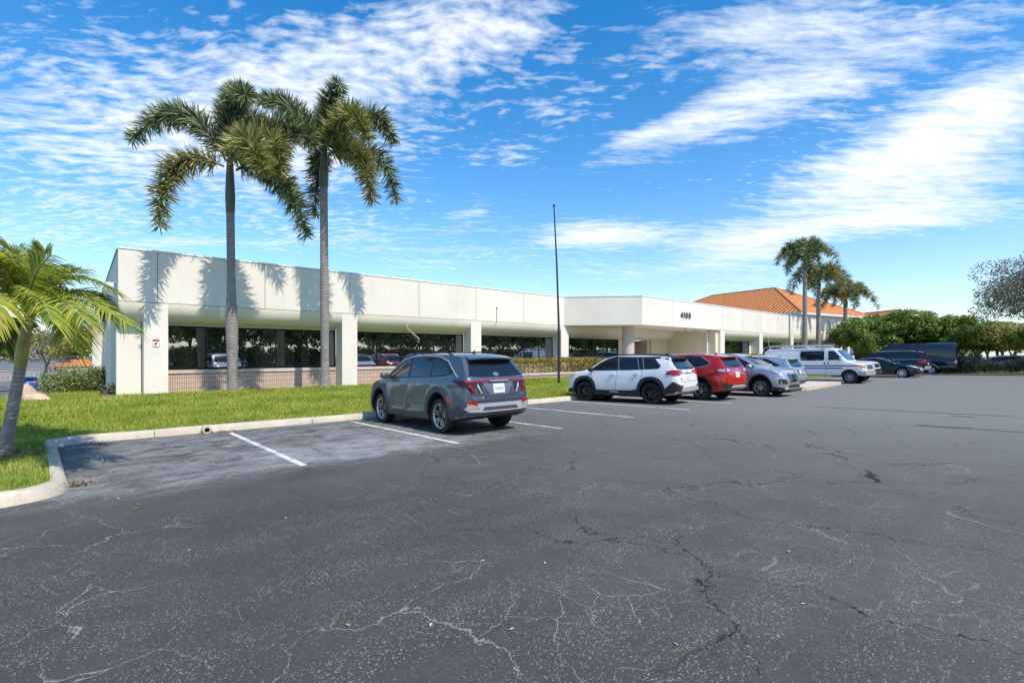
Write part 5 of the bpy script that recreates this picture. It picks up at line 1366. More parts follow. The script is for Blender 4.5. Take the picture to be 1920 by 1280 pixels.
    dec += [('sill', 'S', [(wb-.5, .27), (wb-.5, .41), (0, .395), (-wb+.5, .43), (-wb+.5, .27)], GREYP, .004, .012),
            ('rear_cladding', 'S', [(-wb-.46, .36), (-wb-.50, .55), (-2.2, .62), (-2.30, .52), (-2.2, .42)], GREYP, .004, .01),
            ('arch_reflector', 'S', [(-wb-.47, .66), (-wb-.40, .76), (-wb-.37, .74), (-wb-.46, .60)], RED_L, .024, .004),
            ('door_gap', 'S', vline([(-.02, 1.05), (.0, .8), (.02, .42)]), GAP, .003, 0), ('door_gap', 'S', vline([(1.10, 1.03), (1.06, .8), (.98, .42)]), GAP, .003, 0),
            ('door_gap', 'S', vline([(-1.02, 1.08), (-1.04, .9), (-.92, .72), (-.88, .44)]), GAP, .003, 0), ('fuel_door', 'R', vline([(-1.45, .90), (-1.45, 1.02), (-1.65, 1.02), (-1.65, .90), (-1.45, .90)], .007), GAP, .003, 0),
            ('headlamp', 'F2', [(.50, .82), (.82, .86), (.80, .76), (.55, .72)], CLEAR_L, .006, .01), ('grille', 'F', [(-.55, .56), (-.52, .80), (.52, .80), (.55, .56)], BLACKP, .006, .01)]
    def extras(c):
        o = mirror_pods(c, .98, .95, 1.10, P) + handles((.18, -.82), .905, .915, P, .03)
        o += rails(c, .42, -1.5, .60, BLACKP, .045)+fin(c, -1.42, BLACKP)+spoiler(c, -1.86, -2.17, .60, 1.555, P)
        o += lettering(c, 'TUCSON', .075, .58, .70, WHITE_M)+lettering(c, 'AWD', .035, -.64, .755, WHITE_M)+emblem(c, 0, 1.15, .075, .04, WHITE_M)+exhaust(-2.2, (-.5,), .34)
        b = MB(); b.bar((-2.335, -.25, 1.01), (-2.335, .25, 1.01), .02, .02); o.append(('tailgate_grip', b.mesh('tailgate_grip', SILVP), None))
        return o
    return dict(S, paint=P, axles=(wb, -wb), halfw=.932, arch=a, R=R, tw=.24, rim=('blade', 5, ALLOY, .262), decals=dec, extras=extras, dy=dy, stations=190, res=.05, rows=26, zmap=ZM_GREY)
# --- white SUV with black roof and cladding
def spec_white():
    P = paint('paint_white', (.78, .79, .80), .05, .3); wb = 1.345; S = suv_shape(2.25, 2.35, 1.715, .927, 1.09, 1.09, roofdrop=.10); R = .375; a = .435
    dec = [
        ('roof_shell', 'T', [(.52, -.60), (.60, 0), (.52, .60), (-1.9, .60), (-1.9, -.60)], BLACKP, .003, 0),
        ('window_surround', 'S', [(1.16, 1.08), (.78, 1.37), (.40, 1.57), (.0, 1.66), (-.8, 1.67), (-1.90, 1.63), (-1.93, 1.555), (-1.45, 1.53), (-1.70, 1.26), (-1.62, 1.15), (-.5, 1.10), (.6, 1.08)], BLACKP, .003, 0),
        ('side_window', 'S', [(1.0, 1.11), (.70, 1.355), (.36, 1.51), (.02, 1.555), (-.05, 1.11)], GLASSC, .007, 0, 1),
        ('side_window', 'S', [(-.12, 1.11), (-.05, 1.56), (-.75, 1.56), (-.88, 1.13)], GLASSC, .007, 0, 1),
        ('side_window', 'S', [(-.93, 1.135), (-.80, 1.555), (-.96, 1.55), (-1.06, 1.14)], GLASSC, .007, 0),
        ('side_window', 'S', [(-1.11, 1.145), (-1.01, 1.545), (-1.32, 1.51), (-1.62, 1.28), (-1.58, 1.18)], GLASSC, .007, 0, 1),
        ('pillar_trim', 'S', vline([(-.12, 1.10), (-.03, 1.575)], .014), SILVP, .008, .002), ('pillar_trim', 'S', vline([(-.915, 1.13), (-.785, 1.57)], .012), SILVP, .008, .002), ('pillar_trim', 'S', vline([(-1.085, 1.14), (-.985, 1.56)], .012), SILVP, .008, .002),
        ('rear_window', 'B', [(-.70, 1.14), (-.58, 1.50), (.58, 1.50), (.70, 1.14), (.5, 1.115), (-.5, 1.115)], GLASSC, .005, 0),
        ('rear_window_surround', 'B2', [(.70, 1.12), (.58, 1.52), (.70, 1.50), (.80, 1.16)], BLACKP, .003, 0),
        ('windscreen', 'F', [(-.68, 1.2), (-.60, 1.55), (0, 1.6), (.60, 1.55), (.68, 1.2), (0, 1.17)], GLASSC, .005, 0),
        ('tail_lamp', 'B2', [(.88, 1.11), (.50, 1.09), (.38, 1.05), (.42, .99), (.62, .985), (.72, .95), (.88, .93)], RED_L, .006, .012),
        ('lamp_insert', 'B2', [(.60, 1.06), (.48, 1.055), (.44, 1.02), (.60, 1.01)], CLEAR_L, .020, 0, 0, 'tail_lamp'),
        ('side_lamp', 'S', [(-2.30, 1.11), (-2.06, 1.10), (-1.90, .97), (-2.27, .94)], RED_L, .006, .01),
        ('lamp_edge', 'S', [(-2.02, 1.07), (-1.86, .965), (-1.96, .965), (-2.08, 1.04)], BLACKP, .018, 0),
        ('bumper_cladding', 'B', [(-.90, .74), (-.66, .60), (.66, .60), (.90, .74), (.88, .46), (.6, .44), (-.6, .44), (-.88, .46)], BLACKP, .006, .012),
        ('bumper_skirt', 'B', [(-.72, .475), (-.62, .60), (.62, .60), (.72, .475), (.5, .455), (-.5, .455)], SILVP, .022, .012),
        ('reflector', 'B2', [(.55, .615), (.55, .65), (.80, .66), (.80, .63)], RED_L, .022, .005),
        ('tailgate_trim', 'B', rect(-.30, .30, .985, 1.01), GREYP, .008, .012),
        ('boot_line', 'B', vline([(-.70, 1.08), (-.66, .76), (0, .745), (.66, .76), (.70, 1.08)], .008), GAP, .003, 0),
        ('sill', 'S', [(wb-.44, .26), (wb-.52, .46), (.4, .445), (-.55, .46), (-wb+.52, .50), (-wb+.44, .26)], BLACKP, .004, .012),
        ('sill_badge', 'L', rect(-.10, .25, .37, .41), SILVP, .018, .002),
        ('rear_cladding', 'S', [(-wb-.44, .34), (-wb-.50, .54), (-2.12, .76), (-2.24, .74), (-2.27, .5), (-2.15, .40)], BLACKP, .004, .012),
        ('door_gap', 'S', vline([(-.04, 1.08), (-.02, .8), (.02, .47)]), GAP, .003, 0), ('door_gap', 'S', vline([(1.05, 1.06), (1.0, .8), (.96, .5)]), GAP, .003, 0), ('door_gap', 'S', vline([(-1.02, 1.1), (-1.03, .92), (-.92, .74), (-.88, .5)]), GAP, .003, 0),
        ('headlamp', 'F2', [(.50, .93), (.84, .98), (.84, .88), (.55, .86)], CLEAR_L, .006, .008), ('headlamp_side', 'S', [(1.80, .95), (2.1, .95), (2.12, .86), (1.98, .86)], BLACKP, .006, .006),
        ('grille', 'F', [(-.60, .45), (-.52, .84), (.52, .84), (.60, .45)], BLACKP, .006, .01), ('front_cladding', 'S', [(wb+.46, .30), (wb+.50, .52), (2.14, .42), (2.16, .32)], BLACKP, .004, .01)]
    dec += plate('B', 0, .88)
    for ax in (wb, -wb): dec.append(('wheel_arch', 'S', arch_poly(ax, R+.012, a-.004, a+.085, -12, 192, 20, .07), BLACKP, .004, .02))
    def extras(c):
        return mirror_pods(c, .98, .95, 1.13, BLACKP)+handles((.10, -.82), .97, .915, P, .02)+rails(c, .35, -1.6, .60, BLACKP, .03)+fin(c, -1.5, BLACKP)+spoiler(c, -1.86, -2.15, .60, 1.575, BLACKP)+wiper(c, .1, 1.15, -.34, 1.19)+emblem(c, 0, 1.055, .06, .035, SILVP)+lettering(c, 'RAV4', .06, .60, .82, GREYP)+exhaust(-2.25, (-.55,), .36)
    return dict(S, paint=P, axles=(wb, -wb), halfw=.927, arch=a, R=R, tw=.235, rim=('split', 5, BLKALLOY, .245), decals=dec, extras=extras, stations=100, res=.06, zmap=ZM_W)
# --- rounded crossover used in red (tail out) and silver (nose out)
def spec_cross(P, rear=True, rimst=('split', 5, ALLOY, .235)):
    wb = 1.353; S = suv_shape(2.28, 2.36, 1.72, .92, 1.06, 1.07, roofdrop=.09); R = .36; a = .42
    dec = [
        ('window_surround', 'S', [(1.14, 1.07), (.80, 1.33), (.42, 1.535), (.0, 1.615), (-.8, 1.62), (-1.30, 1.575), (-1.68, 1.32), (-1.60, 1.20), (-1.2, 1.12), (-.3, 1.075), (.6, 1.06)], BLACKP, .003, 0),
        ('window_trim', 'S', vline([(-.9, 1.095), (-1.25, 1.13), (-1.62, 1.205), (-1.70, 1.32), (-1.32, 1.59)], .02), SILVP, .006, .003),
        ('side_window', 'S', [(1.0, 1.09), (.72, 1.32), (.38, 1.50), (.02, 1.57), (-.04, 1.09)], GLASSC, .006, 0),
        ('side_window', 'S', [(-.10, 1.09), (-.04, 1.575), (-.7, 1.58), (-.98, 1.55), (-1.0, 1.12)], GLASSC, .006, 0),
        ('side_window', 'S', [(-1.05, 1.13), (-1.04, 1.545), (-1.28, 1.51), (-1.6, 1.31), (-1.54, 1.21), (-1.3, 1.16)], GLASSC, .006, 0, 1),
        ('rear_window', 'B', [(-.72, 1.16), (-.60, 1.51), (.60, 1.51), (.72, 1.16), (.45, 1.12), (-.45, 1.12)], GLASSC, .005, 0),
        ('windscreen', 'F', [(-.70, 1.18), (-.62, 1.55), (0, 1.6), (.62, 1.55), (.70, 1.18), (0, 1.14)], GLASSC, .005, 0),
        ('tail_lamp', 'B2', [(.90, 1.11), (.62, 1.10), (.44, 1.04), (.44, .98), (.60, .955), (.90, .92)], RED_L, .006, .014),
        ('lamp_insert', 'B2', [(.80, 1.06), (.56, 1.05), (.49, 1.01), (.60, .98), (.80, .97)], CLEAR_L, .022, 0, 0, 'tail_lamp'),
        ('side_lamp', 'S', [(-2.30, 1.12), (-2.06, 1.09), (-1.92, 1.01), (-2.02, .96), (-2.27, .92)], RED_L, .006, .012),
        ('side_lamp_insert', 'S', [(-2.24, 1.07), (-2.08, 1.05), (-1.99, 1.01), (-2.06, .985), (-2.24, .96)], CLEAR_L, .020, 0, 0, 'side_lamp'),
        ('bumper_cladding', 'B', [(-.88, .64), (-.5, .58), (.5, .58), (.88, .64), (.86, .46), (-.86, .46)], BLACKP, .006, .012),
        ('bumper_skirt', 'B', [(-.62, .475), (-.44, .55), (.44, .55), (.62, .475)], SILVP, .020, .008),
        ('bumper_chrome', 'B2', [(.40, .53), (.42, .56), (.64, .60), (.66, .57)], CHROME, .020, .006),
        ('reflector', 'B2', [(.66, .60), (.66, .625), (.82, .655), (.82, .63)], RED_L, .020, .004),
        ('tailgate_trim', 'B', rect(-.34, .34, .965, .99), CHROME, .008, .012),
        ('boot_line', 'B', vline([(-.68, 1.08), (-.62, .82), (-.45, .70), (.45, .70), (.62, .82), (.68, 1.08)], .009), GAP, .003, 0),
        ('sill', 'S', [(wb-.45, .26), (wb-.5, .36), (0, .345), (-wb+.5, .36), (-wb+.45, .26)], BLACKP, .004, .008),
        ('door_gap', 'S', vline([(-.03, 1.06), (.0, .8), (.02, .37)]), GAP, .003, 0), ('door_gap', 'S', vline([(1.06, 1.04), (1.02, .8), (.95, .4)]), GAP, .003, 0), ('door_gap', 'S', vline([(-1.02, 1.1), (-1.04, .9), (-.92, .72), (-.88, .4)]), GAP, .003, 0),
        ('headlamp', 'F2', [(.40, .82), (.50, .87), (.86, .99), (.84, .88), (.60, .79)], CLEAR_L, .006, .012),
        ('headlamp_side', 'S', [(1.72, 1.0), (2.10, .90), (2.17, .80), (2.02, .82), (1.84, .90)], CLEAR_L, .006, .010),
        ('lamp_amber', 'S', [(1.74, .985), (1.86, .94), (1.86, .905)], AMBER_L, .018, 0, 0, 'headlamp_side'),
        ('grille', 'F', [(-.42, .64), (-.30, .56), (.30, .56), (.42, .64), (.44, .82), (-.44, .82)], BLACKP, .006, .01),
        ('grille_chrome', 'F', vline([(-.34, .85), (-.20, .60), (.20, .60), (.34, .85)], .05), CHROME, .020, .012),
        ('grille_edge', 'F', vline([(-.50, .80), (-.40, .62), (-.3, .53), (.3, .53), (.40, .62), (.50, .80)], .03), P, .016, .012),
        ('lower_intake', 'F', [(-.62, .36), (-.50, .46), (.50, .46), (.62, .36)], BLACKP, .006, .01),
        ('skid_strip', 'F', [(-.70, .30), (-.62, .35), (.62, .35), (.70, .30)], SILVP, .01, .012),
        ('fog_recess', 'F2', [(.62, .50), (.64, .66), (.84, .68), (.80, .50)], BLACKP, .006, .004),
        ('fog_side', 'S', [(2.04, .50), (2.02, .66), (2.09, .66), (2.10, .50)], BLACKP, .006, .004),
        ('front_cladding', 'S', [(wb+.45, .27), (wb+.48, .40), (2.2, .36), (2.2, .28)], BLACKP, .004, .008)]
    dec += plate('B', 0, .87)
    for ax in (wb, -wb): dec.append(('wheel_arch', 'S', arch_poly(ax, R+.012, a-.004, a+.05, -10, 190, 20), BLACKP, .004, .014))
    def extras(c):
        return mirror_pods(c, .98, .95, 1.13, P)+handles((.12, -.82), .95, .905, CHROME, .02)+rails(c, .35, -1.5, .62, SILVP, .03)+fin(c, -1.5, P)+spoiler(c, -1.88, -2.15, .62, 1.585, P)+wiper(c, .1, 1.18, -.34, 1.2)+emblem(c, 0, 1.045, .055, .045, SILVP)+emblem(c, 0, .76, .07, .06, CHROME, 'F')
    return dict(S, paint=P, axles=(wb, -wb), halfw=.92, arch=a, R=R, tw=.23, rim=rimst, decals=dec, extras=extras, stations=90, res=.07, zmap=ZM_X)
# --- pale blue-silver crossover
def spec_pale():
    P = paint('paint_ice_silver', (.47, .51, .57), .5, .28); wb = 1.375; S = suv_shape(2.30, 2.38, 1.665, .95, 1.02, 1.04, roofdrop=.13); R = .37; a = .43
    dec = [
        ('window_surround', 'S', [(1.14, 1.04), (.80, 1.29), (.42, 1.49), (.0, 1.57), (-.7, 1.565), (-1.2, 1.50), (-1.82, 1.20), (-1.5, 1.12), (-.3, 1.06), (.6, 1.04)], BLACKP, .003, 0),
        ('side_window', 'S', [(1.0, 1.06), (.72, 1.28), (.38, 1.455), (.02, 1.53), (-.04, 1.065)], GLASSC, .006, 0),
        ('side_window', 'S', [(-.10, 1.07), (-.04, 1.535), (-.66, 1.53), (-.98, 1.49), (-1.12, 1.10)], GLASSC, .006, 0),
        ('side_window', 'S', [(-1.17, 1.11), (-1.05, 1.48), (-1.25, 1.44), (-1.70, 1.21), (-1.5, 1.14)], GLASSC, .006, 0),
        ('pillar_trim', 'S', vline([(-1.145, 1.09), (-1.0, 1.50)], .03), SILVP, .007, .003),
        ('rear_window', 'B', [(-.72, 1.14), (-.58, 1.43), (.58, 1.43), (.72, 1.14), (.45, 1.10), (-.45, 1.10)], GLASSC, .005, 0),
        ('windscreen', 'F', [(-.70, 1.15), (-.62, 1.5), (0, 1.55), (.62, 1.5), (.70, 1.15), (0, 1.11)], GLASSC, .005, 0),
        ('tail_lamp', 'B2', [(.92, 1.05), (.55, 1.06), (.50, 1.03), (.66, .98), (.74, .88), (.80, .90), (.92, .98)], RED_L, .006, .012),
        ('lamp_insert', 'B2', [(.72, 1.045), (.56, 1.045), (.70, .99), (.76, .93), (.80, .98)], CLEAR_L, .020, 0, 0, 'tail_lamp'),
        ('side_lamp', 'S', [(-2.32, 1.05), (-1.90, 1.07), (-1.84, 1.05), (-2.0, .99), (-2.29, .95)], RED_L, .006, .01),
        ('bumper_cladding', 'B', [(-.90, .54), (-.5, .52), (.5, .52), (.90, .54), (.88, .45), (-.88, .45)], BLACKP, .006, .012),
        ('boot_line', 'B', vline([(-.70, 1.05), (-.66, .76), (0, .74), (.66, .76), (.70, 1.05)], .009), GAP, .003, 0),
        ('plate_recess', 'B', [(-.28, .98), (-.24, .80), (.24, .80), (.28, .98)], GREYP, .004, .004),
        ('bumper_step', 'B', [(-.88, .66), (-.86, .70), (.86, .70), (.88, .66)], SILVP, .006, .01),
        ('sill', 'S', [(wb-.45, .26), (wb-.5, .36), (0, .345), (-wb+.5, .36), (-wb+.45, .26)], BLACKP, .004, .008),
        ('door_gap', 'S', vline([(-.03, 1.05), (.0, .8), (.02, .37)]), GAP, .003, 0), ('headlamp', 'F2', [(.45, .82), (.84, .90), (.82, .80), (.5, .75)], CLEAR_L, .006, .01), ('grille', 'F', [(-.45, .5), (-.5, .78), (.5, .78), (.45, .5)], BLACKP, .006, .01)]
    dec += plate('B', 0, .89)
    def extras(c): return mirror_pods(c, .98, .97, 1.1, P)+handles((.12, -.82), .93, .93, P)+fin(c, -1.5, P)+spoiler(c, -1.9, -2.24, .62, 1.50, P)+wiper(c, .1, 1.15, -.34, 1.17)
    return dict(S, paint=P, axles=(wb, -wb), halfw=.95, arch=a, R=R, tw=.24, rim=('split', 5, ALLOY, .25), decals=dec, extras=extras, stations=80, res=.08)
# --- white work van with ladder rack
def spec_van():
    P = paint('paint_van_white', (.74, .75, .76), 0, .35); wb = 1.755; f, r = 2.56, -2.95; R = .375; h = 1.0
    dec = [
        ('side_window', 'S', [(.72, 1.36), (.70, 1.90), (1.0, 1.90), (1.38, 1.46), (1.42, 1.36)], GLASSC, .006, 0), ('side_window', 'S', [(-.75, 1.34), (-.79, 1.38), (-.79, 1.87), (-.75, 1.91), (.46, 1.91), (.50, 1.87), (.50, 1.38), (.46, 1.34)], GLASSC, .006, 0),
        
        ('windscreen', 'F', [(-.82, 1.36), (-.72, 1.92), (0, 1.97), (.72, 1.92), (.82, 1.36), (0, 1.32)], GLASSC, .006, 0),
        ('rear_window', 'B2', [(.08, 1.4), (.08, 1.8), (.7, 1.8), (.74, 1.4)], GLASSC, .005, 0),
        ('red_stripe', 'S', [(-2.8, .99), (-2.8, 1.06), (1.95, 1.06), (2.42, 1.03), (2.34, .96), (2.25, .99)], plain('stripe_red', (.36, .03, .04), .4, vary=0), .004, 0),
        ('blue_stripe', 'S', [(-2.8, .85), (-2.8, .92), (1.42, .92), (1.40, .85)], plain('stripe_blue', (.03, .07, .30), .4, vary=0), .004, 0),
        ('door_gap', 'S', vline([(.60, .52), (.60, 1.93)]), GAP, .003, 0), ('door_gap', 'S', vline([(1.40, 1.35), (1.38, .95), (1.28, .72)]), GAP, .003, 0), ('door_gap', 'S', vline([(-.85, .52), (-.85, 1.93)]), GAP, .003, 0),
        ('headlamp', 'F2', [(.52, .86), (.52, 1.06), (.84, 1.06), (.84, .86)], CLEAR_L, .008, .012), ('marker_lamp', 'F2', [(.85, .88), (.85, 1.06), (.95, 1.05), (.95, .9)], AMBER_L, .008, .012),
        ('marker_side', 'S', [(2.34, .92), (2.31, 1.08), (2.46, 1.07), (2.48, .92)], AMBER_L, .008, .014),
        ('grille', 'F', [(-.48, .82), (-.48, 1.06), (.48, 1.06), (.48, .82)], GREYP, .008, .01),
        ('front_bumper', 'F', [(-.93, .48), (-.93, .74), (.93, .74), (.93, .48)], SILVP, .02, .03), ('front_bumper', 'S', [(2.20, .50), (2.24, .74), (2.50, .74), (2.50, .50)], SILVP, .012, .02),
        ('tail_lamp', 'B2', rect(.84, .95, .9, 1.25), RED_L, .006, .01)]
    def extras(c):
        o = []
        for sg in (1, -1):
            o.append(('mirror', pod((1.42, sg*1.16, 1.50), (.12, .17, .24), P, 'mirror', 3, .4), None))
            b = MB(); b.bar((1.40, sg*.95, 1.44), (1.42, sg*1.1, 1.47), .04, .04); o.append(('mirror_arm', b.mesh('mirror_arm', BLACKP), None))
            for x in (.52, .72): o.append(('door_handle', pod((x, sg*1.0, 1.18), (.05, .04, .13), BLACKP, 'door_handle', 2, .3), None))
        b = MB()
        for x in (.45, -.55, -1.9):
            b.bar((x, -.86, 2.18), (x, .86, 2.18), .04, .04)
            for sg in (1, -1): b.bar((x, sg*.80, 2.02), (x, sg*.84, 2.20), .06, .04); b.bar((x-.08, sg*.84, 2.02), (x, sg*.84, 2.24), .03, .03); b.bar((x+.08, sg*.84, 2.02), (x, sg*.84, 2.24), .03, .03)
        for sg in (1, -1): b.bar((.7, sg*.84, 2.22), (-2.6, sg*.84, 2.22), .03, .03)
        o.append(('ladder_rack', b.mesh('ladder_rack', plain('rack_metal', (.62, .62, .62), .4, .6, vary=.1)), None))
        b = MB()
        for y in (-.62, -.25): b.bar((.85, y, 2.27), (-2.7, y, 2.27), .035, .07)
        for i in range(11): b.bar((.75-i*.33, -.62, 2.27), (.75-i*.33, -.25, 2.27), .03, .03)
        o.append(('ladder', b.mesh('ladder', plain('ladder_alu', (.55, .55, .56), .4, .7, vary=.1)), None))
        b = MB(); b.bar((1.58, -.5, 1.30), (1.30, .1, 1.66), .02, .012); b.bar((1.58, .15, 1.30), (1.30, .72, 1.64), .02, .012); o.append(('wiper', b.mesh('wiper', BLACKP), None))
        return o
    return dict(zt=[(r, .7), (r+.02, 1.75), (r+.06, 1.95), (r+.2, 2.04), (-1.5, 2.09), (.3, 2.10), (.8, 2.08), (1.02, 2.0), (1.35, 1.66), (1.60, 1.38), (1.72, 1.29), (2.05, 1.22), (2.38, 1.13), (2.48, 1.04), (f-.03, .85), (f, .72)],
        zl=[(r, .65), (r+.03, 1.3), (-1, 1.33), (1.2, 1.33), (1.7, 1.22), (2.3, 1.05), (f, .68)], zb=[(r, .55), (-2.4, .48), (0, .42), (1.8, .42), (f, .46)],
        w=[(r, .92), (r+.05, .98), (-2, 1.0), (1.3, 1.0), (2.2, .99), (2.42, .96), (f-.04, .90), (f, .84)], wr=[(r, .80), (r+.1, .82), (-2, .84), (.9, .82), (1.4, .84), (1.75, .86), (2.3, .84), (f, .74)],
        sh=.985, paint=P, axles=(wb, -wb), halfw=1.0, arch=.435, R=R, tw=.24, rim=('steel', 8, plain('steel_wheel', (.30, .30, .31), .5, .3, vary=.2), .215), decals=dec, extras=extras, stations=70, res=.1)
# --- white pickup, nose out
def spec_pickup():
    P = paint('paint_van_white', (.74, .75, .76), 0, .35); wb = 1.85; f, r = 2.82, -3.05; R = .40
    dec = [('windscreen', 'F', [(-.74, 1.36), (-.64, 1.80), (0, 1.85), (.64, 1.80), (.74, 1.36), (0, 1.33)], GLASSC, .006, 0), ('side_window', 'S', [(1.05, 1.34), (.62, 1.72), (.15, 1.80), (.10, 1.34)], GLASSC, .006, 0), ('side_window', 'S', [(.02, 1.34), (.04, 1.80), (-.80, 1.78), (-.86, 1.36)], GLASSC, .006, 0),
        ('grille', 'F', [(-.50, .86), (-.52, 1.10), (.52, 1.10), (.50, .86)], BLACKP, .006, .012), ('grille_bar', 'F', rect(-.62, .62, .93, 1.0), CHROME, .022, .012), ('headlamp', 'F2', [(.62, .92), (.62, 1.14), (.94, 1.14), (.93, .92)], CLEAR_L, .008, .012),
        ('front_bumper', 'F', [(-.95, .52), (-.95, .78), (.95, .78), (.95, .52)], CHROME, .02, .03), ('lower_intake', 'F', rect(-.5, .5, .56, .68), BLACKP, .055, 0), ('fog_lamp', 'F2', rect(.68, .84, .58, .68), CLEAR_L, .056, 0),
        ('bed_cover', 'T', rect(-2.95, -1.0, -.74, .74), BLACKP, .006, 0), ('door_gap', 'S', vline([(.06, 1.3), (.06, .55)]), GAP, .003, 0), ('tail_lamp', 'B2', rect(.80, .95, .9, 1.25), RED_L, .006, .01)]
    def extras(c): return mirror_pods(c, 1.05, 1.04, 1.42, P, (.14, .22, .2))+handles((.18, -.62), 1.15, .985, P)
    return dict(zt=[(r, .9), (r+.03, 1.28), (r+.1, 1.33), (-1.2, 1.34), (-1.0, 1.42), (-.92, 1.72), (-.8, 1.84), (-.4, 1.89), (.2, 1.885), (.55, 1.80), (.95, 1.50), (1.15, 1.36), (1.3, 1.31), (2.2, 1.26), (2.6, 1.20), (2.74, 1.12), (f-.03, .95), (f, .78)],
        zl=[(r, .85), (r+.1, 1.26), (-1, 1.28), (1.1, 1.27), (2.3, 1.16), (f, .72)], zb=[(r, .6), (-2.4, .5), (0, .46), (2.0, .46), (f, .52)],
        w=[(r, .93), (r+.1, .99), (-1, 1.01), (2.2, 1.01), (2.6, .98), (f-.05, .93), (f, .88)], wr=[(r, .84), (-1.1, .86), (-.8, .74), (.4, .72), (.9, .78), (1.2, .84), (2.5, .84), (f, .76)],
        paint=P, axles=(wb, -wb), halfw=1.01, arch=.47, R=R, tw=.26, rim=('split', 6, ALLOY, .25), decals=dec, extras=extras, stations=70, res=.1)
# --- sedan
def spec_sedan(P, rimst=('plain', 9, plain('alloy_bright', (.8, .8, .82), .25, .8, vary=0), .262)):
    wb = 1.425; f, r = 2.40, -2.52; R = .345
    dec = [('window_surround', 'S', [(1.05, .98), (.55, 1.25), (.1, 1.385), (-.5, 1.40), (-1.1, 1.31), (-1.75, 1.06), (-1.5, 1.02)], BLACKP, .003, 0), ('window_trim', 'S', vline([(1.08, .99), (.55, 1.268), (.1, 1.402), (-.5, 1.418), (-1.1, 1.328), (-1.80, 1.06)], .016), SILVP, .006, .003),
        ('side_window', 'S', [(.88, 1.01), (.5, 1.235), (.08, 1.36), (.02, 1.01)], GLASSC, .006, 0), ('side_window', 'S', [(-.05, 1.01), (0, 1.365), (-.5, 1.37), (-.95, 1.31), (-1.0, 1.02)], GLASSC, .006, 0), ('side_window', 'S', [(-1.05, 1.025), (-1.0, 1.295), (-1.6, 1.07)], GLASSC, .006, 0),
        ('windscreen', 'F', [(-.70, 1.06), (-.60, 1.34), (0, 1.38), (.60, 1.34), (.70, 1.06), (0, 1.02)], GLASSC, .006, 0), ('rear_window', 'B', [(-.66, 1.09), (-.56, 1.32), (.56, 1.32), (.66, 1.09)], GLASSC, .006, 0),
        ('headlamp', 'F2', [(.40, .68), (.45, .75), (.86, .86), (.84, .74), (.6, .66)], CLEAR_L, .006, .012), ('headlamp_side', 'S', [(1.90, .86), (2.25, .76), (2.3, .68), (2.1, .72)], CLEAR_L, .006, .012),
        ('grille', 'F', [(-.50, .50), (-.42, .70), (.42, .70), (.50, .50)], SILVP, .006, .012), ('lower_intake', 'F', [(-.7, .30), (-.6, .40), (.6, .40), (.7, .30)], BLACKP, .006, .01), ('fog_trim', 'F2', [(.55, .40), (.60, .47), (.84, .50), (.82, .44)], CHROME, .01, .012),
        ('tail_lamp', 'B2', [(.35, .86), (.40, .95), (.88, .97), (.86, .82)], RED_L, .006, .012), ('side_lamp', 'S', [(-2.44, .96), (-2.15, .97), (-2.3, .86), (-2.46, .84)], RED_L, .006, .01), ('boot_line', 'B', vline([(-.72, .97), (-.66, .62), (.66, .62), (.72, .97)], .01), GAP, .003, 0),
        ('sill', 'S', [(.95, .22), (.92, .28), (-.92, .28), (-.95, .22)], BLACKP, .004, .008), ('door_gap', 'S', vline([(-.01, 1.0), (.02, .7), (.03, .3)]), GAP, .003, 0), ('door_gap', 'S', vline([(1.0, .98), (.95, .7), (.88, .34)]), GAP, .003, 0), ('door_gap', 'S', vline([(-1.02, 1.0), (-1.05, .85), (-.9, .6), (-.88, .34)]), GAP, .003, 0)]
    dec += plate('B', 0, .80)
    def extras(c): return mirror_pods(c, .88, .95, 1.06, P)+handles((.12, -.82), .89, .915, P)
    return dict(zt=[(r, .62), (r+.015, .80), (r+.05, .98), (r+.12, 1.03), (-1.95, 1.07), (-1.65, 1.17), (-1.1, 1.37), (-.6, 1.455), (-.15, 1.47), (.25, 1.41), (.75, 1.18), (1.05, 1.03), (1.25, .965), (1.9, .90), (2.2, .80), (2.33, .68), (f, .54)],
        zl=[(r, .55), (r+.06, .94), (-1.8, .99), (-.5, .985), (1.0, .94), (1.8, .84), (2.2, .70), (f, .48)], zb=[(r, .42), (r+.15, .30), (-1, .19), (1.2, .19), (2.2, .2), (f, .26)],
        w=[(r, .74), (r+.03, .83), (r+.12, .89), (-1.4, .93), (1.4, .925), (2.0, .89), (2.24, .80), (f-.05, .72), (f, .60)], wr=[(r, .66), (r+.1, .76), (-2.0, .76), (-1.4, .70), (-.8, .64), (.2, .64), (.8, .70), (1.2, .76), (1.9, .70), (f, .5)],
        paint=P, axles=(wb, -wb), halfw=.93, arch=.40, R=R, tw=.23, rim=rimst, decals=dec, extras=extras, stations=80, res=.09)
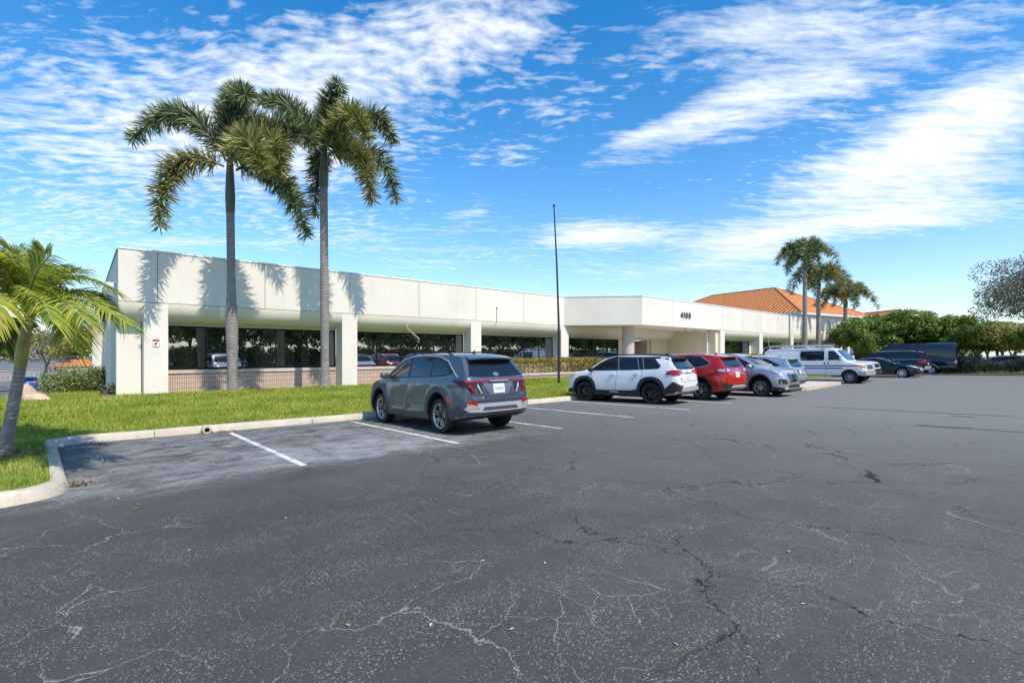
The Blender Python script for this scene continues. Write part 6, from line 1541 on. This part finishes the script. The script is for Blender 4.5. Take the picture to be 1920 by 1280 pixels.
# --- large dark SUV, tail out
def spec_large(P):
    wb = 1.56; f, r = 2.55, -2.72; R = .40
    dec = [('window_surround', 'S', [(1.30, 1.26), (.95, 1.55), (.6, 1.74), (0, 1.80), (-1.6, 1.80), (-2.2, 1.76), (-2.46, 1.30), (0, 1.24)], BLACKP, .003, 0), ('window_trim', 'S', vline([(1.30, 1.25), (0, 1.23), (-2.5, 1.29)], .02), CHROME, .006, .004),
        ('side_window', 'S', [(1.15, 1.28), (.85, 1.54), (.56, 1.70), (.22, 1.75), (.2, 1.27)], GLASSC, .006, 0), ('side_window', 'S', [(.12, 1.27), (.12, 1.76), (-.85, 1.77), (-.92, 1.28)], GLASSC, .006, 0), ('side_window', 'S', [(-1.0, 1.285), (-.93, 1.77), (-1.9, 1.765), (-2.15, 1.72), (-2.36, 1.32)], GLASSC, .006, 0),
        ('rear_window', 'B', [(-.74, 1.32), (-.66, 1.72), (.66, 1.72), (.74, 1.32)], GLASSC, .006, 0), ('windscreen', 'F', [(-.78, 1.32), (-.68, 1.74), (0, 1.78), (.68, 1.74), (.78, 1.32), (0, 1.28)], GLASSC, .006, 0),
        ('tail_lamp', 'B2', [(.50, 1.02), (.50, 1.20), (1.0, 1.22), (1.0, 1.0)], RED_L, .006, .016), ('side_lamp', 'S', [(-2.66, 1.22), (-2.2, 1.19), (-2.28, 1.06), (-2.68, 1.02)], RED_L, .006, .014), ('tailgate_trim', 'B', rect(-.5, .5, 1.08, 1.14), CHROME, .008, .012),
        ('rear_bumper', 'B', [(-.96, .56), (-.96, .76), (.96, .76), (.96, .56)], SILVP, .02, .03), ('sill', 'S', [(1.1, .32), (1.08, .42), (-1.08, .42), (-1.1, .32)], BLACKP, .01, .03), ('headlamp', 'F2', [(.5, .9), (.5, 1.06), (.9, 1.06), (.88, .9)], CLEAR_L, .006, .01), ('grille', 'F', rect(-.48, .48, .75, 1.08), CHROME, .006, .012),
        ('door_gap', 'S', vline([(.16, 1.24), (.17, .5)]), GAP, .003, 0)]
    dec += plate('B', 0, .94)
    def extras(c): return mirror_pods(c, 1.15, 1.04, 1.36, P, (.14, .2, .2))+handles((.25, -.80), 1.12, 1.0, CHROME)+rails(c, .5, -2.1, .70, SILVP, .04)+spoiler(c, -2.3, -2.60, .70, 1.79, P)
    return dict(zt=[(r, .75), (r+.02, .95), (r+.06, 1.20), (r+.14, 1.40), (r+.26, 1.70), (r+.34, 1.84), (r+.5, 1.89), (-1.2, 1.93), (0, 1.93), (.5, 1.86), (.9, 1.62), (1.25, 1.36), (1.4, 1.27), (2.1, 1.20), (2.4, 1.10), (2.5, .95), (f, .72)],
        zl=[(r, .7), (r+.1, 1.15), (-2.0, 1.22), (0, 1.20), (1.2, 1.18), (2.2, 1.06), (f, .66)], zb=[(r, .58), (-2.3, .42), (0, .34), (1.8, .34), (f, .42)],
        w=[(r, .88), (r+.05, .95), (r+.2, 1.0), (-1, 1.015), (1.8, 1.01), (2.3, .96), (f-.05, .86), (f, .78)], wr=[(r, .80), (r+.1, .86), (r+.35, .78), (-1, .80), (.5, .78), (1.2, .84), (2.2, .82), (f, .66)],
        paint=P, axles=(wb, -wb), halfw=1.015, arch=.46, R=R, tw=.27, rim=('split', 6, ALLOY, .28), decals=dec, extras=extras, stations=70, res=.1)
# --- high-roofed dark van
def spec_tall():
    P = paint('paint_navy', (.001, .012, .040), .1, .15); wb = 1.87; f, r = 2.87, -3.50; R = .36
    dec = [('side_glass', 'S', [(1.05, 1.42), (1.05, 1.95), (-3.2, 1.95), (-3.25, 1.42)], GLASSC, .005, 0, 1), ('side_window', 'S', [(1.15, 1.32), (1.2, 1.92), (1.55, 1.90), (2.1, 1.42), (2.05, 1.32)], GLASSC, .005, 0), ('windscreen', 'F', [(-.82, 1.4), (-.72, 2.05), (0, 2.1), (.72, 2.05), (.82, 1.4)], GLASSC, .005, 0),
        ('rear_window', 'B2', [(.08, 1.35), (.08, 1.9), (.72, 1.9), (.78, 1.35)], GLASSC, .005, 0), ('tail_lamp', 'B2', rect(.84, .98, .75, 1.32), RED_L, .006, .012), ('lamp_insert', 'B2', rect(.86, .96, .90, 1.10), CLEAR_L, .02, 0, 0, 'tail_lamp'),
        ('side_lamp', 'S', [(-3.47, .75), (-3.45, 1.32), (-3.33, 1.32), (-3.35, .75)], RED_L, .006, .012), ('side_lamp_insert', 'S', [(-3.46, .90), (-3.455, 1.10), (-3.35, 1.10), (-3.355, .90)], CLEAR_L, .02, 0, 0, 'side_lamp'),
        ('lower_moulding', 'S', [(1.3, .62), (1.3, .66), (-1.3, .66), (-1.3, .62)], GREYP, .006, .012), ('lower_moulding', 'S', [(-2.4, .62), (-2.4, .665), (-3.4, .665), (-3.4, .62)], SILVP, .006, .012), ('door_gap', 'S', vline([(-.3, .6), (-.3, 2.3)], .012), GAP, .003, 0), ('door_gap', 'S', vline([(1.1, .6), (1.1, 2.1)], .012), GAP, .003, 0),
        ('rear_bumper', 'B', [(-.98, .45), (-.98, .62), (.98, .62), (.98, .45)], GREYP, .02, .03), ('headlamp', 'F2', [(.55, .85), (.6, 1.1), (.9, 1.2), (.9, .9)], CLEAR_L, .006, .01), ('grille', 'F', rect(-.45, .45, .6, .95), BLACKP, .006, .01)]
    for ax in (wb, -wb): dec.append(('wheel_arch', 'S', arch_poly(ax, R+.012, .415, .50, -4, 184, 18), SILVP, .004, .018))
    def extras(c): return mirror_pods(c, 1.75, 1.1, 1.5, BLACKP, (.12, .2, .3))+handles((1.0,), 1.15, 1.0, BLACKP)
    return dict(zt=[(r, .8), (r+.03, 2.0), (r+.08, 2.5), (r+.2, 2.60), (-1.5, 2.64), (.6, 2.63), (1.0, 2.56), (1.35, 2.32), (1.75, 1.86), (2.05, 1.50), (2.2, 1.38), (2.55, 1.22), (2.75, 1.02), (f, .7)],
        zl=[(r, .75), (r+.05, 1.25), (-1, 1.28), (1.8, 1.26), (2.3, 1.12), (f, .6)], zb=[(r, .5), (-2.8, .42), (0, .36), (2.2, .36), (f, .4)],
        w=[(r, .94), (r+.08, 1.0), (-2, 1.03), (1.8, 1.02), (2.4, .98), (f-.06, .86), (f, .76)], wr=[(r, .82), (r+.1, .86), (-2, .88), (.8, .84), (1.4, .80), (2.0, .86), (2.5, .84), (f, .6)],
        sh=.985, paint=P, axles=(wb, -wb), halfw=1.03, arch=.42, R=R, tw=.24, rim=('steel', 8, plain('alloy_bright', (.8, .8, .82), .25, .8, vary=0), .215), decals=dec, extras=extras, stations=70, res=.1)
make_car(spec_grey(), 'parked_car', 'blue-grey compact SUV with full-width red tail light, alone among the empty bays', 'car', 6.77, 10.47)
make_car(spec_white(), "parked_car", 'white SUV with black roof and black wheels between two bay lines', 'car', 15.42, 11.0, 1, R_(7.0))
RED_P = paint('paint_red', (.56, .022, .014), .25, .25); SIL_P = paint('paint_silver', (.50, .52, .55), .6, .28)
make_car(spec_cross(RED_P), 'parked_car', 'bright red crossover with its tail to the lot, beside the white SUV', 'car', 18.18, 10.48)
make_car(spec_cross(SIL_P, False, ('split', 6, ALLOY, .235)), 'parked_car', 'silver crossover parked nose out beside the red crossover', 'car', 21.22, 9.58, -1)
make_car(spec_pale(), 'parked_car', 'pale blue-silver crossover parked tail out behind the silver crossover', 'car', 24.2, 10.4)
make_car(spec_van(), 'work_van', 'white work van with red and blue stripes and a ladder rack', 'van', 34.05, 10.24, -1)
make_car(spec_pickup(), 'pickup_truck', 'white pickup truck parked nose out just beyond the work van', 'pickup', 37.15, 10.85, -1)
BLK_P = paint('paint_black', (.010, .013, .016), .2, .2)
make_car(spec_sedan(BLK_P), 'parked_car', 'black sedan with bright multi-spoke wheels parked nose out', 'car', 44.85, 9.52, -1)
make_car(spec_large(paint('paint_midnight', (.010, .014, .022), .3, .22)), 'parked_car', 'large dark blue SUV with red tail lamps between black sedan and tall van', 'car', 47.65, 9.9)
make_car(spec_tall(), 'passenger_van', 'tall dark navy passenger van at the end of the parking row', 'van', 54.1, 9.7)
bl = spec_sedan(paint('paint_blue', (.012, .09, .36), .3, .25), ('split', 5, ALLOY, .25))
make_car(bl, 'parked_car', 'bright blue coupe on the side drive seen beside the leaning palm trunk', 'car', -3.95, 69.8, 1, 0, -.1)
make_car(spec_sedan(paint('paint_graphite', (.03, .032, .036), .3, .3), ('split', 5, ALLOY, .25)), 'parked_car', 'dark grey car half hidden behind the large rounded shrub', 'car', -1.2, 56.5, 1)
make_car(spec_cross(paint('paint_champagne', (.50, .49, .46), .4, .3)), 'parked_car', 'pale silver SUV glimpsed through the dark hedge at the lot end', 'car', 61.0, 4.3, 1, R_(0), -.25)
# ------------------------------------------------------------------ neighbours and far things
def mat_tile():
    m, nt, b = newmat('clay_tile'); P = objco(nt); uv = nd(nt, 'UVMap').outputs[0]
    s = nd(nt, 'SeparateXYZ'); ln(nt, uv, s.inputs[0])
    w = math_(nt, 'SINE', math_(nt, 'MULTIPLY', s.outputs[0], 2*math.pi/.85)); rr = math_(nt, 'FRACT', math_(nt, 'DIVIDE', s.outputs[1], .9))
    c = mix(nt, ramp(nt, noise(nt, P, 1.3, 5, .6), .3, .7), (.66, .20, .04), (.85, .32, .075))
    c = mix(nt, math_(nt, 'MULTIPLY', ramp(nt, w, -.1, -.9), .7), c, (.22, .06, .02))
    c = mix(nt, math_(nt, 'MULTIPLY', math_(nt, 'LESS_THAN', rr, .1), .4), c, (.2, .06, .02))
    ln(nt, c, b.inputs['Base Color']); b.inputs['Roughness'].default_value = .75
    bump(nt, b, math_(nt, 'ADD', w, rr), 1.0, .14); return m
TILE = mat_tile()
def roof_mesh(quads, name='roof'):
    """tiled slopes with coordinates that run along the eaves and up the slope"""
    me = bpy.data.meshes.new(name); vs = []; fs = []
    for q in quads:
        n = len(vs); vs += [tuple(p) for p in q]; fs.append(tuple(range(n, n+len(q))))
    me.from_pydata(vs, [], fs); me.materials.append(TILE); uv = me.uv_layers.new(name='UVMap')
    for p, q in zip(me.polygons, quads):
        o = Vector(q[0]); e = (Vector(q[1])-o).normalized(); n = p.normal; u = n.cross(e)
        for li, vi in zip(p.loop_indices, p.vertices):
            d = Vector(me.vertices[vi].co)-o; uv.data[li].uv = (d.dot(e), d.dot(u))
    return me
def ridge_caps(segs, par):
    b = MB()
    for p, q in segs: b.tube([p, q], .16, 8)
    b.build('ridge_tiles', plain('ridge_clay', (.40, .12, .035), .8, vary=.3, scale=2), par)
RIM = plain('tile_edge', (.42, .13, .04), .8, vary=.25, scale=3)
h = thing('tile_roof_house', 'large neighbouring building with an orange clay tile hip roof behind the far wing', 'house', (108, 45, -.5)); h['_world'] = 1
Dp = 104.0
A0 = at(1452.6, 539.8, Dp); A1 = at(1334.8, 554, Dp*123.2/109); EL = at(1290, 590, Dp*1.07); ER = at(1533, 578, Dp*.97)
ze = 8.9
def lev(p, z): return Vector((p[0], p[1], z))
ux = Vector((AX[0]*.2+RT[0], AX[1]*.2+RT[1], 0)).normalized(); rd = (A1-A0); rd.z = 0; rd.normalize(); nx = Vector((rd.y, -rd.x, 0))
if nx.x > 0: nx = -nx
zr = (A0.z+A1.z)/2; A0.z = A1.z = zr; ww = 13.0
c1 = lev(A0+nx*ww-rd*ww, ze); c2 = lev(A1+nx*ww+rd*ww, ze); c3 = lev(A0-nx*ww-rd*ww, ze); c4 = lev(A1-nx*ww+rd*ww, ze)
me = roof_mesh([[c2, c1, A0, A1], [c1, c3, A0], [c3, c4, A1, A0], [c4, c2, A1]]); o = place('roof', me, h, -Vector(h.location))
ridge_caps([(A0, A1), (A0, c1), (A0, c3), (A1, c2)], h)
# small gablet on the near slope
g0 = at(1450, 570, Dp*.93); gl = at(1420, 582.5, Dp*.93); gr = at(1483, 584, Dp*.90); up = lev(g0, g0.z)-nx*9
me = roof_mesh([[gl, g0, up], [g0, gr, up]]); place('gablet', me, h, -Vector(h.location)); ridge_caps([(g0, gl), (g0, gr)], h)
b = MB(); k = .92
def ins(p): return p*k+((A0+A1)/2)*(1-k)
P4 = [ins(lev(c, 0)) for c in (c1, c2, c4, c3)]; b.prism([(p.x, p.y) for p in P4], -2, ze); b.build('wall', plain('neighbour_wall', (.68, .66, .62), .8, vary=.1), h)
b = MB(); b.prism([(p.x, p.y) for p in [lev(c, 0) for c in (c1, c2, c4, c3)]], ze-.35, ze-.02); b.build('eave', plain('eave_white', (.70, .69, .66), .6), h)
# lower wing of the same complex further along
h2 = thing('tile_roof_house', 'lower orange tile roof showing above the bushy trees', 'house', (120, 26, -.5)); h2['_world'] = 1
a0 = at(1575, 566, 112); a1 = at(1690, 611, 96); f0 = at(1540, 600, 106); f1 = at(1660, 640, 90)
a1.z = a0.z = (a0.z+a1.z)/2; f0.z = f1.z = a0.z-4.0
n_ = Vector((a1-a0)).cross(Vector((0, 0, 1))).normalized(); 
if n_.dot(f0-a0) < 0: n_ = -n_
f0 = a0+n_*8+Vector((0, 0, -3.6)); f1 = a1+n_*8+Vector((0, 0, -3.6)); b0 = a0-n_*8+Vector((0, 0, -3.6)); b1 = a1-n_*8+Vector((0, 0, -3.6))
place('roof', roof_mesh([[f0, f1, a1, a0], [b1, b0, a0, a1]]), h2, -Vector(h2.location)); ridge_caps([(a0, a1)], h2)
b = MB(); b.prism([(p.x, p.y) for p in (a0+n_*7.2, a1+n_*7.2, a1-n_*7.2, a0-n_*7.2)], -2, f0.z-.1); b.build('wall', plain('neighbour_wall', (.68, .66, .62), .8, vary=.1), h2)
# left distance: house, yard wall, dumpster
h3 = thing('tile_roof_house', 'small distant house with orange tile roof beyond the side drive', 'house', (-4, 150, -3.6)); h3['_world'] = 1
p0 = at(86, 690, 118); p1 = at(124, 690, 114); zt_ = at(108, 673, 115).z; ze3 = at(108, 687, 115).z
dv = Vector((p1.x-p0.x, p1.y-p0.y, 0)); nn = Vector((-dv.y, dv.x, 0)).normalized()*5
A, B = lev(p0, ze3), lev(p1, ze3); C, Dq = B+nn*2, A+nn*2; r0 = A.lerp(B, .3)+nn; r1 = A.lerp(B, .7)+nn; r0.z = r1.z = zt_
place('roof', roof_mesh([[A, B, r1, r0], [C, Dq, r0, r1], [Dq, A, r0], [B, C, r1]]), h3, -Vector(h3.location))
b = MB(); q = [A.lerp((A+C)/2, .08), B.lerp((A+C)/2, .08), C.lerp((A+C)/2, .08), Dq.lerp((A+C)/2, .08)]; b.prism([(p.x, p.y) for p in q], -5, ze3); b.build('wall', plain('house_tan', (.62, .52, .44), .8), h3)
b = MB(); qa = A.lerp(B, .35)-nn*.0; 
for t in (.25, .6):
    s0 = q[0].lerp(q[1], t); s1 = q[0].lerp(q[1], t+.14); off_ = -nn.normalized()*.03
    b.add([lev(s0+off_, -2.6), lev(s1+off_, -2.6), lev(s1+off_, -1.2), lev(s0+off_, -1.2)], [(0,1,2,3)])
    b.build('window', plain('far_window', (.05, .06, .07), .2, vary=0), h3); b = MB()
w = thing('yard_wall', 'low pinkish tan yard wall across the end of the side drive', 'wall', (-12, 105, -3)); w['_world'] = 1
a, c = at(-40, 712, 78), at(84, 712, 96); zt1 = at(20, 696, 84).z
dv = (c-a); dv.z = 0; nv = Vector((-dv.y, dv.x, 0)).normalized()*.25
b = MB(); b.prism([(a.x, a.y), (c.x, c.y), (c.x+nv.x, c.y+nv.y), (a.x+nv.x, a.y+nv.y)], -4, zt1); b.build('wall_body', plain('wall_pink', (.58, .47, .41), .85, vary=.2, scale=2), w)
b = MB(); b.prism([(a.x-nv.x*.2, a.y-nv.y*.2), (c.x-nv.x*.2, c.y-nv.y*.2), (c.x+nv.x*1.2, c.y+nv.y*1.2), (a.x+nv.x*1.2, a.y+nv.y*1.2)], zt1, zt1+.08); b.build('coping', plain('wall_cap', (.66, .58, .52), .85), w)
d = at(93, 716, 84); zg = gz(d.x, d.y); sc = 84/FOC
t = thing('dumpster', 'green dumpster with white placards at the far end of the side drive', 'dumpster', (d.x, d.y, zg), (0, 0, TH-R_(90)))
hh = at(93, 704, 84).z-zg
b = MB(); b.prism([(-1.0, -.6), (1.0, -.6), (1.0, .8), (-1.0, .8)], .1, hh); b.box(-1.08, 1.08, -.66, .86, hh-.08, hh); b.build('bin', plain('dumpster_green', (.02, .17, .09), .5), t)
b = MB(); b.box(-1.08, -.02, -.66, .86, hh+.003, hh+.09); b.box(.02, 1.08, -.66, .86, hh+.003, hh+.09); b.build('lid', plain('dumpster_lid', (.05, .05, .06), .5), t)
for xa in (-.45, .35):
    b = MB(); b.box(xa, xa+(.3 if xa < 0 else .55), -.63, -.605, hh*.45, hh*.8); b.build('placard', plain('sign_white', (.8, .8, .8), .4, vary=0), t)
for xa in (-.85, .85):
    b = MB(); b.lathe([(.1, -.04), (.1, .04)], (xa, -.4, .1), 'y', 12); b.build('caster', BLACKP, t)
# tan boulder on the lawn
def boulder():
    bm = bmesh.new(); bmesh.ops.create_icosphere(bm, subdivisions=4, radius=1)
    rs = np.random.default_rng(3)
    for v in bm.verts:
        x, y, z = v.co
        hgt = .30*math.exp(-((x+.45)/.42)**2)+.14*math.exp(-((x-.35)/.6)**2)-.07*math.exp(-((x-.02)/.16)**2)*max(0, z)
        n = .03*math.sin(5*x+2*y)+.02*math.sin(9*y+3*z)+.015*math.sin(13*x+7*z)
        v.co = Vector((x*.86*(1+n), y*.42*(1+n), max(-.06, z)*hgt*1.75*(1+n)+.0))
    me = bpy.data.meshes.new('stone'); bm.to_mesh(me); bm.free(); smooth(me, 70); return me
m, nt, bb = newmat('boulder_tan'); P = objco(nt); ln(nt, mix(nt, ramp(nt, noise(nt, P, 2.2, 6, .6), .3, .7), (.42, .29, .19), (.60, .45, .32)), bb.inputs['Base Color']); bb.inputs['Roughness'].default_value = .85; bump(nt, bb, noise(nt, P, 14, 6, .7), .5, .03)
bp = at(62, 768, 14.9); t = thing('boulder', 'smooth tan boulder lying on the lawn behind the leaning palm', 'boulder', (bp.x, bp.y, lz(bp.x, bp.y)), (0, 0, TH-R_(90)))
me = boulder(); me.materials.append(m); o = place('stone', me, t); t.scale = (.66, .66, 1.0)
# street lamp beyond the hedge
lp = at(1881.5, 690, 52); t = thing('street_lamp', 'grey street lamp with curved arm beyond the hedge', 'street lamp', (lp.x, lp.y, -.3), (0, 0, TH-R_(90)))
zt2 = at(1881, 630, 52).z+.3; b = MB(); b.tube([(0, 0, 0), (0, 0, zt2*.95), (.06, 0, zt2), (.3, 0, zt2+.12), (.62, 0, zt2+.04)], [.06, .05, .04, .035, .03], 8); b.build('pole', plain('lamp_grey', (.45, .46, .47), .5), t, 60)
b = MB(); b.bar((.5, 0, zt2+.02), (.85, 0, zt2-.1), .16, .07); b.build('lamp_head', plain('lamp_grey', (.45, .46, .47), .5), t)
# fallen leaves on the asphalt
LM = [plain('leaf_tan', (.42, .28, .13), .7, vary=.3, scale=40), plain('leaf_brown', (.28, .14, .07), .7, vary=.3, scale=40), plain('leaf_pale', (.55, .52, .45), .7, vary=.2, scale=40)]
def on_ground(u, v):
    kk = (u-960)/FOC; dx = AX[0]+kk*RT[0]; dy_ = AX[1]+kk*RT[1]; tt = EYE/((v-HORIZ)/FOC-SLOPE*dy_); return dx*tt, dy_*tt
for i, (u, v, mi, sz) in enumerate([(652, 1173, 0, .022), (808, 1172, 2, .022), (1507, 1133, 2, .02), (1267, 1208, 0, .018), (536, 972, 0, .03), (356, 1032, 2, .022), (347, 1059, 1, .022), (258, 946, 1, .035), (1478, 1034, 2, .02), (905, 1052, 2, .018), (255, 953, 0, .02), (590, 820, 1, .03), (960, 1180, 2, .018), (222, 935, 2, .03), (1022, 1056, 2, .018), (1256, 998, 1, .018)]):
    x, y = on_ground(u, v); b = MB(); rs = random.Random(i)
    pr = [(-1, 0), (-.4, .42), (.3, .38), (1, 0), (.3, -.36), (-.4, -.4)]
    a = rs.uniform(0, 6); ca, sa = math.cos(a), math.sin(a)
    vs = [((px*ca-py*sa)*sz, (px*sa+py*ca)*sz, .006+abs(py)*sz*rs.uniform(.2, .8)) for px, py in pr]+[(0, 0, .005)]
    b.add(vs, [(j, (j+1) % 6, 6) for j in range(6)])
    t = b.build('fallen_leaf', LM[mi], None, 80); t.location = (x, y, gz(x, y))
    tag(t, ['dry tan leaf lying flat on the open asphalt', 'curled brown leaf lying on the asphalt', 'pale dry scrap of leaf lying on the asphalt'][mi], 'leaf', ['tan leaves on the asphalt', 'brown leaves on the asphalt', 'pale leaves on the asphalt'][mi])
